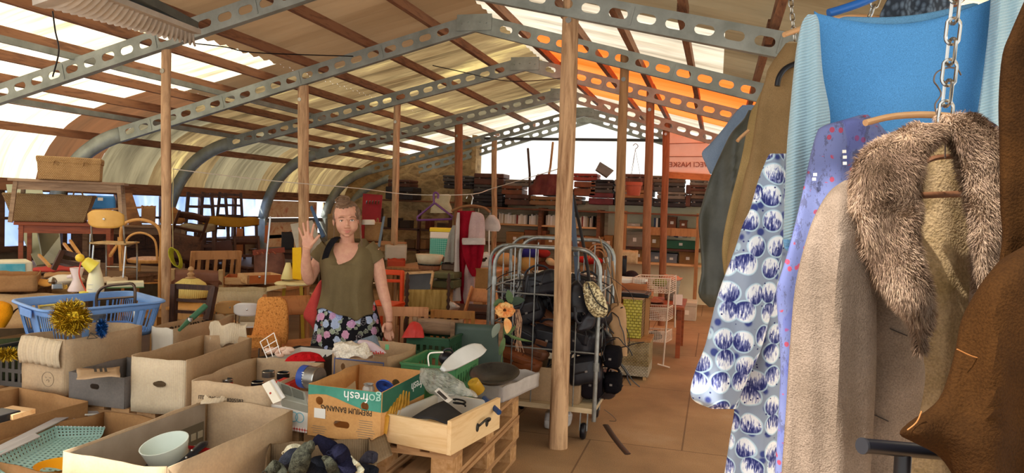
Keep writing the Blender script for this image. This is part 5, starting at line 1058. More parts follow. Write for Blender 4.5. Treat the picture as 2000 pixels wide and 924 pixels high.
# orange plastic chair at right of woman
orp=M('#e4501c','#d04416',4,rough=.4,name='orange_plastic'); T=thing('orange_chair','bright orange chair with open horizontal back rails, right of the woman','chair',at(768,600,7.2))
for nm,a_,b_,w2 in (('top_rail',(746,531,7.2),(788,533,7.2),.05),('back_rail',(746,548,7.2),(786,549,7.2),.03),('back_post',(786,529,7.2),(784,600,7.2),.045),('back_post',(747,529,7.2),(746,600,7.2),.045)): MB().bar(at(*a_),at(*b_),.03,w2,up=(0,0,1) if 'rail' in nm else None).build(nm,orp,T,world=True,bevel=.006)
p=at(768,590,7.2); MB().box((p.x,p.y-.2,p.z),(.3,.36,.03)).build('seat',orp,T,world=True)
for sx in(-.13,.13): MB().bar((p.x+sx,p.y-.36,p.z),(p.x+sx,p.y-.36,0),.035).build('leg',orp,T,world=True)
for x in (747,785): q=at(x,598,7.2); MB().bar(q,(q.x,q.y,0),.035).build('leg',orp,T,world=True)
# table group M
def ptab(label,px0,px1,py,d,dep,mat=oak,**k):
    a=at(px0,py,d); b=at(px1,py,d); return table(label,((a.x+b.x)/2,(a.y+b.y)/2+dep/2),(b-a).length,dep,(a.z+b.z)/2-.002,mat,rz=0 if dep>.7 else face((px0+px1)/2)*.5,**k)
ptab('table holding the wooden wash tub and the boxes around it',745,960,527,8.2,.9); ptab('long table in the middle rear with cartons and baskets',955,1215,560,8.6,.9); ptab('narrow table behind the tan bag with shallow trays',1125,1270,573,7.25,.65); ptab('low table beneath the black and white rug rolls',790,960,605,6.8,.5,darkwx)
T=thing('wash_tub','half wooden half white painted oval wash tub on the rear table','tub',at(838,526,8.2)); k=8.2/FPX; wr=wood('#8a5a3c','#6b4028','z',2,.6,.2); MB().lathe([(.001,0),(20*k,0),(22*k,10*k)],26,sy=.7).build('lower_staves',wr,T,smooth=True,solid=.01); MB().lathe([(22*k,10*k),(27.5*k,29*k)],26,sy=.7).build('upper_staves',M('#e0d6b8','#cfc09a',8,name='cream_staves'),T,smooth=True,solid=.01); MB().lathe([(22.3*k,8*k),(23.4*k,11*k)],26,sy=.71).build('hoop',iron,T,smooth=True,solid=.004)
s=N('teal_weave'); br=s.n('ShaderNodeTexChecker'); sx=s.n('ShaderNodeSeparateXYZ'); s.l(s.co(rot=(0,PI/4,0)),br.inputs[0]); br.inputs[3].default_value=55; br.inputs[1].default_value=lin('#2f9a86'); br.inputs[2].default_value=lin('#7fc4b4'); s.col(br.outputs[0]); teal=s.fin(.7)
p=at(860,500,8.9); k=8.9/FPX; T=thing('laundry_hamper','tall teal patterned hamper with yellow and white upper band','basket',(p.x,p.y,p.z-.14),face(860)); MB().bb(-21*k,21*k,0,.3,0,.14+34*k).build('hamper_body',teal,T,bevel=.01); MB().bb(-21.5*k,21.5*k,-.004,.304,.14+34*k,.14+47*k).build('white_band',paper,T,bevel=.01); MB().bb(-22.5*k,22.5*k,-.01,.31,.14+47*k,.14+54*k).build('lid',M('#e3cf3a',name='yellow_lid'),T,bevel=.008)
suitcase('small brown suitcase on the olive one beside the red dress',tuple(at(876,528,8.2)+V((0,.1,0))),.17,.25,.15,SC[8]); suitcase('olive green suitcase standing beneath the small brown suitcase',tuple(at(872,562,7.6)),.25,.25,.17,M('#6d6a48','#58563a',5,name='olive_case'))
lean('slate_board','dark slate panel in a light wooden frame behind the rush backed chair','board',[(793,536,7.3),(844,533,7.3),(838,577,7.2),(790,577,7.2)],M('#55585c','#484b50',4,rough=.7,name='slate'),.02); m=MB()
T=thing('board_frame','pale wooden frame around the dark slate panel','frame',at(818,577,7.25))
for a_,b_ in (((790,534),(846,531)),((846,531),(838,578)),((790,534),(788,578))): MB().bar(at(*a_,7.26),at(*b_,7.26),.02,.025).build('frame_bar',pinew,T,world=True)
crate_px('cardboard_box','straw coloured carton right of the pale knotty post, on the rear table',752,793,478,508,8.9,.3,bc[3]); crate_px('cardboard_box','red and orange carton below the straw coloured one',757,790,508,526,8.5,.3,M('#b5482c',name='orange_red_card'))
# spindle chair etc.
rush=M('#b99a58','#8a6c34',30,st=(1,1,.1),rough=.9,bump=.8,bs=60,name='rush_weave')
ch('spin','dark turned spindle chair with woven rush back, before the slate panel',831,528,6.5,face(831)+PI+.15,darkw,.92,backm=rush,seatm=rush,s=.95,z0=zat(831,528,6.5)-.95*.92)
ch('slat','pale slat back chair right of the woman\'s lowered hand',786,592,5.5,face(786)+PI,wood('#c98f62','#a46c42','z',1.5),.88)
ch('slat','honey slat back chair behind the grey brown chair',890,600,5.9,face(890)+PI-.1,wood('#b98040','#946030','z',1.5),.88)
ch('rail','grey brown chair with a broad curved top rail and slats, centre',872,613,5.3,face(872)+PI-.25,grw,.88)
ch('pad','dark green padded chair back with a white tag, next to the flower',938,620,5.2,face(938)+PI-.1,grw,.88,seatm=M('#3c4a40',rough=.5,name='green_vinyl'),backm=M('#45544a','#3c4a41',4,rough=.5,bump=.1,name='green_vinyl_back'))
ch('fold','reddish folding chair with plywood back rest, right of the red dress',933,562,6.6,face(933)-.5,wood('#c98a5a','#a4683c','z',1.5),.85,s=.85,z0=zat(933,562,6.6)-.85*.84)
for i,(px,py,col) in enumerate(((795,640,'#7c5238'),(820,628,'#6a4430'),(842,640,'#5a3a2a'))):
    T=thing('rolled_rug','rolled brown rug %s behind the red bag'%['nearest','middle','farthest'][i],'rug',at(px,py,6.2+.2*i)); p=at(px,py,6.2+.25*i); MB().tube([p+V((-.3,-.1,0)),p+V((.3,.1,.02))],.09,18).build('rug_roll',cloth(col,None,6,200,.4),T,world=True,smooth=True); q=p+V((-.305,-.1,0)); MB().tube([q+V((0,.07*(1-t/26)*cos(t*.8),.07*(1-t/26)*sin(t*.8))) for t in range(26)],.006,5).build('roll_edge',M('#c9a27c',name='rug_backing'),T,world=True); T.location.z=0
plastic=M('#b8b4b0','#d8d6d2',12,rough=.15,bump=.8,bs=14,spec=.8,name='clear_plastic_wrap')
T=thing('plastic_sheet','crumpled clear plastic wrap under the rush backed chair','plastic',at(850,605,6.6)); slab([(590,815,875),(594,800,890),(600,795,897),(606,800,890)],6.7,.12,nu=40,nv=14,seed=9).jit(.03,14).build('sheet',plastic,T,world=True)
RG=thing('red_bag','bright red bag with orange cloth in the dark green crate','bag',at(805,658,5.0)); slab([(628,806,812),(632,800,820),(642,794,826),(652,788,828),(660,784,830)],4.85,.09,nu=26,nv=14,seed=4,folds=[(30,.012,0,1)]).build('bag_body',M('#c8342c','#a82a24',5,rough=.5,bump=.1,name='red_fabric'),RG,world=True,smooth=True)
# clothes line with hangers
line=M('#d8d0c0',bump=0,name='line'); LP=[at(337,330,5.66),at(520,352,6.4),at(700,368,7.2),at(778,378,7.9),at(845,381,7.9),at(925,379,7.9),at(962,368,8.2),at(1050,342,7.0),at(1090,330,5.0)]
tag(MB().tube([V(p) for p in sp(LP,40)],.004,5).build('clothes_line',line,None,world=True),'thin pale line strung between the posts, sagging with hangers','line')
PH=thing('coat_hanger','purple plastic hanger on the clothes line','hanger',at(850,440,7.85)); pp=M('#6a3a70','#5a3060',5,rough=.35,bump=0,name='purple_plastic')
MB().tube([at(x,y,7.85) for x,y in sp([(848,398),(847,380),(851,376),(856,380),(855,388)],14)],.012,8).build('hook',pp,PH,world=True,smooth=True); MB().tube([at(x,y,7.85) for x,y in((848,397),(815,424),(815,430),(820,430),(882,428),(884,423),(850,397))],.012,8).build('shoulder_bar',pp,PH,world=True,smooth=True)
CH_=thing('lace_blouse','cream lace trimmed top hanging behind the purple hanger','clothes',at(862,418,7.95)); slab([(379,858,876),(383,855,881),(395,845,878),(405,842,882),(416,840,884)],8.0,.03,nu=22,nv=10).build('top_body',cloth('#cdbf9c','#bba984',6,300,.3,name='cream_lace'),CH_,world=True,smooth=True)
WH=thing('coat_hanger','broad curved wooden hanger carrying the red and white dress','hanger',at(920,408,7.7)); bow([(882,413),(900,405),(922,402),(945,406),(957,415)],7.7,.03,wood('#8a6240','#6a482c','x',2),'shoulder_bar',WH,.5); MB().tube([at(x,y,7.7) for x,y in sp([(921,402),(922,393),(924,386),(920,381),(914,382),(911,388)],14)],.006,6).build('hook',chrome,WH,world=True,smooth=True)
RD=thing('red_white_dress','dark red and white costume dress hanging from the wooden hanger','dress',at(912,600,7.7)); rdm=cloth('#b01c30','#861020',5,300,.3,name='crimson_cloth'); wtm=cloth('#d9cfc8','#c4b8b0',6,300,.3,name='off_white_cloth'); pkw=cloth('#d0b4b0','#bfa09c',6,300,.3,name='pinkish_cloth')
slab([(412,893,928),(430,896,926),(470,895,922),(520,897,912),(560,897,908),(600,899,908)],7.72,.05,nu=26,nv=20,folds=[(40,.01,0,1)]).build('red_panel',rdm,RD,world=True,smooth=True)
slab([(415,893,898),(440,890,898),(500,888,897),(560,885,899),(588,884,901)],7.66,.04,nu=22,nv=18,folds=[(40,.01,0,1)]).build('white_strip',wtm,RD,world=True,smooth=True)
slab([(414,922,932),(420,920,944),(440,916,947),(466,914,947),(476,908,946)],7.66,.025,nu=26,nv=14,folds=[(40,.01,0,1)]).build('bodice',pkw,RD,world=True,smooth=True)
slab([(470,904,946),(490,903,945),(510,908,942),(530,916,937),(540,922,933)],7.6,.035,nu=28,nv=14,folds=[(50,.015,0,1)]).build('red_skirt',rdm,RD,world=True,smooth=True)
slab([(465,903,948),(470,902,948),(478,903,948)],7.56,.08,nu=28,nv=4).build('waistband',wtm,RD,world=True,smooth=True)
slab([(512,911,914),(530,907,926),(560,906,928),(580,904,926),(598,908,924)],7.68,.05,nu=26,nv=14,folds=[(50,.01,0,1)]).build('underskirt',pkw,RD,world=True,smooth=True)
GS=thing('white_skirt','greyish white gauze skirt behind the left of the red dress','skirt',at(880,510,7.9)); slab([(440,884,890),(460,876,892),(490,870,892),(512,867,892)],7.9,.06,nu=24,nv=12,folds=[(50,.012,0,1)]).build('skirt_body',cloth('#b6b4a8','#a09e92',6,300,.3,name='gauze'),GS,world=True,smooth=True)
WB=thing('white_blouse','cream blouse hanging between the red dress and the slim post','blouse',at(960,450,7.9)); slab([(420,955,965),(430,948,974),(445,944,978),(452,950,974)],7.95,.05,nu=24,nv=10).build('blouse_body',wtm,WB,world=True,smooth=True)
m=MB().tube([at(955,450,7.8),at(955,585,7.8)],.008,6); tag(m.build('white_rod',paper,None,world=True),'thin white rod beside the slim post','rod')
# rear table stuff in the middle: tubs, bags, cartons
Zr=zat(1080,560,8.6)
def onrear(lab,x0,x1,yt,yb,d,mat,name='cardboard_box',dep=.28,**k): return crate_px(name,lab,x0,x1,yt,yb,d,dep,mat,z0=None,**k)
onrear('white box printed with a dark animal next to the red dress',934,954,494,522,8.0,paper,dep=.2); T=bpy.data.objects
p=at(944,508,7.97); o_=MB().ball(p,(.03,.004,.02),10).ball(p+V((.03,0,.02)),(.015,.004,.012),8); tag(o_.build('printed_animal',inkd,None,world=True),'small dark animal picture on the white box','picture')
onrear('dark red box right of the animal box',953,966,498,518,8.1,M('#9c1c20',name='dark_red_card'),dep=.15)
T=thing('paper_sack','brown paper sack right of the red dress','bag',at(945,580,7.2)); slab([(524,928,958),(530,930,966),(550,928,964),(578,926,964)],7.2,.09,nu=26,nv=14,seed=8,flat=.4).build('sack_body',card('#a47c50','#8a6238',0,'kraft'),T,world=True,smooth=True)
for i,(px,py,rx,rz_,c,nm,lab) in enumerate(((990,508,22,14,'#c9a878','cushion','straw coloured cushion seen through the left wire bars'),(1033,490,20,14,'#3c3a8c','clothes_heap','royal blue cloth heap behind the wire cage'),(1030,516,18,16,'#c09a5c','paper_bag','mustard brown paper bag behind the wire cage bars'),(1060,494,15,10,'#8c2c28','red_box','dull red box behind the cage, beside the thick post'),(1075,512,8,8,'#c8b890','straw_hat','pale round hat beside the thick post'),(1062,522,22,12,'#5c3424','leather_case','brown leather case below the red box'),(1141,527,11,12,'#9c7a58','round_vase','round brown vase between the straps'),(1150,508,28,8,'#b0302c','red_cushion','red cloth behind the hanging straps'),(1185,560,16,10,'#c9907a','pink_basin','pink cloth bundle beside the tan strap'),(1215,545,18,8,'#6a4430','brown_bundle','brown cloth bundle right of the second post'),(1232,540,16,12,'#3c3034','dark_sweater','dark sweater heap behind the wire trolley'))):
    d=8.95; T=thing(nm,lab,'household item',at(px,py+rz_,d)); k=d/FPX; m=MB().ball(at(px,py,d+.1),(rx*k,.12,rz_*k),18).jit(.02,7,i); m.build('body',cloth(c,None,6,200,.3),T,world=True,smooth=True)
for q in (('white shallow box in the middle of the rear table',1130,1262,540,552,7.6,paper,.25),('orange brown shallow tray in front of the white shallow box',1200,1262,552,572,7.3,M('#a4623a',name='terracotta'),.3),('cream slatted box between the posts on the rear table',1212,1244,490,514,8.8,M('#d0b48c','#b99c70',20,name='cream_slats'),.25),('black monitor like panel box right of the second post',1208,1222,500,540,8.6,blackm,.1),('white carton with a black opening left of the thick post',1040,1082,532,745,6.9,M('#d8cdb8',name='cream_card2'),.3),('tall cream cupboard behind the leopard bag',1108,1140,536,742,6.9,M('#d8cdb8',name='cream_card2'),.3),('pinkish cupboard behind the tan strap',1140,1192,545,738,7.0,M('#b99c84',name='dusty_pink'),.3)): onrear(*q[:6],q[6],dep=q[7])
# drums of rattan chairs behind: curved cane frames
T=thing('cane_chair','brown cane chair with looped frame behind the straps','chair',at(1165,560,7.8)); cn=M('#9a6c48',name='cane')
for r in(16,22,28): MB().tube([at(1168+r*.8*cos(a),505-r*sin(a),7.8+.02*r*.1) for a in [PI*i/14 for i in range(15)]],.008,6).build('cane_loop',cn,T,world=True,smooth=True)
for x in(1146,1190): MB().rod(at(x,505,7.8),V((at(x,505,7.8).x,at(x,505,7.8).y,0)),.014).build('leg',cn,T,world=True)
# ---------------- wheeled cages ----------------
gal=M('#9a9c98','#7d807c',20,rough=.35,metal=.6,bump=.05,name='cage_steel')
CA=thing('wire_cage','wheeled steel tube cage full of black bags behind the thick foreground post','cage trolley',(-1.0,5.2,0))
def cgp(px,py,d): return at(px,py,d)
XL,XRr=-1.50,-.745; YF,YK=4.93,5.62; zt_=atY(1060,478,5.3).z; zf=zt_
def arch(y,h,xl,xr,z0l,z0r,R_=.15):
    P=[(xl,y,z0l)]+[(xl+R_-R_*cos(a*PI/12),y,h-R_+R_*sin(a*PI/12)) for a in range(7)]+[(xr-R_+R_*sin(a*PI/12),y,h-R_+R_*cos(a*PI/12)) for a in range(7)]+[(xr,y,z0r)]
    return P
for nm,pts,r in (('tube_arch',arch(YF,zf,XL,XRr,.22,.15),.0155),('tube_arch',arch(YK,zf+.04,XL,XRr,.22,.15),.0155)):
    MB().tube(pts,r,10).build(nm,gal,CA,world=True,smooth=True)
for Y in(YF,YK):
    for z in(1.0,.62): MB().tube([(XL,Y,z),(XRr,Y,z-.0)],.006,6).build('cross_bar',gal,CA,world=True)
    for i in range(1,5): 
        X=XL+(XRr-XL)*i/5; MB().tube([(X,Y-.008,.24),(X,Y-.008,zf)],.0045,6).build('wire_bar',gal,CA,world=True)
for X in(XL,XRr):
    for z in(1.04,.78,.55,.24): MB().tube([(X,YF,z),(X,YK,z)],.006,6).build('side_bar',gal,CA,world=True)
    for i in range(1,3): Y=YF+(YK-YF)*i/3; MB().tube([(X,Y,.24),(X,Y,zf-.15)],.0045,6).build('side_bar',gal,CA,world=True)
    MB().lathe([(.022,0),(.022,.06)],10,(X,YF,.5)).build('collar',gal,CA,world=True); MB().lathe([(.022,0),(.022,.06)],10,(X,YF,1.05)).build('collar',gal,CA,world=True)
MB().bb(XL,XRr,YF,YK,.20,.235).build('base_board',grb,CA,world=True)
for X in(XL+.08,XRr-.08):
    for Y in(YF+.06,YK-.06):
        w_=MB().lathe([(.001,-.018),(.05,-.018),(.058,-.01),(.058,.01),(.05,.018),(.001,.018)],18,(X,Y,.058),Matrix.Rotation(PI/2,3,'Y')).build('wheel',blackm,CA,world=True,smooth=True); MB().bar((X-.025,Y,.06),(X-.025,Y+.02,.2),.006,.03).bar((X+.025,Y,.06),(X+.025,Y+.02,.2),.006,.03).build('wheel_fork',gal,w_,world=True)
CB=thing('wire_cage','second steel tube cage further back with wire bars at its left','cage trolley',(-1.2,6.2,0)); 
for Y,h in((5.95,zt_-.05),(6.6,zt_-.0)): MB().tube(arch(Y,h,-1.85,-.92,.2,.2),.0155,10).build('tube_arch',gal,CB,world=True,smooth=True)
for i in range(1,8,2): X=-1.85+.93*i/8; MB().tube([(X,5.95,.2),(X,5.95,zt_-.06)],.0045,6).build('wire_bar',gal,CB,world=True)
for z in(.3,.62,.95): MB().tube([(-1.85,5.95,z),(-.92,5.95,z)],.006,6).build('cross_bar',gal,CB,world=True)
MB().bb(-1.85,-.92,5.95,6.6,.17,.2).build('base_board',grb,CB,world=True)
# contents of the cages
blk2=M('#17161a','#26252b',8,rough=.4,bump=.3,bs=20,name='black_leather'); brl=M('#7a4e34','#5f3a26',8,rough=.5,bump=.3,bs=30,name='brown_leather_bag'); cgl=M('#8e4e2c','#74401f',8,rough=.5,bump=.3,bs=20,name='cognac_leather')
rdd=random.Random(11)
BG0=None
def bag(name,label,c,w_,l_,h,mat,rz=0,tilt=(0,0),strap=True,seed=0,group=None):
    T=thing(name,label,'bag',c,rz,group,(tilt[0],tilt[1],rz)); m=MB().ball((0,0,0),(1,1,1),24); sg=lambda a,e_:(abs(a)**e_)*(1 if a>0 else -1)
    for i,p in enumerate(m.v):
        m.v[i]=V((sg(p.x,.5)*w_/2,sg(p.y,.6)*l_/2*(1-.3*p.z),h/2+sg(p.z,.55)*h/2))
    m.jit(min(w_,h)*.13,6.5,seed).jit(.006,30,seed).build('bag_body',mat,T,smooth=True)
    MB().grid(lambda u,v:V(((u-.5)*w_*.8,-l_/2*.86-.01*sin(PI*u),h*(.45+.42*v))),8,5).jit(.004,20).build('flap',mat,T,smooth=True,solid=.006)
    if strap: MB().tube(sp([(-w_*.4,0,h*.7),(-w_*.3,0,h*1.1),(0,-.03,h*1.25),(w_*.3,0,h*1.1),(w_*.4,0,h*.7)],16),.008,6,flat=.5).build('strap',mat,T,smooth=True)
    MB().box((0,-l_/2*.95-.01,h*.5),(.018,.006,.014)).build('buckle',dullm,T); return T
pos=[(-1.36,5.1,.62),(-1.12,5.12,.60),(-.88,5.1,.62),(-1.38,5.38,.64),(-1.1,5.4,.66),(-.84,5.42,.62),(-1.28,5.15,.80),(-1.0,5.2,.80),(-.8,5.2,.78),(-1.3,5.42,.84),(-1.0,5.45,.82),(-.82,5.05,.42),(-.80,5.32,.30),(-1.2,5.2,.98),(-.95,5.25,.96)]
wd=['low left front','low centre front','low right front','low left rear','low centre rear','low right rear','middle left','middle centre','middle right','upper left rear','upper centre rear','right, above the cage floor','right rear, above the cage floor','top left','top centre']
for i,(X,Y,Z) in enumerate(pos): bag('handbag','black bag in the cage heap, '+wd[i],(X,Y,Z-.03),.26,.20,.19,blk2,rz=rdd.uniform(-.8,.8),tilt=(rdd.uniform(-.5,.5),rdd.uniform(-.5,.5)),seed=i)
for i in range(5): bag('handbag','brown leather bag with long creases, %s of five in the cage at left'%['lowest','second','middle','fourth','highest'][i],(-1.36+.04*i,5.02+.05*i,.48+.07*i),.42,.12,.10,brl if i else cgl,rz=-.1*i,tilt=(.2,.25),seed=20+i,strap=False)
# strewn straps, belts
bkm=blk2
for i,(pts,r,lab) in enumerate((([(1183,830,5.0),(1196,850,4.8),(1213,872,4.6),(1226,887,4.5)],.022,'wide dark strap trailing from the cage to the floor'),([(1180,800,5.1),(1196,812,5.1),(1203,822,5.1),(1190,822,5.1)],.006,'thin black strap curled on the floor beside the cage'),([(1115,380,5.3),(1119,430,5.2),(1125,500,5.1),(1130,560,5.0)],.018,'long blue grey webbing strap hanging right of the thick post'),([(1118,378,5.35),(1132,440,5.25),(1147,520,5.1),(1152,560,5.0)],.014,'black strap hanging beside the blue grey webbing'))):
    mt=[M('#3a2a22',rough=.5,name='dark_strap'),bkm,M('#4a5668',rough=.7,name='blue_grey_webbing'),bkm][i]; T=thing('strap',lab,'strap',at(*pts[-1])); MB().tube([V(at(*q)) for q in [tuple(x) for x in sp(pts,16)]],r,8,flat=.25).build('strap_band',mt,T,world=True,smooth=True)
    if i==2: MB().tube([at(x,y,5.08) for x,y in((1120,492),(1129,491),(1129,500),(1121,500))],.004,5,closed=True).build('buckle',chrome,T,world=True)
# leopard bag, black bag, tan bag
s=N('leopard'); v=s.vor(s.co((1,.4,1)),75); cl=s.ramp(v.outputs['Distance'],[(.22,'#3a2c1c'),(.34,'#a89468'),(.48,'#1b1612'),(.6,'#cdbf94')]); s.col(cl); leo=s.fin(.5)
BB=thing('handbag','plain black leather handbag hanging behind the leopard print bag','bag',at(1125,640,5.0)); slab([(548,1124,1142),(560,1112,1146),(590,1106,1148),(610,1114,1150)],4.98,.07,nu=26,nv=14,flat=.4).build('bag_body',blk2,BB,world=True,smooth=True); MB().tube([at(x,y,4.9) for x,y in sp([(1122,600),(1125,625),(1135,632),(1150,620)],12)],.01,7,flat=.4).build('strap',blk2,BB,world=True,smooth=True)
slab([(604,1152,1158),(620,1140,1164),(640,1126,1158),(648,1126,1140)],4.93,.05,nu=20,nv=10).build('bag_end',blk2,BB,world=True,smooth=True)
LB_=thing('leopard_bag','leopard print handbag with black trim hanging on the cage corner','bag',at(1165,620,4.85)); slab([(550,1144,1158),(558,1138,1168),(575,1140,1178),(595,1144,1186),(610,1152,1187),(620,1162,1180)],4.86,.07,nu=30,nv=18,flat=.45).build('bag_body',leo,LB_,world=True,smooth=True)
MB().tube([at(x,y,4.785) for x,y in sp([(1148,552),(1156,572),(1168,592),(1185,604)],12)],.012,7,flat=.4).build('trim',blk2,LB_,world=True,smooth=True); MB().tube([at(x,y,4.80) for x,y in sp([(1138,560),(1130,550),(1128,540),(1131,525)],12)],.012,7,flat=.4).build('strap',blk2,LB_,world=True,smooth=True)
for x,y in((1148,562),(1141,574),(1132,580)): MB().ball(at(x,y,4.78),.007,8).build('stud',chrome,LB_,world=True)
TN=thing('tan_bag','slim tan shoulder bag hanging on the second right post','bag',at(1205,690,5.3)); tn=M('#b08c64','#9a7650',6,rough=.6,bump=.2,name='tan_leather'); slab([(592,1196,1212),(600,1188,1220),(616,1184,1223),(640,1190,1224),(670,1198,1225),(696,1198,1225)],5.3,.05,nu=28,nv=16,flat=.4).build('bag_body',tn,TN,world=True,smooth=True)
MB().tube([at(x,y,5.2) for x,y in sp([(1185,618),(1200,600),(1208,595),(1203,570),(1196,548),(1186,515),(1176,480),(1170,462)],24)],.016,8,flat=.25).build('strap',tn,TN,world=True,smooth=True); MB().tube([at(x,y,5.15) for x,y in((1178,504),(1186,503),(1188,512),(1180,514))],.005,6,closed=True).build('buckle',chrome,TN,world=True); MB().tube([at(x,y,5.22) for x,y in sp([(1208,596),(1201,560),(1199,530),(1196,510)],12)],.008,7,flat=.4).build('strap',tn,TN,world=True,smooth=True)
# carton at the bottom of the cage
A=V((-1.42,5.0,.236)); carton('cardboard_box','open brown carton on the floor of the wheeled cage, behind the thick post',cart,A,A+V((.55,0,0)),.236,.24,.30,cB,holes=[(0,stad(.50,.16,.04,.02))])
bag('cloth_bag','dark bulging cloth bag at the right end of the cage',(-.80,5.15,.25),.16,.2,.24,cloth('#2a2428','#1c181c',5,200,.3,name='dark_cloth'),seed=50,strap=False); bag('cloth_bag','black jacket bundle hanging outside the right cage corner',(-.66,5.1,.50),.12,.22,.16,cloth('#1a181c','#121014',5,200,.3,name='black_cloth'),seed=51,strap=False); bag('cloth_bag','grey plastic bundle on the floor behind the thick post',(-1.05,5.2,.0),.2,.2,.14,plastic,seed=52,strap=False); bag('cloth_bag','small black cloth spilling lower at the right cage corner',(-.66,5.2,.30),.12,.2,.15,cloth('#1a181c','#121014',5,200,.3,name='black_cloth'),seed=53)
rt=random.Random(21); m=MB()
for i in range(70):
    x=rt.uniform(-1.42,-.70) if i<48 else rt.uniform(-.74,-.60); y=rt.uniform(4.97,5.3); z=rt.uniform(.45,1.15) if i<48 else rt.uniform(.3,1.0)
    p=V((x,y,z)); P=[p]; dd=V((rt.uniform(-1,1),rt.uniform(-.3,.3),rt.uniform(-1,.3))).normalized()
    for k in range(5): dd=(dd+V((rt.uniform(-.5,.5),rt.uniform(-.2,.2),rt.uniform(-.7,.3)))).normalized(); P.append(P[-1]+dd*.055)
    m.tube([V(q) for q in sp(P,10)],rt.choice((.004,.007,.010)),6,flat=.5)
tag(m.build('strap_tangle',blk2,None,world=True),'tangle of thin black straps hanging through the bags in the wheeled cage','straps',kind='stuff')
# plastic wrapped items in the second cage
for i,(X,Y,Z,lab) in enumerate(((-1.65,6.2,.74,'left, upper'),(-1.3,6.2,.76,'centre, upper'),(-1.62,6.2,.45,'left, lower'),(-1.25,6.2,.46,'centre, lower'),(-1.08,6.2,.7,'right, upper'))): bag('wrapped_shoes','black goods in glossy plastic wrap inside the rear cage, '+lab,(X,Y,Z),.34,.4,.26,M('#1c1b1e','#8c8c90',30,rough=.15,bump=.8,bs=30,spec=.8,lo=.58,hi=.66,name='glossy_wrap'),seed=60+i,strap=False)
# flower
FT=thing('artificial_flower','large orange cream artificial flower with green leaves tied to the cage','flower',at(985,720,4.7)); pet=M('#d8803c','#e8c07c',14,rough=.6,bump=.2,name='petal_orange'); gr1=M('#5c7040','#3c5030',8,rough=.6,bump=.2,name='leaf_green')
c=at(986,606,4.72); rf=random.Random(2)
for i in range(9):
    a=2*PI*i/9; 
    def pf(u,v,a=a):
        r=.012+.055*v; w_=.034*sin(PI*(.15+.8*v)); x=r*cos(a)-(u-.5)*2*w_*sin(a); z=r*sin(a)*.8+(u-.5)*2*w_*cos(a); return c+RT*x+UP*z-fwd*(.035*v*(1.1-v)+.012*(1-(2*u-1)**2)*-1)+noise.noise_vector(V((u*3,v*3,i)))*.008
    MB().grid(pf,6,6).build('petal',pet,FT,world=True,smooth=True)
def leaf(pts,wd_,mat,nm='leaf'):
    P=[V(at(*q)) for q in [tuple(x) for x in sp(pts,8)]]; m=MB()
    def f(u,v): i=min(8,int(round(v*8))); p=P[i]; t=(P[min(8,i+1)]-P[max(0,i-1)]).normalized(); s_=t.cross(fwd).normalized(); return p+s_*((u-.5)*2*wd_*sin(PI*min(.98,.08+.9*v)))+fwd*(.01*abs(u-.5))
    return m.grid(f,4,8).build(nm,mat,FT,world=True,smooth=True)
leaf([(998,592,4.75),(995,580,4.75),(992,566,4.75)],.024,gr1); leaf([(985,595,4.75),(975,590,4.74),(964,598,4.73)],.022,gr1); leaf([(975,632,4.7),(968,645,4.7),(962,660,4.7)],.024,M('#7c8474',name='grey_leaf')); leaf([(984,640,4.68),(992,650,4.68),(1008,636,4.68)],.018,gr1); leaf([(990,650,4.7),(1005,660,4.7),(1040,668,4.72)],.010,gr1); leaf([(985,660,4.7),(980,680,4.7),(975,694,4.7)],.018,gr1); leaf([(990,595,4.85),(1008,588,4.85),(1025,586,4.85)],.028,M('#3a4a3c',name='dark_leaf')); leaf([(988,622,4.66),(992,636,4.66),(990,652,4.66)],.026,pet,'petal')
MB().tube([at(x,y,4.76) for x,y in sp([(986,608),(984,650),(980,700),(976,722)],12)],.004,6).build('stem',gr1,FT,world=True)
HG=thing('dried_twigs','tuft of reddish dried twigs hanging right of the flower','twigs',at(1015,690,4.8)); m=MB()
for i in range(16): x=rf.uniform(1004,1014); m.tube([at(x,604,4.8),at(x+rf.uniform(-2,6),625,4.8),at(x+rf.uniform(-4,10),650,4.79),at(x+rf.uniform(-8,12),rf.uniform(660,690),4.8)],.0014,4)
m.build('twigs',M('#9a6a50','#c0a080',30,name='dry_twig'),HG,world=True)
# ---------------- baskets by the aisle ----------------
wkY=weave('#c9c04a','#dcd470','#7a7030',26,36,'yellow_wicker'); wkW=weave('#d8ccb4','#c4b698','#5a4a34',34,66,'white_wicker',band=(.13,.37,'#c4a83c'))
a=atZ(1203,738,0); b=atZ(1262,752,0); hx=-.56
T=thing('wicker_chest','white and ochre woven trunk with wooden slat lid on the floor','basket',(a.x,a.y,0),0); ww=b.x-a.x; tl=.42; th_=hz(1262,752,0,672)
MB().bb(0,ww,0,tl,.03,th_-.02).build('trunk_body',wkW,T,bevel=.01)
for x in(.02,ww-.05): MB().bb(x,x+.03,.01,.04,0,.04).build('foot',pinew,T)
for i in range(4): MB().bb(-.01,ww+.01,.01+i*tl/4,(i+1)*tl/4-.004,th_-.02,th_).build('lid_slat',oak,T)
a2=atZ(1210,668,th_); T=thing('wicker_hamper','tall yellow green woven hamper with pale rim, on top of the woven trunk','basket',(a.x+.03,a.y+.06,th_),0); h2=hz(1245,668,th_,586)-th_; w2=(1244-1206)*depth(a2)/FPX
MB().bb(0,w2,0,.34,0,h2-.02).build('hamper_body',wkY,T,bevel=.008); MB().bb(w2+.001,w2+.006,.01,.33,.01,h2-.03).build('side_weave',weave('#8a6a44','#a5825a','#4a3420',22,32,'brown_wicker'),T); MB().bb(-.008,w2+.012,-.008,.348,h2-.02,h2).build('lid',M('#b59070',name='wicker_lid'),T,bevel=.004)
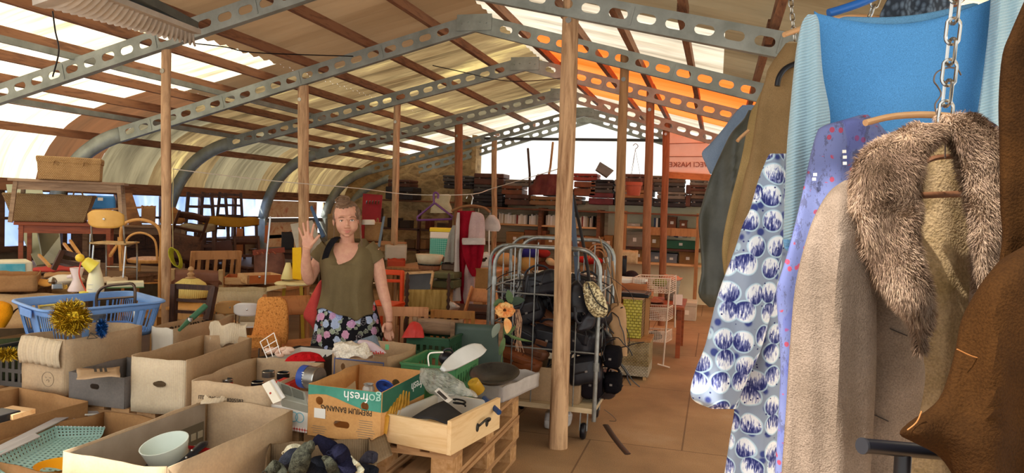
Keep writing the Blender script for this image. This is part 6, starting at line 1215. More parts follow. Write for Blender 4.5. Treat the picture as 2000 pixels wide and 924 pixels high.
zt2=th_+h2; T=thing('folder_stack','black flat folder lying on the yellow hamper','folder',(a.x+.0,a.y+.06,zt2+.001)); MB().bb(-.01,w2+.09,0,.33,0,.035).jit(.006,5).build('folder_body',blackm,T,bevel=.008); MB().bb(0,w2+.05,.01,.3,.036,.042).build('top_sheet',M('#5a5a5c',rough=.3,name='dark_sheet'),T)
# white wire trolley
WT=thing('wire_trolley','white wire basket trolley on slanting legs beside the yellow hamper','trolley',atZ(1290,712,0)); whm=M('#d9c4b2','#cbb4a0',6,rough=.5,bump=0,name='white_coated_wire')
dW=7.5
P4=lambda x,y,dd=0: at(x,y,dW+dd)
for a_,b_ in (((1309,543,0),(1295,713,0)),((1320,537,.35),(1318,640,.35)),((1237,541,0),(1236,600,0)),((1250,538,.35),(1249,640,.35))): MB().rod(P4(*a_),P4(*b_),.009).build('leg_tube',whm,WT,world=True)
def wbasket(x0,x1,y0,y1,dep):
    for q in range(2):
        y=y0 if q==0 else y1; MB().tube([P4(x0,y,0),P4(x1,y+3,0),P4(x1+12,y-3,dep),P4(x0+12,y-5,dep)],.007 if q==0 else .004,6,closed=True).build('basket_rim',whm,WT,world=True)
    m=MB()
    for i in range(15): x=x0+(x1-x0)*i/14; m.rod(P4(x,y0,0),P4(x,y1+3*i/14,0),.0028,n=5); m.rod(P4(x+12,y0-4,dep),P4(x+12,y1-4,dep),.0028,n=5)
    for i in range(1,7): y=y0+(y1-y0)*i/7; m.rod(P4(x0,y,0),P4(x1,y+3,0),.0028,n=5); m.rod(P4(x1,y+3,0),P4(x1+12,y-3,dep),.0028,n=5)
    for i in range(12): t=i/11; m.rod(P4(x0+(x1-x0)*t,y1+3*t,0),P4(x0+12+(x1-x0)*t,y1-4,dep),.0028,n=5)
    m.build('wire_mesh',whm,WT,world=True)
wbasket(1239,1308,542,570,.3); wbasket(1254,1302,600,624,.3); wbasket(1254,1300,646,666,.3); MB().rod(P4(1284,711),P4(1308,718),.008).build('foot_bar',whm,WT,world=True)
for i,(x,y,r,c,lab) in enumerate(((1272,562,.022,'#e0c8a0','small pale ball in the top basket of the white trolley'),(1250,560,.05,'#c9b48a','straw coloured bundle at the left in the top trolley basket'),(1290,552,.05,'#8a9048','olive cloth in the top trolley basket'),(1275,616,.05,'#9a5c3c','rust coloured cloth in the middle trolley basket'),(1280,655,.05,'#4a3c34','dark cloth in the bottom trolley basket'))):
    T=thing('ball' if i==0 else 'cloth_bundle',lab,'ball' if i==0 else 'cloth',P4(x,y,.1)); MB().ball(P4(x,y,.12),(r*1.4,r,r),14).jit(.0 if i==0 else .015,12,i).build('body',cloth(c,None,6,200,.3),T,world=True,smooth=True)
# table at the aisle
ta=atZ(1318,697,0); T=table('reddish brown table standing at the aisle, right of the white trolley',(ta.x-.22,ta.y+.35),.6,.9,hz(1318,697,0,598),redw,th=.03,leg=.025)
zz=hz(1318,697,0,598)
T=thing('white_basket','narrow grey woven basket stuffed with pink netting on the aisle table','basket',(ta.x-.1,ta.y+.55,zz)); MB().lathe([(.07,0),(.10,.24)],18).build('basket_body',weave('#b8b0a0','#a09888','#5c5448',40,50,'grey_wicker'),T,smooth=True,solid=.006); MB().ball((0,0,.26),(.12,.1,.04),16).jit(.03,16).build('netting',cloth('#d8a088','#c88c74',8,200,.5,name='pink_net'),T,smooth=True)
T=thing('picture_book','white pinkish book leaning at the end of the aisle table','book',(ta.x+.0,ta.y+.1,zz)); MB().box((0,0,.06),(.1,.02,.12),Matrix.Rotation(-.2,3,'X')).build('book_cover',M('#e2cfc4',name='pinkish_white'),T); MB().box((0,.006,.06),(.094,.012,.114),Matrix.Rotation(-.2,3,'X')).build('pages',paper,T)
T=thing('patterned_cloth','pinkish brown cloth heap on the aisle table','cloth',(ta.x-.3,ta.y+.1,zz)); MB().ball((0,0,.03),(.15,.14,.04),18).jit(.03,10).build('cloth',cloth('#b07c68','#94604c',8,200,.4,name='terracotta_cloth'),T,smooth=True)
# hanging plant pot
T=thing('hanging_pot','terracotta plastic pot hanging from wires before the suitcases','pot',at(1237,382,9.5)); k=9.5/FPX; tc=M('#b0563a','#9a4830',6,rough=.6,bump=.05,name='terracotta_plastic'); zz_=0
MB().lathe([(.001,0),(12*k,0),(15*k,20*k),(16.5*k,20*k),(16.5*k,26*k),(15*k,26*k)],24).build('pot_body',tc,T,smooth=True,solid=.004)
for a in range(3): MB().tube([(15*k*cos(a*2.1),15*k*sin(a*2.1),25*k),(0,0,90*k)],.003,5).build('wire',wire,T)
MB().tube(sp([(0,0,90*k),(5*k,0,96*k),(0,0,101*k),(-5*k,0,97*k)],14),.005,5).build('hook',wire,T)
# pink sign
SG=thing('hand_painted_sign','pale pink board with faint backward lettering above a wooden ledge on the fourth right post','sign',at(1345,355,10.6)); 
lean('sign_board','x','y',[(1307,258,10.62),(1385,277,10.62),(1387,341,10.62),(1303,337,10.62)],M('#f4e8e0','#ecdcd0',3,rough=.8,bump=.1,name='salmon_board'),.015)
sb=bpy.data.objects['sign_board']; 
for kx in('label','category'): del sb[kx]
mw=Matrix.Translation(sb.location); sb.parent=SG; sb.matrix_parent_inverse=Matrix.Identity(4); sb.location=MATS[SG.name].inverted()@sb.location; 
MB().bar(at(1301,342,10.55),at(1387,347,10.55),.1,.09,up=(0,0,1)).build('ledge',wood('#c07c48','#a06030','x',1.5),SG,world=True)
for bd,px,py,sz in (('VECI NASKE',1345,322,.105),): 
    q=text(bd,SG,(0,0,0),(0,0,0),sz,M('#8a5648',bump=0,name='faded_letter'),ex=.003); Mt=Mx(at(px,py,10.6),-RT,UP); q.data.transform(MATS[SG.name].inverted()@Mt)
m=MB()
for y0,y1 in((281,279),(306,306)): m.tube([at(1306,y0,10.59),at(1384 if y0<300 else 1374,y1,10.59)],.005,5)
m.build('joint_line',M('#7a5244',bump=0,name='joint'),SG,world=True)
# thin outside stems seen before the gable
for lab,pts in (('thin bare trunk standing before the white gable, left',[(1031,290,13.1),(1034,392,12.8)]),('leaning yellowish pole before the white gable',[(1080,278,13.1),(1066,372,12.8)])):
    a_,b_=at(*pts[0]),at(*pts[1]); tag(MB().tube([a_,a_.lerp(b_,.5)+V((.02,0,0)),b_],.022,7).build('wooden_pole',darkw if 'trunk' in lab else oak,None,world=True),lab,'pole')
# wires under the roof
for lab,pts in (('black cable drooping under the roof at top centre',[(845,128,7.2),(900,140,7.4),(980,157,7.8),(1040,158,8.0),(1100,152,8.2)]),('thin cable along the roof between first post and second truss',[(380,85,5.6),(440,92,5.8),(500,103,6.0),(690,110,6.4)]),('dangling thin wire loop below the first truss at upper left',[(103,22,4.3),(108,60,4.3),(115,100,4.35),(103,150,4.4)])):
    T=thing('cable',lab,'cable',at(*pts[0])); MB().tube([V(at(*q)) for q in [tuple(x) for x in sp(pts,20)]],.005,5).build('cable_run',blackm,T,world=True)
# ================= clothes hanging on the right =================
wool=cloth('#948170','#7c6b5b',10,330,.8,name='beige_wool'); fleece=cloth('#b89d78','#937a52',18,200,1.0,name='yellow_fleece'); furm=cloth('#8a6c50','#b8987a',16,120,1.0,name='fur_base')
suede=cloth('#42280f','#271607',5,260,.7,name='brown_suede'); tansu=cloth('#a0845c','#806846',4,500,.3,name='tan_suede'); olsu=cloth('#b09666','#8c764c',4,500,.3,name='olive_suede')
leath=M('#34362f','#4a4c44',5,rough=.45,bump=.3,bs=60,name='dark_leather'); den=cloth('#8597ad','#70849c',5,600,.3,name='denim_blue')
satin=cloth('#5a9cd6','#5090c8',2,500,.1,rough=.7,name='blue_jersey')
s=N('blue_knit'); k=s.co(rot=(0,.35,0)); wv=s.n('ShaderNodeTexWave'); s.l(k,wv.inputs[0]); wv.inputs['Scale'].default_value=42; wv.inputs['Distortion'].default_value=.6; wv.bands_direction='Z'
f=s.noise(s.co(),300,2); s.col(s.mix(s.math('MULTIPLY',wv.outputs[1],.55),'#8fafbc','#adc8d0')); s.bump(s.math('ADD',wv.outputs[1],s.math('MULTIPLY',f,.5)),.8,.004); knit=s.fin(.95,0,.1,.3)
# ringed print
s=N('ring_print_cotton'); k0=s.co(); sxx=s.n('ShaderNodeSeparateXYZ'); s.l(k0,sxx.inputs[0]); cbx=s.n('ShaderNodeCombineXYZ'); s.l(s.math('ADD',sxx.outputs[0],s.math('MULTIPLY',sxx.outputs[1],.35)),cbx.inputs[0]); s.l(sxx.outputs[2],cbx.inputs[1]); k=cbx.outputs[0]; v=s.vor(k,14.5,rnd=.45,dim='2D'); dist=v.outputs['Distance']
sub=s.n('ShaderNodeVectorMath',operation='SUBTRACT'); s.l(k,sub.inputs[0]); 
vs=s.n('ShaderNodeVectorMath',operation='SCALE'); s.l(v.outputs['Position'],vs.inputs[0]); vs.inputs[3].default_value=1.0; s.l(vs.outputs[0],sub.inputs[1])
sx=s.n('ShaderNodeSeparateXYZ'); s.l(sub.outputs[0],sx.inputs[0]); rc=s.n('ShaderNodeSeparateColor'); s.l(v.outputs['Color'],rc.inputs[0])
gx=s.math('MULTIPLY',sx.outputs[0],s.math('SUBTRACT',rc.outputs[0],.5)); dz=s.math('ADD',s.math('MULTIPLY',sx.outputs[1],s.math('SUBTRACT',s.math('MULTIPLY',s.math('GREATER_THAN',rc.outputs[1],.4),2.4),1.2)),s.math('MULTIPLY',gx,2.2))
hair=s.noise(s.co((3.5,1,.8)),70,2,.5); g=s.math('ADD',s.math('MULTIPLY',dz,17),s.math('MULTIPLY',s.math('SUBTRACT',hair,.5),2.6))
inner=s.ramp(s.math('ADD',g,.45),[(.18,'#e6ebee'),(.45,'#8890bd'),(.9,'#2e3570')])
fl=s.vor(s.co((1,.35,1),loc=(3,1,2)),24); bgc=s.ramp(fl.outputs['Distance'],[(.22,'#3a4580'),(.34,'#8b98ad'),(.5,'#8d9aac')])
disc=s.ramp(dist,[(.43,'#ffffff'),(.45,'#000000')]); cl=s.mix(disc,bgc,inner); rg=s.ramp(dist,[(.40,'#000000'),(.43,'#ffffff'),(.46,'#ffffff'),(.49,'#000000')]); cl=s.mix(s.math('MULTIPLY',rg,.8),cl,'#b9d6e4'); cl=s.mix(s.ramp(s.vor(s.co((1,.35,1),loc=(.5,0,.3)),40).outputs['Distance'],[(.10,'#ffffff'),(.13,'#000000')]),cl,'#353b6e')
s.col(cl); s.bump(s.noise(s.co(),400,2),.15,.002); ringm=s.fin(.85,0,.15)
s=N('violet_print'); cl=s.ramp(s.noise(s.co(),7,3),[(.35,'#7078a2'),(.65,'#626994')]); v=s.vor(s.co((1,.1,.8)),60); cl=s.mix(s.math('MULTIPLY',s.ramp(s.noise(s.co((.8,.5,1.6),loc=(4,0,1)),16,2,.5),[(.50,'#000000'),(.53,'#ffffff')]),s.ramp(v.outputs['Distance'],[(.30,'#ffffff'),(.34,'#000000')])),cl,'#9a4458'); cl=s.mix(s.ramp(s.noise(s.co((2.2,1,.8),loc=(9,0,1)),20,5,.85),[(.555,'#000000'),(.58,'#cccccc')]),cl,'#474658'); cl=s.mix(s.ramp(s.noise(s.co((1,1,.6),loc=(1,5,2)),14,2,.6),[(.54,'#000000'),(.57,'#aaaaaa')]),cl,'#4f569c')
s.col(cl); s.bump(s.noise(s.co(),500,2),.15,.002); viom=s.fin(.9,0,.15)
# --- wool coat with fur collar
CT=thing('wool_coat','beige wool coat with a wide brown fur collar and yellow fleece lining, hanging nearest','coat',at(1760,900,1.5))
slab([(352,1650,1670,.05),(372,1622,1690,.03),(410,1597,1705,.01),(460,1577,1712),(560,1553,1712),(700,1541,1712),(800,1535,1708),(930,1526,1700),(1040,1520,1692)],1.42,.055,folds=[(5.2,.010,0,2),(11,.005,1,-1)],seed=1).build('sleeve',wool,CT,world=True,smooth=True)
slab([(330,1690,1740,.03),(400,1670,1790),(500,1670,1790),(600,1672,1798),(690,1675,1803),(740,1676,1807),(800,1676,1797),(850,1676,1782),(930,1676,1772),(1060,1672,1768)],1.50,.03,folds=[(6,.006,0,1)],seed=2).build('front_panel',wool,CT,world=True,smooth=True)
slab([(235,1830,1860,.01),(262,1800,1935),(320,1780,1950),(420,1770,1955),(560,1770,1960),(700,1770,1965),(830,1765,1970),(1060,1765,1975)],1.60,.035,folds=[(7,.004,0,2)],seed=3).build('lining',fleece,CT,world=True,smooth=True)
slab([(330,1893,1960,.0),(400,1897,1965),(500,1899,1968),(600,1890,1972),(700,1880,1975),(850,1870,1980),(1050,1865,1990)],1.53,.02,seed=4).build('front_panel',wool,CT,world=True,smooth=True)
LR=[(240,1800,1846,.04),(262,1752,1842,.03),(290,1702,1812,.01),(330,1668,1797),(380,1664,1793),(430,1672,1793),(480,1688,1796),(530,1705,1804),(570,1732,1814),(600,1758,1817),(622,1778,1817),(640,1786,1808),(665,1792,1806),(692,1796,1802)]
RR=[(222,1832,1892,.05),(245,1840,1932,.04),(280,1860,1952,.02),(320,1874,1960,.01),(380,1889,1964),(440,1899,1966),(500,1905,1960),(550,1909,1944),(592,1916,1928)]
c1=slab(LR,1.37,.042,folds=[(4,.006,0,3)],seed=5); c1o=c1.build('fur_collar',furm,CT,world=True,smooth=True)
c2=slab(RR,1.40,.036,folds=[(4,.006,0,3)],seed=6); c2o=c2.build('fur_collar',furm,CT,world=True,smooth=True)
def strands(mb_verts_faces,n,ln,down,parent,mats,seed):
    rnd=random.Random(seed); v,f=mb_verts_faces; qs=[q for q in f if len(q)==4]
    ar=[]; tot=0
    for q in qs: tot+=(v[q[1]]-v[q[0]]).cross(v[q[3]]-v[q[0]]).length; ar.append(tot)
    import bisect
    ms=[MB() for _ in mats]
    for _ in range(n):
        q=qs[min(len(qs)-1,bisect.bisect(ar,rnd.random()*tot))]; a,b_=rnd.random(),rnd.random()
        p=v[q[0]].lerp(v[q[1]],a).lerp(v[q[3]].lerp(v[q[2]],a),b_)
        nn=(v[q[1]]-v[q[0]]).cross(v[q[3]]-v[q[0]]).normalized()
        if nn.dot(O-p)<0 and abs(nn.dot((O-p).normalized()))>.2: nn=-nn if 0 else nn
        cl=noise.noise_vector(p*22)*.9
        dr=(nn*.55+V((0,0,-1))*down+cl+V((rnd.uniform(-1,1),rnd.uniform(-1,1),rnd.uniform(-1,1)))*.28).normalized()
        L=ln*rnd.uniform(.6,1.2); w_=.0007; sd=dr.cross(nn)
        if sd.length<.01: continue
        sd.normalize(); t=min(len(mats)-1,max(0,int((noise.noise(p*14)*.9+.5+rnd.uniform(-.35,.35))*len(mats))))
        mid=p+dr*L*.55+nn*.002; ms[t].add([p-sd*w_,p+sd*w_,mid+sd*w_*.7,mid-sd*w_*.7,p+dr*L+V((0,0,-.15*L))],[(0,1,2,3),(3,2,4)])
    for m_,mt in zip(ms,mats):
        o=m_.build('fur_hair',mt,parent,world=True); tag(o,kind='stuff')
fm=[M(c,rough=.7,bump=0,name='fur_hair_'+n) for c,n in (('#644c38','dark'),('#7f6450','mid'),('#957a60','light'),('#a58a72','pale'))]
strands((c1.v,c1.f),30000,.0165,.5,c1o,fm,1); strands((c2.v,c2.f),19000,.016,.5,c2o,fm,2)
H1=thing('coat_hanger','brown wooden hanger with trouser bar inside the fur collared coat','hanger',at(1845,312,1.5))
bow([(1780,335),(1815,312),(1850,306),(1885,308),(1925,330)],1.50,.011,hb,'shoulder_bar',H1); bow([(1786,382),(1850,380),(1912,377)],1.50,.007,hb,'trouser_bar',H1,1); hook(1846,222,1.475,17,'hook',H1,down=70)
m=MB()
for y in(648,815): m.bar(at(1738 if y==648 else 1705,y-6,1.463),at(1772 if y==648 else 1735,y+8,1.463),.002)
m.build('buttonhole',M('#2a2420',bump=0,name='buttonhole'),CT,world=True)
# --- violet blouse
VB=thing('printed_blouse','violet blouse with red and white flecks on a pale wooden hanger, behind the fur coat','blouse',at(1640,900,1.72))
slab([(224,1682,1694,.0),(236,1640,1712),(247,1606,1722),(262,1594,1735),(320,1579,1790),(400,1562,1800),(480,1542,1800),(540,1524,1800),(570,1516,1800),(620,1519,1800),(700,1524,1800),(800,1521,1800),(930,1513,1800),(1040,1508,1800)],1.72,.05,folds=[(6,.007,0,2)],seed=7).build('body',viom,VB,world=True,smooth=True)
slab([(228,1902,1912),(245,1895,1948),(275,1895,1958),(330,1895,1962)],1.70,.02,seed=8,nv=12,nu=20).build('shoulder',cloth('#39405e','#2f3550',6,name='darker_blouse_cloth'),VB,world=True,smooth=True)  # right shoulder: same blouse cloth in a darker colour
m=MB()
for x,y in((1649,293),(1650,304),(1650,316),(1592,338),(1590,347)): m.bar(at(x,y,1.655 if x>1600 else 1.68),at(x,y+6,1.655 if x>1600 else 1.68),.008,.003)
m.build('white_flecks',paper,VB,world=True)
H2=thing('coat_hanger','pale wooden hanger with a rusty hook, carrying the violet blouse','hanger',at(1800,235,1.62))
bow([(1690,240),(1740,228),(1800,224),(1860,228),(1908,240)],1.60,.0125,hw,'shoulder_bar',H2,.6)
MB().tube([at(x,y,1.58) for x,y in sp([(1832,228),(1826,205),(1838,185),(1832,170),(1824,158),(1829,142),(1848,133),(1868,134),(1877,147)],30)],.0017,6).build('hook',wire,H2,world=True,smooth=True)
# --- blue cardigan
BJ=thing('knit_cardigan','pale blue ribbed cardigan with a plain bright blue front, upper right','cardigan',at(1740,450,1.95))
SAT=[(-60,1600,1940),(20,1592,1937),(60,1598,1930),(150,1606,1920),(230,1618,1908),(330,1625,1905)]
def neck(u,v):
    x0=1590+u*350; yt=25+36*sin(PI*min(1,max(0,(u))))**1.0-28*u; 
    yt={0:22}.get(u,yt); y=yt+v*(330-yt); xl=1590+20*v; xr=1940-34*v
    return at(xl+(xr-xl)*u,y,1.93+.02*sin(u*7+v*3)*v-.03*sin(PI*u))
MB().grid(neck,40,24).build('front_panel',satin,BJ,world=True,smooth=True,solid=.004)
def rim(u,v):
    yt=25+36*sin(PI*u)-28*u; return at(1640+u*270,(25+36*sin(PI*(.14+.78*u))-28*(.14+.78*u))-v*15*sin(PI*u)**.5,1.955+.01*v)
MB().grid(rim,30,4).build('neck_facing',cloth('#6fa6cf','#6298c2',3,400,.1,name='pale_blue_jersey'),BJ,world=True,smooth=True,solid=.003)
slab([(28,1578,1594),(45,1566,1600),(90,1556,1603),(150,1549,1608),(235,1541,1622),(300,1536,1606),(400,1532,1582),(450,1530,1562),(470,1530,1556)],1.88,.035,folds=[(16,.008,0,2)],seed=9).build('sleeve',knit,BJ,world=True,smooth=True)
slab([(468,1529,1557),(482,1531,1560),(490,1536,1556)],1.875,.02,nv=6,nu=16).build('cuff',cloth('#7fb2da','#6fa4cf',3,400,.1,name='cuff_blue'),BJ,world=True,smooth=True)
slab([(-40,1936,2010),(10,1934,2008),(60,1930,1992),(120,1923,1965),(180,1915,1955),(240,1906,1952),(300,1900,1950)],1.88,.03,folds=[(16,.008,0,2)],seed=10).build('sleeve',knit,BJ,world=True,smooth=True)
H3=thing('coat_hanger','shiny blue plastic hanger above the blue cardigan','hanger',at(1650,15,1.98)); bow([(1618,26),(1645,18),(1690,2),(1740,-22)],2.0,.012,M('#1f5aa0',rough=.3,name='blue_plastic_hanger'),'shoulder_bar',H3,1)
hook(1745,-50,2.0,14,'hook',H3,down=14)
# --- brown suede jacket
SJ=thing('suede_jacket','dark rust brown suede jacket cut off by the right picture edge','jacket',at(1960,924,1.2))
slab([(-20,2010,2060),(60,1975,2090),(110,1957,2100),(200,1950,2110),(300,1952,2110),(400,1953,2110),(460,1957,2110),(520,1950,2110),(600,1940,2110),(800,1940,2110),(1000,1940,2110)],1.25,.04,folds=[(5,.010,1,1.5)],seed=11).build('body',suede,SJ,world=True,smooth=True)
slab([(440,2075,2100,.06),(475,2010,2100,.05),(505,1958,2100,.03),(528,1936,2100,.01),(560,1912,2100),(620,1879,2100),(680,1866,2100),(730,1853,2095),(775,1836,2085),(800,1812,2075),(825,1775,2065),(848,1757,2055),(866,1788,2050),(890,1832,2045),(930,1862,2040),(1000,1900,2040)],1.14,.06,folds=[(4,.014,1,2.5),(8,.004,2,-3)],seed=12,nv=56).build('sleeve',suede,SJ,world=True,smooth=True)
m=MB().tube([at(x,y,1.092) for x,y in sp([(1869,682),(1905,698),(1950,706),(2000,716)],10)],.0009,5); m.tube([at(x,y,1.085) for x,y in sp([(1800,803),(1790,825),(1772,840)],6)],.0009,5); m.build('seam',M('#9a6230',name='seam_thread'),SJ,world=True)
# --- black T bar of a clothes stand
TB=thing('clothes_stand','black metal tube stand end poking out under the brown suede sleeve','stand',at(1762,1000,1.25))
MB().tube([at(1684,871,1.19),at(1700,872,1.195),at(1862,886,1.25)],.0125,16).build('cross_tube',blackm,TB,world=True,smooth=True)
p=at(1764,884,1.222); MB().rod(p,V((p.x,p.y,.0)),.0135,n=14).build('upright',blackm,TB,world=True,smooth=True); MB().rod(at(1683,871,1.1895),at(1687,871.2,1.191),.0135,n=16).build('end_cap',M('#222226',rough=.5,bump=0,name='cap'),TB,world=True,smooth=True)
MB().lathe([(.001,0),(.16,0),(.15,.02),(.02,.03)],20,c=(p.x,p.y,0)).build('foot',blackm,TB,world=True)
# --- ring print coat
RC=thing('ring_print_coat','white and blue coat printed all over with rings and brush strokes','coat',at(1450,924,2.2))
slab([(300,1505,1531,.04),(309,1498,1531,.03),(355,1480,1531),(408,1465,1532),(438,1451,1532),(490,1434,1528),(576,1402,1514),(672,1378,1490),(720,1359,1470),(764,1348,1450),(785,1358,1441),(799,1392,1436)],2.12,.06,folds=[(9,.012,0,-3)],seed=13,nv=44).build('sleeve',ringm,RC,world=True,smooth=True)
slab([(300,1505,1545),(400,1480,1560),(560,1450,1560),(700,1440,1545),(800,1434,1535),(865,1424,1528),(930,1414,1520),(1040,1398,1510)],2.24,.05,folds=[(9,.016,1,2)],seed=14,nv=40).build('body',ringm,RC,world=True,smooth=True)
# --- suede and leather coats further along
C3=thing('suede_coat','tan brown suede coat directly behind the ring print coat','coat',at(1490,560,2.5))
slab([(84,1535,1600),(105,1520,1600),(135,1500,1600),(155,1495,1600),(199,1482,1600),(300,1466,1600),(340,1455,1590),(392,1444,1580),(438,1432,1570),(500,1420,1560),(620,1412,1550),(800,1405,1540)],2.5,.07,folds=[(8,.014,0,2)],seed=15).build('body',tansu,C3,world=True,smooth=True)
C4=thing('suede_coat','olive tan suede coat, second in line with its narrow edge showing beside the leather coat','coat',at(1430,520,2.75))
slab([(180,1486,1560),(203,1475,1560),(226,1464,1560),(300,1450,1550),(350,1438,1550),(396,1426,1540),(472,1411,1530),(520,1412,1520),(560,1420,1500)],2.72,.05,folds=[(9,.012,2,2)],seed=16).build('body',olsu,C4,world=True,smooth=True)
C5=thing('leather_coat','dark grey green leather coat hanging left of the suede coats','coat',at(1400,600,3.0))
slab([(215,1462,1520),(233,1452,1520),(260,1428,1515),(300,1408,1510),(347,1387,1500),(392,1373,1490),(430,1364,1480),(476,1367,1460),(530,1370,1440),(575,1364,1420),(600,1385,1400)],3.0,.06,folds=[(9,.018,0,3),(17,.006,0,0)],seed=17).build('body',leath,C5,world=True,smooth=True)
C6=thing('denim_shirt','washed blue denim shirt at the far end of the clothes row','shirt',at(1420,330,3.25))
slab([(205,1450,1500),(215,1440,1500),(230,1428,1500),(252,1412,1480),(280,1388,1465),(298,1371,1450),(318,1377,1430),(340,1387,1415)],3.25,.05,folds=[(10,.012,0,3)],seed=18,nv=26).build('body',den,C6,world=True,smooth=True)
CG=thing('crochet_top','slate grey crocheted top behind the blue cardigan at the top edge','knitwear',at(1780,30,2.25))
s=N('crochet'); v=s.vor(s.co((1,1,.6)),70); s.col(s.ramp(v.outputs['Distance'],[(.2,'#5d6c7c'),(.6,'#2c343e')])); s.bump(v.outputs['Distance'],-.9,.008); cro=s.fin(.95)
slab([(-60,1740,1860),(-10,1735,1860),(10,1727,1858),(30,1718,1830),(44,1722,1780)],2.25,.04,folds=[(12,.01,0,1)],nv=14).build('body',cro,CG,world=True,smooth=True)
H4=thing('coat_hanger','light wooden hanger end sticking out left of the blue cardigan','hanger',at(1560,60,2.4)); bow([(1531,68),(1545,63),(1570,54),(1600,48)],2.35,.014,hw,'shoulder_bar',H4,.6)
H5=thing('coat_hanger','black plastic hanger end over the tan suede coat','hanger',at(1530,150,2.4)); bow([(1518,168),(1522,150),(1535,133),(1560,122)],2.4,.009,blackm,'shoulder_bar',H5,1)
H6=thing('coat_hanger','light wooden hanger behind the neckline of the blue cardigan','hanger',at(1680,35,2.3)); bow([(1630,36),(1670,32),(1715,34),(1760,40)],2.3,.011,hw,'shoulder_bar',H6,.6)
H7=thing('coat_hanger','pale wooden hanger tip between the olive suede and leather coats','hanger',at(1446,270,2.8)); bow([(1440,276),(1447,268),(1462,255)],2.62,.01,hw,'shoulder_bar',H7,.6)
MB().rod(at(1580,92,2.4),at(1478,236,3.35),.012,n=10).build('coat_rail',darkw,None,world=True); tag(bpy.data.objects['coat_rail'],'dark lower rail hidden among the suede, leather and denim garments','rail')
q=at(1507,92,5.0); tag(MB().bar((q.x,q.y,q.z),(q.x,q.y,zl(q.x,.2)),.10,.06).build('hanging_beam',darkw,None,world=True),'short dark timber hanging from the roof above the suede coats','beam')
# --- chains and rail
def chain(p,q,L,r,wr,label):
    p=V(p);q=V(q); n=int((q-p).length/(L*.78)); d=(q-p).normalized(); a=V((RT.x,RT.y,RT.z)); a=(a-d*a.dot(d)).normalized(); b=d.cross(a)
    T=thing('hanging_chain',label,'chain',q)
    for i in range(n+1):
        c=p+d*(i*L*.78); s_=a if i%2 else b; m=MB(); pts=[]
        for k in range(16):
            g=2*PI*k/16; pts.append(c+s_*(r*cos(g))+d*((L/2-r)*(1 if sin(g)>0 else -1)+r*sin(g)))
        m.tube(pts,wr,6,closed=True); m.build('link',chrome,T,world=True,smooth=True)
chain(at(1872,-60,1.42),at(1846,232,1.42),.052,.0135,.0034,'bright steel chain carrying hangers in front of the blue cardigan')
chain(at(1538,-60,3.0),at(1553,84,3.0),.036,.009,.0025,'thin steel chain left of the blue cardigan, in front of the roof')
chain(at(1735,-60,2.1),at(1700,28,2.1),.042,.011,.003,'short slanting steel chain end behind the blue hanger')
p,q=at(1760,-140,1.3),at(1500,-40,3.4); MB().rod(p,q,.014,n=12).build('clothes_rail',chrome,None,world=True)
tag(bpy.data.objects['clothes_rail'],'long steel clothes rail above the hanging garments','rail')
# ================= the woman =================
DW=5.05
skin=M('#d3a184','#c8917a',30,rough=.55,bump=.05,bs=200,spec=.3,name='skin')
WM=thing('person','smiling woman in an olive t-shirt and floral skirt, waving with her raised right hand','person',at(675,843,DW))
WM['label']='woman with pinned up hair in olive t-shirt and floral skirt, one hand raised waving'
def w(px,py,dd=0): return at(px,py,DW+dd)
m=MB(); PXM=DW/FPX
def limb(pts,n=14,k=12,flat=1):
    """pts: (px,py,dd,radius px)"""
    R=sp(pts,k); m.tube([w(a,b,c) for a,b,c,_ in R],[max(.4,r)*PXM for *_,r in R],n,flat=flat)
# head
hc=w(677,429,.0); HR3=Matrix((RT,-fwd*-1,UP)).transposed()  # columns: right, away, up
HR3=Matrix(((RT.x,fwd.x,UP.x),(RT.y,fwd.y,UP.y),(RT.z,fwd.z,UP.z)))
tilt=Matrix.Rotation(math.radians(-3),3,fwd)
HRm=tilt@HR3
def e(px,py,dd,rx,ry,rz,n=18,R=None): m.ball(w(px,py,dd),(rx*PXM,ry*PXM,rz*PXM),n,R or HRm)
e(677,421,.02,24.5,29,27); e(677,437,-.02,20.5,22,25); e(678,452,-.045,12,12,10); e(668,440,-.045,11,14,14);e(688,440,-.045,11,14,14)
e(678,437,-.098,3.2,5,8,12); e(678,443,-.108,4.6,5.5,3.6,12); e(674.4,444,-.1,2.4,3,2.2,10); e(681.8,444,-.1,2.4,3,2.2,10)
e(667.5,423.5,-.082,7.5,3.5,2.4,12); e(688,422.5,-.082,7.5,3.5,2.4,12)
e(678,452,-.094,6.8,3.6,1.9,12); e(678,455.2,-.092,5.8,3.8,2,12); e(678,460,-.075,5.5,5,3.6,12)
e(652.5,434,.02,3,5,8,12); e(702,432,.02,3,5,8,12)
limb([(678,450,.03,13),(678,465,.045,13.5),(678,478,.06,16.5),(679,490,.06,24)])
# torso
def tor(y,xc,hwx,dp,dd=.06): return (w(xc,y,dd),hwx*PXM,dp)
rows=[(474,680,22,.055),(480,680,40,.07),(488,680,52,.085),(500,680,54,.10),(525,680,50,.115),(560,678,45,.105),(590,678,47,.11),(620,679,54,.13),(660,680,58,.14),(700,680,57,.135),(720,680,54,.12)]
RR_=sp(rows,30)
def tf(u,v):
    r=RR_[int(round(v*30))]; a=2*PI*u; return w(r[1]+r[2]*cos(a),r[0],.06)+fwd*(r[3]*sin(a))
m.grid(tf,24,30,True); m.add([tf(i/24,0) for i in range(24)],[tuple(range(24))[::-1]]); m.add([tf(i/24,1) for i in range(24)],[tuple(range(24))])
# chest
e(662,520,-.02,17,10,15); e(697,520,-.02,17,10,15)
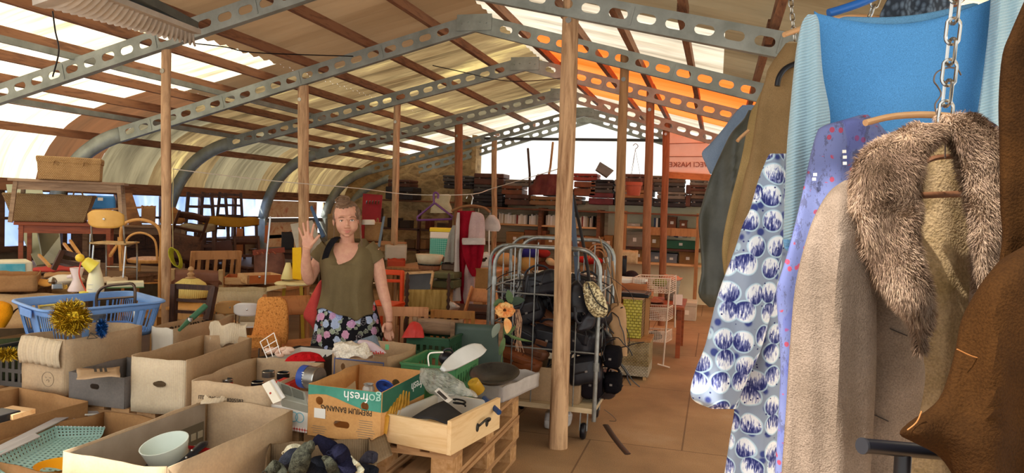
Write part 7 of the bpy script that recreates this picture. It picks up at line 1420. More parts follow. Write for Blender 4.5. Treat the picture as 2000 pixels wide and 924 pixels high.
# raised arm (image left)
limb([(634,492,.06,14.5),(624,508,.05,13.5),(613,528,.02,12.2),(605,546,-.02,10.5)]); e(604,547,-.02,10.2,10.5,10)
limb([(604,548,-.02,10.2),(600,535,-.06,11.3),(598,518,-.10,10),(598,503,-.13,8.5),(598,492,-.15,7.2),(599,484,-.155,8)])
# palm
e(601,476,-.155,11,5,12); e(597,468,-.155,7,4.5,8); e(607,468,-.155,7,4.5,8)
def finger(pts,r0): limb([(x,y,-.155+dz,r0*k) for (x,y,dz),k in zip(pts,(1,1,.98,.9,.72))],8,10)
finger([(593,468,0),(589,459,-.003),(586.5,453,-.006),(584.5,448,-.01),(583,444,-.014)],2.35)
finger([(598,464,0),(595,451,0),(593.5,444,-.003),(592.5,438,-.006),(592,434.5,-.01)],2.6)
finger([(603,463,0),(602,449,0),(601.5,441,-.002),(601.2,434,-.005),(601,430.5,-.008)],2.7)
finger([(608,465,0),(610,453,0),(611.5,446,-.003),(613,440,-.006),(614,436.5,-.01)],2.6)
finger([(606,480,-.005),(613,473,-.012),(618,467,-.018),(622,462,-.02),(625,459,-.022)],3.1)
# other arm
limb([(727,490,.06,15),(735,510,.07,14.5),(741,535,.07,13),(746,560,.05,11.5),(751,580,.03,11),(757,602,.01,9),(760,620,0,7),(760,628,0,6.8)])
e(759,638,.0,8,6,11)
def fg2(pts,r0): limb([(x,y,z,r0*k) for (x,y,z),k in zip(pts,(1,1,.95,.88,.7))],8,10)
fg2([(753,644,.0),(752.5,651,-.005),(752.5,656,-.012),(754,660,-.015),(756,663,-.012)],2.5)
fg2([(757,646,.0),(757,654,-.004),(757.5,659,-.012),(759,663,-.016),(761,666,-.012)],2.6)
fg2([(761,646,.0),(762,654,-.004),(762.5,659,-.01),(763.5,663,-.014),(765,665.5,-.01)],2.6)
fg2([(764.5,644,.01),(767,651,.006),(768,655,.0),(768.5,659,-.004),(769,662,0)],2.3)
fg2([(753,632,-.01),(749,638,-.022),(748,643,-.03),(748.5,647,-.034),(749.5,650,-.036)],3.0)
# legs and feet
for sx_,fx in((-1,652),(1,706)):
    limb([(679+sx_*26,690,.06,26),(679+sx_*26,740,.05,21),(fx,775,.05,15),(fx,805,.06,13),(fx,832,.08,9)],14,14)
body=m.build('body',skin,WM,world=True,smooth=True)
rm=body.modifiers.new('r','REMESH'); rm.mode='VOXEL'; rm.voxel_size=.0036; rm.use_smooth_shade=True
sm=body.modifiers.new('s','SMOOTH'); sm.factor=.5; sm.iterations=3
# eyes, brows, lips
def part(name,mat,fn):
    global m
    m=MB(); fn(); return m.build(name,mat,WM,world=True,smooth=True)
eyw=M('#e8e0d8',rough=.3,bump=0,name='eye_white'); iris=M('#4a3a2c',rough=.2,bump=0,name='iris')
for ex,ey in((667.5,431.5),(687.5,430.5)):
    o_=part('eye',eyw,lambda:e(ex,ey,-.087,4.0,2.4,2.0,12)); m=MB(); m.ball(w(ex,ey,-.0935),(1.6*PXM,1.0*PXM,1.6*PXM),10,HRm); io=m.build('iris',iris,o_,world=True,smooth=True)
    m=MB(); m.tube([w(ex-4.4,ey+.2,-.091),w(ex-2,ey-1.7,-.096),w(ex+2,ey-1.7,-.096),w(ex+4.4,ey+.1,-.091)],.45*PXM,6); m.build('eyelash',M('#4a3426',bump=0,name='lash'),o_,world=True)
browm=M('#7a5c42',rough=.9,bump=0,name='brow')
for a_ in(((661,426.5),(665,424),(669,424),(673,425.8)),((682.5,425.2),(687,423),(691,423.2),(695,425.5))):
    part('eyebrow',browm,lambda:m.tube([w(x,y,-.100) for x,y in a_],[.4*PXM,.9*PXM,.9*PXM,.4*PXM],6))
lip=M('#bb6f62',rough=.45,bump=0,name='lips')
part('lips',lip,lambda:(m.tube([w(x,y,-.106+abs(x-678)*.0013) for x,y in((670.5,451),(674,451.2),(678,451.9),(682,451),(685.5,450.2))],[.3*PXM,1.0*PXM,1.15*PXM,1.0*PXM,.3*PXM],8),m.tube([w(x,y,-.104+abs(x-678)*.0013) for x,y in((672,452.3),(675,453.9),(678,454.3),(681,453.6),(684,451.8))],[.3*PXM,1.1*PXM,1.35*PXM,1.1*PXM,.3*PXM],8)))
# hair
s=N('hair_brown'); k=s.co((1,1,1)); a=s.noise(s.co((6,6,.8)),60,3,.6); s.col(s.ramp(a,[(.3,'#4a3628'),(.55,'#7d6048'),(.75,'#a58a6a')])); s.bump(a,.8,.004); hairm=s.fin(.55,0,.4)
m=MB()
def hf(u,v):
    a=2*PI*u; th=v*PI*.62; x=sin(th)*cos(a); y=sin(th)*sin(a); z=cos(th)
    front=max(0,-y); lim=1.0-.0*front
    k=1+.03*noise.noise(V((x*4,y*4,z*4)))+.012*sin(a*22+z*4)
    q=V((x*26.5*k*PXM,y*31.5*k*PXM,z*30*k*PXM))
    if y<-.05 and z<.40+.25*abs(x) and abs(x)<.86: q*=.88   # hairline: the forehead stays free
    return w(677,420,.024)+HRm@q
m.grid(hf,48,22,True); m.build('hair',hairm,WM,world=True,smooth=True)
m=MB(); rr=random.Random(3)
e(669,392,.01,14,12,8.5); 
for i in range(26):
    a0=rr.uniform(0,2*PI); rad=rr.uniform(7,13.5); cy=rr.uniform(388,396)
    m.tube([w(669+rad*cos(a0+t*.5),cy-5.5*sin(a0+t*.5)*(rad/12),-.02+.035*sin(a0+t*.5)-.01) for t in range(6)],[1.0*PXM,1.8*PXM,2*PXM,2*PXM,1.6*PXM,.5*PXM],6)
m.build('hair_bun',hairm,WM,world=True,smooth=True)
m=MB()
for x,s_ in((655,-1),(701,1),(703,1)): m.tube([w(x,415,-.03),w(x+s_*1.5,440,-.04),w(x+s_*3,462,-.03),w(x+s_*5,482,-.02)],[1*PXM,.9*PXM,.7*PXM,.3*PXM],5)
m.build('loose_strands',hairm,WM,world=True,smooth=True)
# t-shirt
shm=cloth('#80704f','#6f6044',6,700,.25,name='olive_jersey')
SR_=sp([(466,646,712,.075),(476,634,722,.085),(490,626,732,.125),(510,624,734,.155),(535,628,731,.165),(560,630,727,.16),(590,625,731,.165),(612,620,736,.18)],34)
def shf(u,v):
    r=SR_[int(round(v*34))]; a=2*PI*u; c,s_=cos(a),sin(a); front=s_<0
    x=(r[1]+r[2])/2+(r[2]-r[1])/2*c; y=r[0]
    if front:   # neckline scoop, hem
        k=max(0,1-(abs(x-679)/29)**2.2) if v<.45 else 0
        top=466+34*k*1.0; y=top+(SR_[34][0]-top)*max(0,(r[0]-466)/(612-466)) if v<.999 else r[0]
        if v>.8: y+=(v-.8)/.2*(10*math.exp(-((x-705)/10)**2)-14*math.exp(-((x-640)/25)**2))
    else: y=max(y,466)
    fold=.010*v*sin(c*11+1)+.006*sin(c*19+v*4)*v+.006*noise.noise(V((c*3,v*5,1)))
    if front: fold+=.012*math.exp(-((y-512)/8)**2)*sin((x-679)*.12)
    return w(x,y,.06)+fwd*(s_*(r[3]+fold))
m=MB().grid(shf,64,34,True)
ts=m.build('t_shirt',shm,WM,world=True,smooth=True,solid=.004)
def slv(c0,c1,r0_,r1_,n=10):
    R=sp([c0,((c0[0]+c1[0])/2,(c0[1]+c1[1])/2-1,(c0[2]+c1[2])/2),c1],n); return MB().tube([w(*q) for q in R],[(r0_+(r1_-r0_)*i/n)*PXM+.002*sin(i*2) for i in range(n+1)],18,cap=False)
slv((642,484,.06),(620,508,.05),18.5,18).build('sleeve',shm,ts,world=True,smooth=True,solid=.003)
slv((715,482,.06),(737,511,.07),18.5,18).build('sleeve',shm,ts,world=True,smooth=True,solid=.003)
# skirt
s=N('rose_print'); k=s.co((1,1,1)); cl='#17161b'
def flo(cl,scale,loc,pal,r):
    v=s.vor(s.co((1,1,1),loc=loc),scale,rnd=.9); d=v.outputs['Distance']; rc=s.n('ShaderNodeSeparateColor'); s.l(v.outputs['Color'],rc.inputs[0])
    pc=s.ramp(rc.outputs[0],[(i/len(pal),c) for i,c in enumerate(pal)],'CONSTANT'); wob=s.noise(s.co((1,1,1),loc=loc),60,2)
    dd=s.math('ADD',d,s.math('MULTIPLY',s.math('SUBTRACT',wob,.5),.42)); pet=s.mix(s.ramp(s.math('SINE',s.math('MULTIPLY',dd,38)),[(.3,'#000000'),(.9,'#888888')]),pc,'#f0e4ea')
    return s.mix(s.ramp(dd,[(r,'#ffffff'),(r+.03,'#000000')]),cl,pet)
c0=flo(cl,20,(3,2,1),['#6c7660','#8d9a80','#586048','#7a866c'],.40); c1=flo(c0,15.5,(0,0,0),['#9fb0cc','#b8404a','#c58aa8','#8f9cc4','#a9b8d0','#17161b','#b98ab0','#b7c4cc'],.43)
s.col(c1); s.bump(s.noise(s.co(),20,2),.1,.003); rose=s.fin(.85,0,.15)
SK=sp([(586,626,730,.125),(605,622,736,.145),(640,614,744,.16),(680,606,752,.17),(720,600,758,.18),(760,594,764,.185),(795,588,770,.19)],30)
def skf(u,v):
    r=SK[int(round(v*30))]; a=2*PI*u; c,s_=cos(a),sin(a); return w((r[1]+r[2])/2+(r[2]-r[1])/2*c*(1+.02*v*sin(a*7)),r[0],.06)+fwd*(s_*(r[3]+.03*v*sin(a*9+1)))
MB().grid(skf,72,30,True).build('skirt',rose,WM,world=True,smooth=True,solid=.003)
# shoes
for fx in(652,706):
    m=MB(); g=w(fx,840,.05); g.z=.05; m.ball(V((g.x,g.y,.045))-fwd*.05,(.045,.12,.045),14,HR3); m.build('shoe',M('#4a3a30',rough=.7,name='shoe_leather'),WM,world=True,smooth=True)
# straps and red bag (carried, things of their own)
BP=thing('backpack','black backpack with its strap over her raised arm shoulder','backpack',w(640,560,.25))
m=MB(); P=sp([(660,464,.04),(655,466,-.03),(648,474,-.055),(641,486,-.07),(636,500,-.06),(632,520,-.02),(632,545,.05)],18); m.tube([w(*q) for q in P],7.2*PXM,8,flat=.28); m.build('shoulder_strap',cloth('#1c1b1e','#26252a',6,500,.3,name='black_webbing'),BP,world=True,smooth=True)
m=MB(); [m.ball(w(672,525,.38),(38*PXM,.08,55*PXM),18,HR3)]; m.build('pack',cloth('#1c1b1e','#26252a',6,500,.3,name='black_webbing'),BP,world=True,smooth=True)
RB=thing('shoulder_bag','soft coral red bag hanging at her hip on the left','bag',w(615,640,.15))
slab([(545,629,634),(552,622,634),(570,612,634),(595,600,633),(612,593,632),(622,594,630),(634,606,624),(645,612,622)],DW+.20,.06,nu=26,nv=20,folds=[(20,.01,0,2)]).build('bag_body',cloth('#d0524a','#b8423e',5,400,.2,name='red_canvas'),RB,world=True,smooth=True)
MB().tube([w(x,y,.1) for x,y in((630,548),(632,520),(636,500),(640,488))],2*PXM,6).build('bag_strap',cloth('#d0524a','#b8423e',5,400,.2),RB,world=True)
# ================= contents of the front boxes =================
T0,W,L,H=BXA; 
def L2W(T,p): return MATS[T.name]@V(p)
p=L2W(T0,(W*.60,L*.38,0)); 
# mint bowl
bc_=at(335,885,3.08); T=thing('mixing_bowl','pale mint mixing bowl tilted in the nearest carton','bowl',bc_-V((0,0,.07)),0,None,(.25,-.1,0)); k=3.08/FPX; 
MB().lathe([(.001,0),(22*k,0),(34*k,18*k),(42*k,48*k),(45*k,58*k),(43*k,58*k),(40*k,46*k),(32*k,19*k),(20*k,4*k),(.001,3*k)],36).build('bowl_body',M('#cfd8cc','#c2ccc0',3,rough=.3,bump=0,name='mint_ceramic'),T,smooth=True)
T=thing('frying_pan','black handled frying pan with two rivets next to the mint bowl','pan',at(385,905,2.65)); MB().tube([at(x,y,d) for x,y,d in sp([(345,912,2.95),(365,897,3.0),(388,875,3.05),(405,862,3.1)],12)],[.02]*9+[.022,.02,.012,.004],10,flat=.55).build('handle',blackm,T,world=True,smooth=True)
MB().ball(at(364,894,2.97),.006,8).build('rivet',chrome,T,world=True); MB().ball(at(375,880,3.01),.006,8).build('rivet',chrome,T,world=True); q=at(340,945,2.98); MB().lathe([(.001,0),(.08,0),(.10,.03)],24,(q.x,q.y,q.z)).build('pan_dish',blackm,T,world=True,smooth=True,solid=.004)
T=thing('red_plate','red plate behind the black pan handle','plate',at(410,890,2.75)); MB().lathe([(.001,0),(.09,.004),(.12,.02),(.121,.023),(.09,.009),(.001,.006)],30,at(415,893,3.3),Matrix.Rotation(-.5,3,'X')).build('plate_body',M('#a8141c',rough=.3,bump=0,name='red_glaze'),T,world=True,smooth=True)
# box B: mint basket + grey tray + yellow bowl
T=thing('sieve_basket','mint green plastic basket with square perforations lying in the long left carton','basket',at(100,850,2.9)); mint=M('#a6cfc8','#98c4bc',4,rough=.4,bump=0,name='mint_plastic')
q=[at(0,898,2.65),at(104,834,3.05),at(203,834,3.25),at(185,870,2.95)]; q[3]=at(95,905,2.7)
def bil(Q,u,v): return Q[0].lerp(Q[3],v).lerp(Q[1].lerp(Q[2],v),u)
QA=[at(-40,905,3.08),at(108,834,3.7),at(112,856,3.65),at(-20,930,3.08)]; 
def holed(Q,nu,nv,mat,nm,T,gap=2,solid=.004):
    m=MB(); m.v=[bil(Q,i/nu,j/nv) for j in range(nv+1) for i in range(nu+1)]; m.f=[[j*(nu+1)+i,j*(nu+1)+i+1,(j+1)*(nu+1)+i+1,(j+1)*(nu+1)+i] for j in range(nv) for i in range(nu) if not(i%gap==1 and j%gap==1)]
    return m.build(nm,mat,T,world=True,solid=solid)
holed(QA,41,7,mint,'perforated_wall',T); QB=[QA[1],at(205,836,3.88),at(200,850,3.82),QA[2]]; holed(QB,27,7,mint,'perforated_wall',T); QC=[QA[3],QA[2],QB[2],at(110,960,3.17)]; holed(QC,41,21,mint,'perforated_base',T)
MB().tube([QA[0],QA[1],QB[1]],.006,6).build('rim',mint,T,world=True)
T=thing('drawer_tray','grey plastic tray with a slot handle standing above the mint basket','tray',at(130,815,3.1)); gp=M('#b9b6b4','#a9a6a6',4,rough=.4,bump=0,name='grey_tray_plastic')
Q1=[at(-30,885,3.2),at(132,805,3.85),at(145,822,3.8),at(0,890,3.2)]; holed(Q1,2,2,gp,'tray_side',T,9,.006); Q2=[at(132,804,3.85),at(213,803,4.05),at(206,826,3.97),at(145,822,3.82)]; MB().add([*Q2],[(0,1,2,3)]).build('tray_end',gp,T,world=True,solid=.006)
c_=at(176,809,3.27); MB().bar(at(166,810,3.88),at(190,809,3.94),.004,.008).build('slot_handle',paper,T,world=True)
m=MB(); [m.bar(bil(QB,i/13,-.1),bil(QB,i/13,.35)+V((0,0,.02)),.003,.006) for i in range(14)]; m.build('tray_ribs',M('#e6e8e6',bump=0,name='white_rib'),T,world=True)
T=thing('yellow_bowl','yellow bowl in the long left carton at the bottom edge','bowl',at(115,930,2.6)); MB().lathe([(.001,0),(.05,0),(.09,.05),(.095,.055),(.085,.05),(.045,.008),(.001,.006)],28,at(112,930,3.3)).build('bowl_body',M('#eba21a',rough=.3,bump=0,name='yellow_glaze'),T,world=True,smooth=True)
T=thing('wooden_box','small wooden box corner inside the carton at the left edge','box',at(20,800,3.0)); MB().box(at(25,806,2.95),(.12,.1,.02)).build('lid',pinew,T,world=True); MB().box(at(0,812,2.9),(.1,.1,.03)).build('box_body',blackm,T,world=True,bevel=.005)
# socks
sk=[cloth(c,c2,60,200,.9,name=n) for c,c2,n in (('#24262e','#1a1c22','navy_knit'),('#4c4c3e','#1c1c18','marled_knit'),('#202034','#181828','indigo_knit'),('#46444e','#34323a','slate_knit'),('#e0dcc0','#cfc9a8','cream_knit'))]
T0,W,L,H=BXS
socks=[(0,[(548,925,11),(560,900,15),(578,888,14),(595,892,10)],2.72,'dark navy sock at the far left of the sock heap'),(1,[(575,930,17),(585,905,20),(592,885,17),(605,872,12),(615,866,9)],2.68,'speckled grey knitted sock, largest in the heap'),(2,[(612,868,6),(622,860,10),(640,872,16),(655,895,18),(668,925,20)],2.74,'dark blue sock draped over the middle of the heap'),(2,[(645,885,8),(662,880,15),(672,900,18),(680,930,19)],2.70,'indigo sock hanging over the right of the heap'),(1,[(636,895,8),(645,905,10),(652,925,12),(656,940,12)],2.66,'narrow speckled sock between the two blue ones'),(3,[(705,905,8),(722,892,12),(735,897,9)],2.86,'slate purple sock at the right of the carton'),(4,[(683,893,5),(695,908,8),(706,925,8)],2.72,'cream sock strip right of the blue socks'),(4,[(558,885,8),(575,875,9),(592,878,6)],2.86,'cream sock behind the speckled one'),(1,[(522,925,12),(540,912,14),(555,930,12)],2.64,'speckled grey sock toe at the lower left of the heap'),(0,[(600,930,22),(625,915,26),(650,935,22)],2.76,'black sock deep in the middle of the heap'),(0,[(690,935,20),(712,920,16),(735,930,12)],2.80,'dark sock deep at the right of the heap')]
for i,(mi,pts,d,lab) in enumerate(socks):
    R=sp(pts,12); T=thing('sock',lab,'sock',at(*pts[-1][:2],d),0,'socks in the bottom carton'); k=d/FPX; m=MB().tube([at(a,b,d+.01*sin(j)) for j,(a,b,c) in enumerate(R)],[max(2,c)*k*(1 if 0<j<12 else .5) for j,(a,b,c) in enumerate(R)],14,flat=.6); m.jit(.006,22,i).build('sock_body',sk[mi],T,world=True,smooth=True)
    a,b,c=R[0]; MB().tube([at(a+c*.9*cos(t*PI/6),b+c*.5*sin(t*PI/6),d) for t in range(12)],.0022,5,closed=True).build('cuff',sk[mi],T,world=True)
# tins in the item carton
def tin(label,px,py,d,r,h,mat,name='tin_can',rot=None,band=None):
    c=at(px,py,d); T=thing(name,label,'tin',c,0,None,rot); MB().lathe([(.001,0),(r,0),(r,h),(r*.94,h),(r*.94,.006),(.001,.006)],22).build('can_body',mat,T,smooth=True); MB().lathe([(r*.95,h-.002),(r*1.04,h),(r*.95,h+.004)],22).build('rim',chrome,T,smooth=True)
    if band: MB().lathe([(r*1.01,h*.12),(r*1.01,h*.78)],22).build('paper_band',band,T,smooth=True)
    return T
redp=M('#a83228',rough=.5,name='red_print'); steelc=M('#8c8a84','#6c6a66',10,rough=.3,metal=.7,bump=0,name='tin_steel')
tin('red and silver tin can standing in the item number carton',444,762,4.05,.028,.06,steelc,band=redp); tin('shallow black round tin in the item number carton',503,757,4.0,.035,.03,blackm,name='round_tin'); tin('dark pot at the back right of the item number carton',553,740,4.15,.035,.035,blackm,name='small_pot'); tin('clear glass jar lid at the back of the item number carton',524,736,4.2,.036,.03,steelc,name='jar_lid')
T=thing('white_spoon','crumpled white netting in the item number carton','cloth',at(488,768,3.65)); MB().ball(at(490,764,3.98),(.035,.03,.012),14).jit(.012,30).build('netting',paper,T,world=True,smooth=True)
T=thing('large_tin','large silver tin with a blue and white label lying on its side','tin',at(600,745,3.6)); c_=at(592,735,3.78); e_=at(624,740,3.74); MB().tube([c_,e_],.058,26).build('can_body',steelc,T,world=True,smooth=True); MB().tube([c_.lerp(e_,-.02),c_.lerp(e_,.35)],.0595,26,cap=False).build('blue_label',M('#2a4a96','#22408a',4,rough=.4,bump=0,name='blue_label'),T,world=True,smooth=True); MB().tube([e_.lerp(c_,.04),e_.lerp(c_,-.02)],.062,26,cap=False).build('rim',chrome,T,world=True,smooth=True)
for i in range(5):
    q=c_.lerp(e_,.17)+UP*(.030-.012*i)-fwd*math.sqrt(.0602**2-(.030-.012*i)**2); MB().box(q,(.012,.003,.007+.002*(i%2))).build('white_print_mark',wh,T,world=True)
# grey stereo stacked plates
T=thing('cassette_box','grey plastic organiser standing tilted on the white printed carton','plastic box',at(560,800,3.35)); gs=M('#8a8c80','#76786c',5,rough=.5,bump=.05,name='grey_green_plastic')
Q=[at(541,743,3.42),at(596,765,3.38),at(602,792,3.32),at(550,778,3.32)]; n_=(Q[1]-Q[0]).cross(Q[3]-Q[0]).normalized(); n_=n_ if n_.dot(fwd)>0 else -n_
MB().add(Q+[q+n_*.05 for q in Q],[(0,1,2,3),(7,6,5,4),(0,4,5,1),(1,5,6,2),(2,6,7,3),(3,7,4,0)]).build('case_body',gs,T,world=True,bevel=.004)
for u0,u1 in((.12,.42),(.5,.88)): 
    qq=[bil(Q,u0,.15)-n_*.003,bil(Q,u1,.15)-n_*.003,bil(Q,u1,.7)-n_*.003,bil(Q,u0,.7)-n_*.003]; MB().add(qq,[(0,1,2,3)]).build('recess',M('#55574e',bump=0,name='recess_grey'),T,world=True,solid=.002)
for i,(dx,w_,col,lab) in enumerate(((0,1,'#e6e0cc','cream plastic lid with a red mark, standing at the front of the grey organiser'),(12,.8,'#dcdcd6','white plastic tray edge beside the cream lid'),)):
    Q=[at(511+dx,751-i*6,3.30+.03*i),at(525+dx*.6,744-i*3,3.32+.03*i),at(548+dx*.6,783-i*6,3.26+.03*i),at(533+dx,789-i*6,3.24+.03*i)]; T=thing('plastic_case',lab,'plastic box',at(540,795,3.28)); n_=V((0,.012,0)); MB().add(Q+[q+n_ for q in Q],[(0,1,2,3),(7,6,5,4),(0,4,5,1),(1,5,6,2),(2,6,7,3),(3,7,4,0)]).build('lid_body',M(col,bump=0,rough=.4),T,world=True,bevel=.002)
    if i==0: MB().ball(at(528,768,3.255),.005,8).build('red_mark',redp,T,world=True)
# banana box contents
T=thing('plastic_disc','round blue plastic lid inside the banana carton','lid',at(750,765,3.5)); MB().lathe([(.001,.01),(.045,.01),(.05,0)],24,at(752,757,3.75),Matrix.Rotation(-1.0,3,'X')).build('lid_body',M('#2c52a8',rough=.4,bump=0,name='blue_lid_plastic'),T,world=True,smooth=True,solid=.004)
lean('glass_sheet','beige glass sheet leaning inside the banana carton','glass pane',[(665,768,3.68),(694,744,3.85),(697,775,3.8),(672,800,3.65)],M('#b09a76',rough=.3,name='beige_glass'),.004)
T=thing('glass_jug','small moulded glass jug in the banana carton','jug',at(720,770,3.55)); MB().lathe([(.001,0),(.035,0),(.03,.05),(.022,.06),(.026,.07),(.02,.068)],20,at(719,776,3.72)).build('jug_body',M('#b8b4a8','#8a867c',20,rough=.15,bump=.4,spec=.8,name='pressed_glass'),T,world=True,smooth=True)
# drawer contents
T0,W,L,H=BX7; 
T=thing('black_hotplate','dark grey flat fabric lying in the pine drawer','cloth',L2W(T0,(W*.6,L*.4,.08))); MB().grid(lambda u,v:L2W(T0,(W*(.32+.62*u),L*(.12+.62*v*(1-.3*u)),.115+.02*sin(u*3+v*2))),10,10).build('fabric',M('#3a3634','#2c2a2a',5,rough=.8,bump=.2,name='charcoal_cloth'),T,smooth=True,world=True,solid=.006)
T=thing('electric_plug','black curled cable and bulb in the pine drawer','cable',L2W(T0,(W*.5,L*.7,.09))); MB().tube([L2W(T0,(W*.55+.035*cos(t*.7),L*.78+.02*sin(t*.7),.12+.002*t)) for t in range(16)],.005,6).build('cable_run',blackm,T,world=True)
T=thing('label_box','white plastic box with a barcode sticker in the pine drawer','plastic box',at(875,790,3.5)); Q=[at(848,764,3.45),at(856,757,3.5),at(880,780,3.45),at(872,786,3.4)]; n_=V((0,.03,-.01)); MB().add(Q+[q+n_ for q in Q],[(0,1,2,3),(7,6,5,4),(0,4,5,1),(1,5,6,2),(2,6,7,3),(3,7,4,0)]).build('box_body',M('#d8d8d0',bump=0,rough=.4,name='white_box_plastic'),T,world=True,bevel=.002); m=MB()
for i in range(9): m.bar(bil(Q,.2+.07*i,.15)-V((0,.002,0)),bil(Q,.2+.07*i,.85)-V((0,.002,0)),.0014,.001)
m.build('barcode',inkd,T,world=True)
T=thing('plastic_bag','big crumpled translucent plastic bag standing between the banana carton and pine drawer','bag',at(870,770,3.8)); s=N('clear_bag'); s.col(s.ramp(s.noise(s.co(),9,4),[(.3,'#a8a694'),(.7,'#e4e2d4')])); s.bump(s.noise(s.co(),16,5,.7,.8),1.0,.03); s.b.inputs['Alpha'].default_value=.5; bagm=s.fin(.12,0,.9)
slab([(719,822,832),(722,820,862),(735,820,886),(750,826,905),(765,836,922),(774,860,932)],3.74,.06,nu=44,nv=24,seed=31,folds=[(60,.012,0,4)]).jit(.012,22).build('bag_body',bagm,T,world=True,smooth=True)
# green crate contents
T=thing('ironing_rest','long white padded board lying across the green crate','board',at(900,710,3.9)); sl=sp([(865,722,4),(880,712,10),(905,696,13),(930,684,12),(943,680,6)],16); MB().grid(lambda u,v:at(sl[int(round(v*16))][0]+(u-.5)*2*sl[int(round(v*16))][2]*.9,sl[int(round(v*16))][1]+(u-.5)*2*sl[int(round(v*16))][2]*.9,3.72+.45*v),10,16).build('board_pad',M('#d8dad6','#c8cac6',5,rough=.7,bump=.1,name='white_padding'),T,world=True,smooth=True,solid=.02)
T=thing('black_pot','black kettle shaped pot in the green crate','pot',at(873,715,4.1)); MB().ball(at(874,700,4.05),(.05,.05,.04),18).build('pot_body',blackm,T,world=True,smooth=True); MB().tube([at(x,y,4.03) for x,y in sp([(862,698),(868,684),(880,682),(886,694)],12)],.006,6).build('handle',blackm,T,world=True,smooth=True)
T=thing('white_hook_rod','white bent wire handle at the front of the green crate','wire',at(840,715,3.9)); MB().tube([at(x,y,3.8) for x,y in sp([(838,715),(836,700),(838,692),(845,689),(866,688)],14)],.004,6).build('wire_run',paper,T,world=True,smooth=True)
# grey white box with pan
T0,W,L,H=T11,W11,L11,H11
T=thing('old_pan','large blackened round pan resting on the greyish white box','pan',at(965,735,4.3)); c_=at(966,738,4.28); MB().lathe([(.001,.0),(.11,.0),(.145,.03),(.15,.034),(.138,.034),(.105,.008),(.001,.008)],34,c_,Matrix.Rotation(.22,3,'X')).build('pan_body',M('#1d1b1c','#3a3630',12,rough=.35,bump=.3,bs=20,name='burnt_iron'),T,world=True,smooth=True)
T=thing('yellow_cup','yellow enamel cup lying in front of the old pan','cup',at(935,755,4.1)); MB().lathe([(.04,0),(.032,.07),(.001,.075)],22,at(934,757,4.08)-V((0,0,.02)),Matrix.Rotation(.5,3,'X')@Matrix.Rotation(-.3,3,'Y')).build('cup_body',M('#d0a838','#b88c28',10,rough=.4,bump=.1,name='yellow_enamel'),T,world=True,smooth=True,solid=.003)
m=MB().tube([at(946,778,3.9),at(958,790,3.8),at(975,806,3.72)],.014,10); tag(m.build('blue_tool',M('#22406c',rough=.4,bump=0,name='navy_plastic'),None,world=True,smooth=True),'navy blue tool handle poking out right of the pine drawer','handle')
# fruit carton contents
T=thing('fleece_blanket','crumpled white fleece stuffed into the fruit carton','blanket',at(680,688,4.0)); slab([(670,668,690),(674,655,715),(682,652,722),(690,652,728),(697,655,730)],3.98,.09,nu=40,nv=18,seed=41).jit(.02,30).build('fleece',cloth('#ece4d2','#dcd0b8',20,120,.8,name='white_fleece'),T,world=True,smooth=True)
T=thing('pink_dish','oval pale pink plastic dish with printed red pattern in the fruit carton','dish',at(725,685,4.05)); slab([(664,702,716),(668,698,728),(676,700,740),(684,704,750),(690,712,755)],4.05,.07,nu=30,nv=14).build('dish_body',M('#cdbcc4','#bfaab0',5,rough=.35,bump=0,name='pinkish_plastic'),T,world=True,smooth=True); m=MB()
for i in range(9): m.tube([at(712+i*4.4,688-2*(i%2),3.95),at(714+i*4.4,692,3.95)],.004,5)
m.build('red_pattern',redp,T,world=True)
T=thing('grey_cushion','flat blue grey cushion standing behind the pink dish','cushion',at(715,670,4.2)); Q=[at(672,673,4.25),at(730,654,4.3),at(741,682,4.25),at(690,690,4.2)]; n_=V((0,.03,0)); MB().add(Q+[q+n_ for q in Q],[(0,1,2,3),(7,6,5,4),(0,4,5,1),(1,5,6,2),(2,6,7,3),(3,7,4,0)]).build('cushion_body',cloth('#7c8894','#6c7884',6,200,.4,name='blue_grey_wool'),T,world=True,bevel=.008)
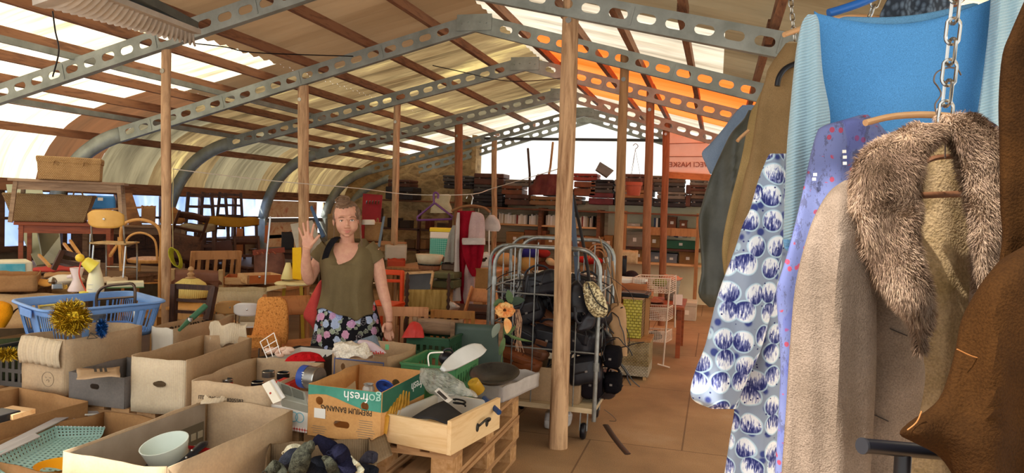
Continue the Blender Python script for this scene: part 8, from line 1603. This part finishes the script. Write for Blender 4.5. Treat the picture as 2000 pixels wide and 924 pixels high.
m=MB().box(at(756,678,4.2),(.022,.003,.03)); tag(m.build('green_sticker',M('#6cae7c',bump=0,name='mint_sticker'),None,world=True),'small green sticker on the inside of the fruit carton','sticker')
# red cloth carton
T=thing('red_cloth','bright red cloth in front of the floral skirt','cloth',at(580,708,3.9)); slab([(687,590,606),(691,575,622),(698,562,630),(706,556,636)],3.95,.09,nu=30,nv=12,seed=44,folds=[(40,.01,0,2)]).build('cloth',cloth('#c41c20','#a81418',5,200,.3,name='scarlet_cloth'),T,world=True,smooth=True)
T=thing('seashell_bowl','heap of pinkish beige ornaments in the white lined carton','ornament',at(545,695,4.1)); m=MB(); rg=random.Random(9)
for i in range(12): m.ball(at(rg.uniform(520,572),rg.uniform(682,694),4.15),(.03,.02,.014),10,Matrix.Rotation(rg.uniform(-1,1),3,'Y'))
tag(m.build('ornaments',M('#c9a088','#e2c8b0',10,rough=.6,name='shell_pink'),T,world=True,smooth=True),kind='stuff')
T=thing('wire_rack','thin white wire rack standing in the white lined carton','rack',at(520,690,4.0)); 
for a_,b_ in (((508,668),(535,650)),((508,668),(522,700)),((535,650),(548,692)),((514,680),(541,664)),((517,690),(545,676)),((521,662),(533,697))): MB().rod(at(*a_,4.0),at(*b_,4.0),.0025,n=6).build('wire',paper,T,world=True)
# left front carton: twigs; grey box: brown bits
T=thing('cardboard_scrap','folded brown card with printed bars behind the dark grey carton','cardboard',at(180,740,3.75)); MB().grid(lambda u,v:at(150+u*85,722+v*18-u*4,3.9-.3*v)+noise.noise_vector(V((u*3,v*2,3)))*.01,10,4).build('card_sheet',cB,T,world=True,smooth=True,solid=.005); m=MB()
for x in(185,196,205): m.bar(at(x,716,3.78),at(x+2,726,3.74),.012,.002)
m.build('printed_bars',inkd,T,world=True)
T=thing('wire_ornament','small brown wire ornament showing inside the tall left carton','ornament',at(176,655,4.2)); 
for a_,b_ in (((170,662),(177,650)),((177,650),(190,660)),((170,662),(190,660)),((177,650),(196,657))): MB().rod(at(*a_,3.75),at(*b_,3.75),.002,n=5).build('wire',iron,T,world=True)
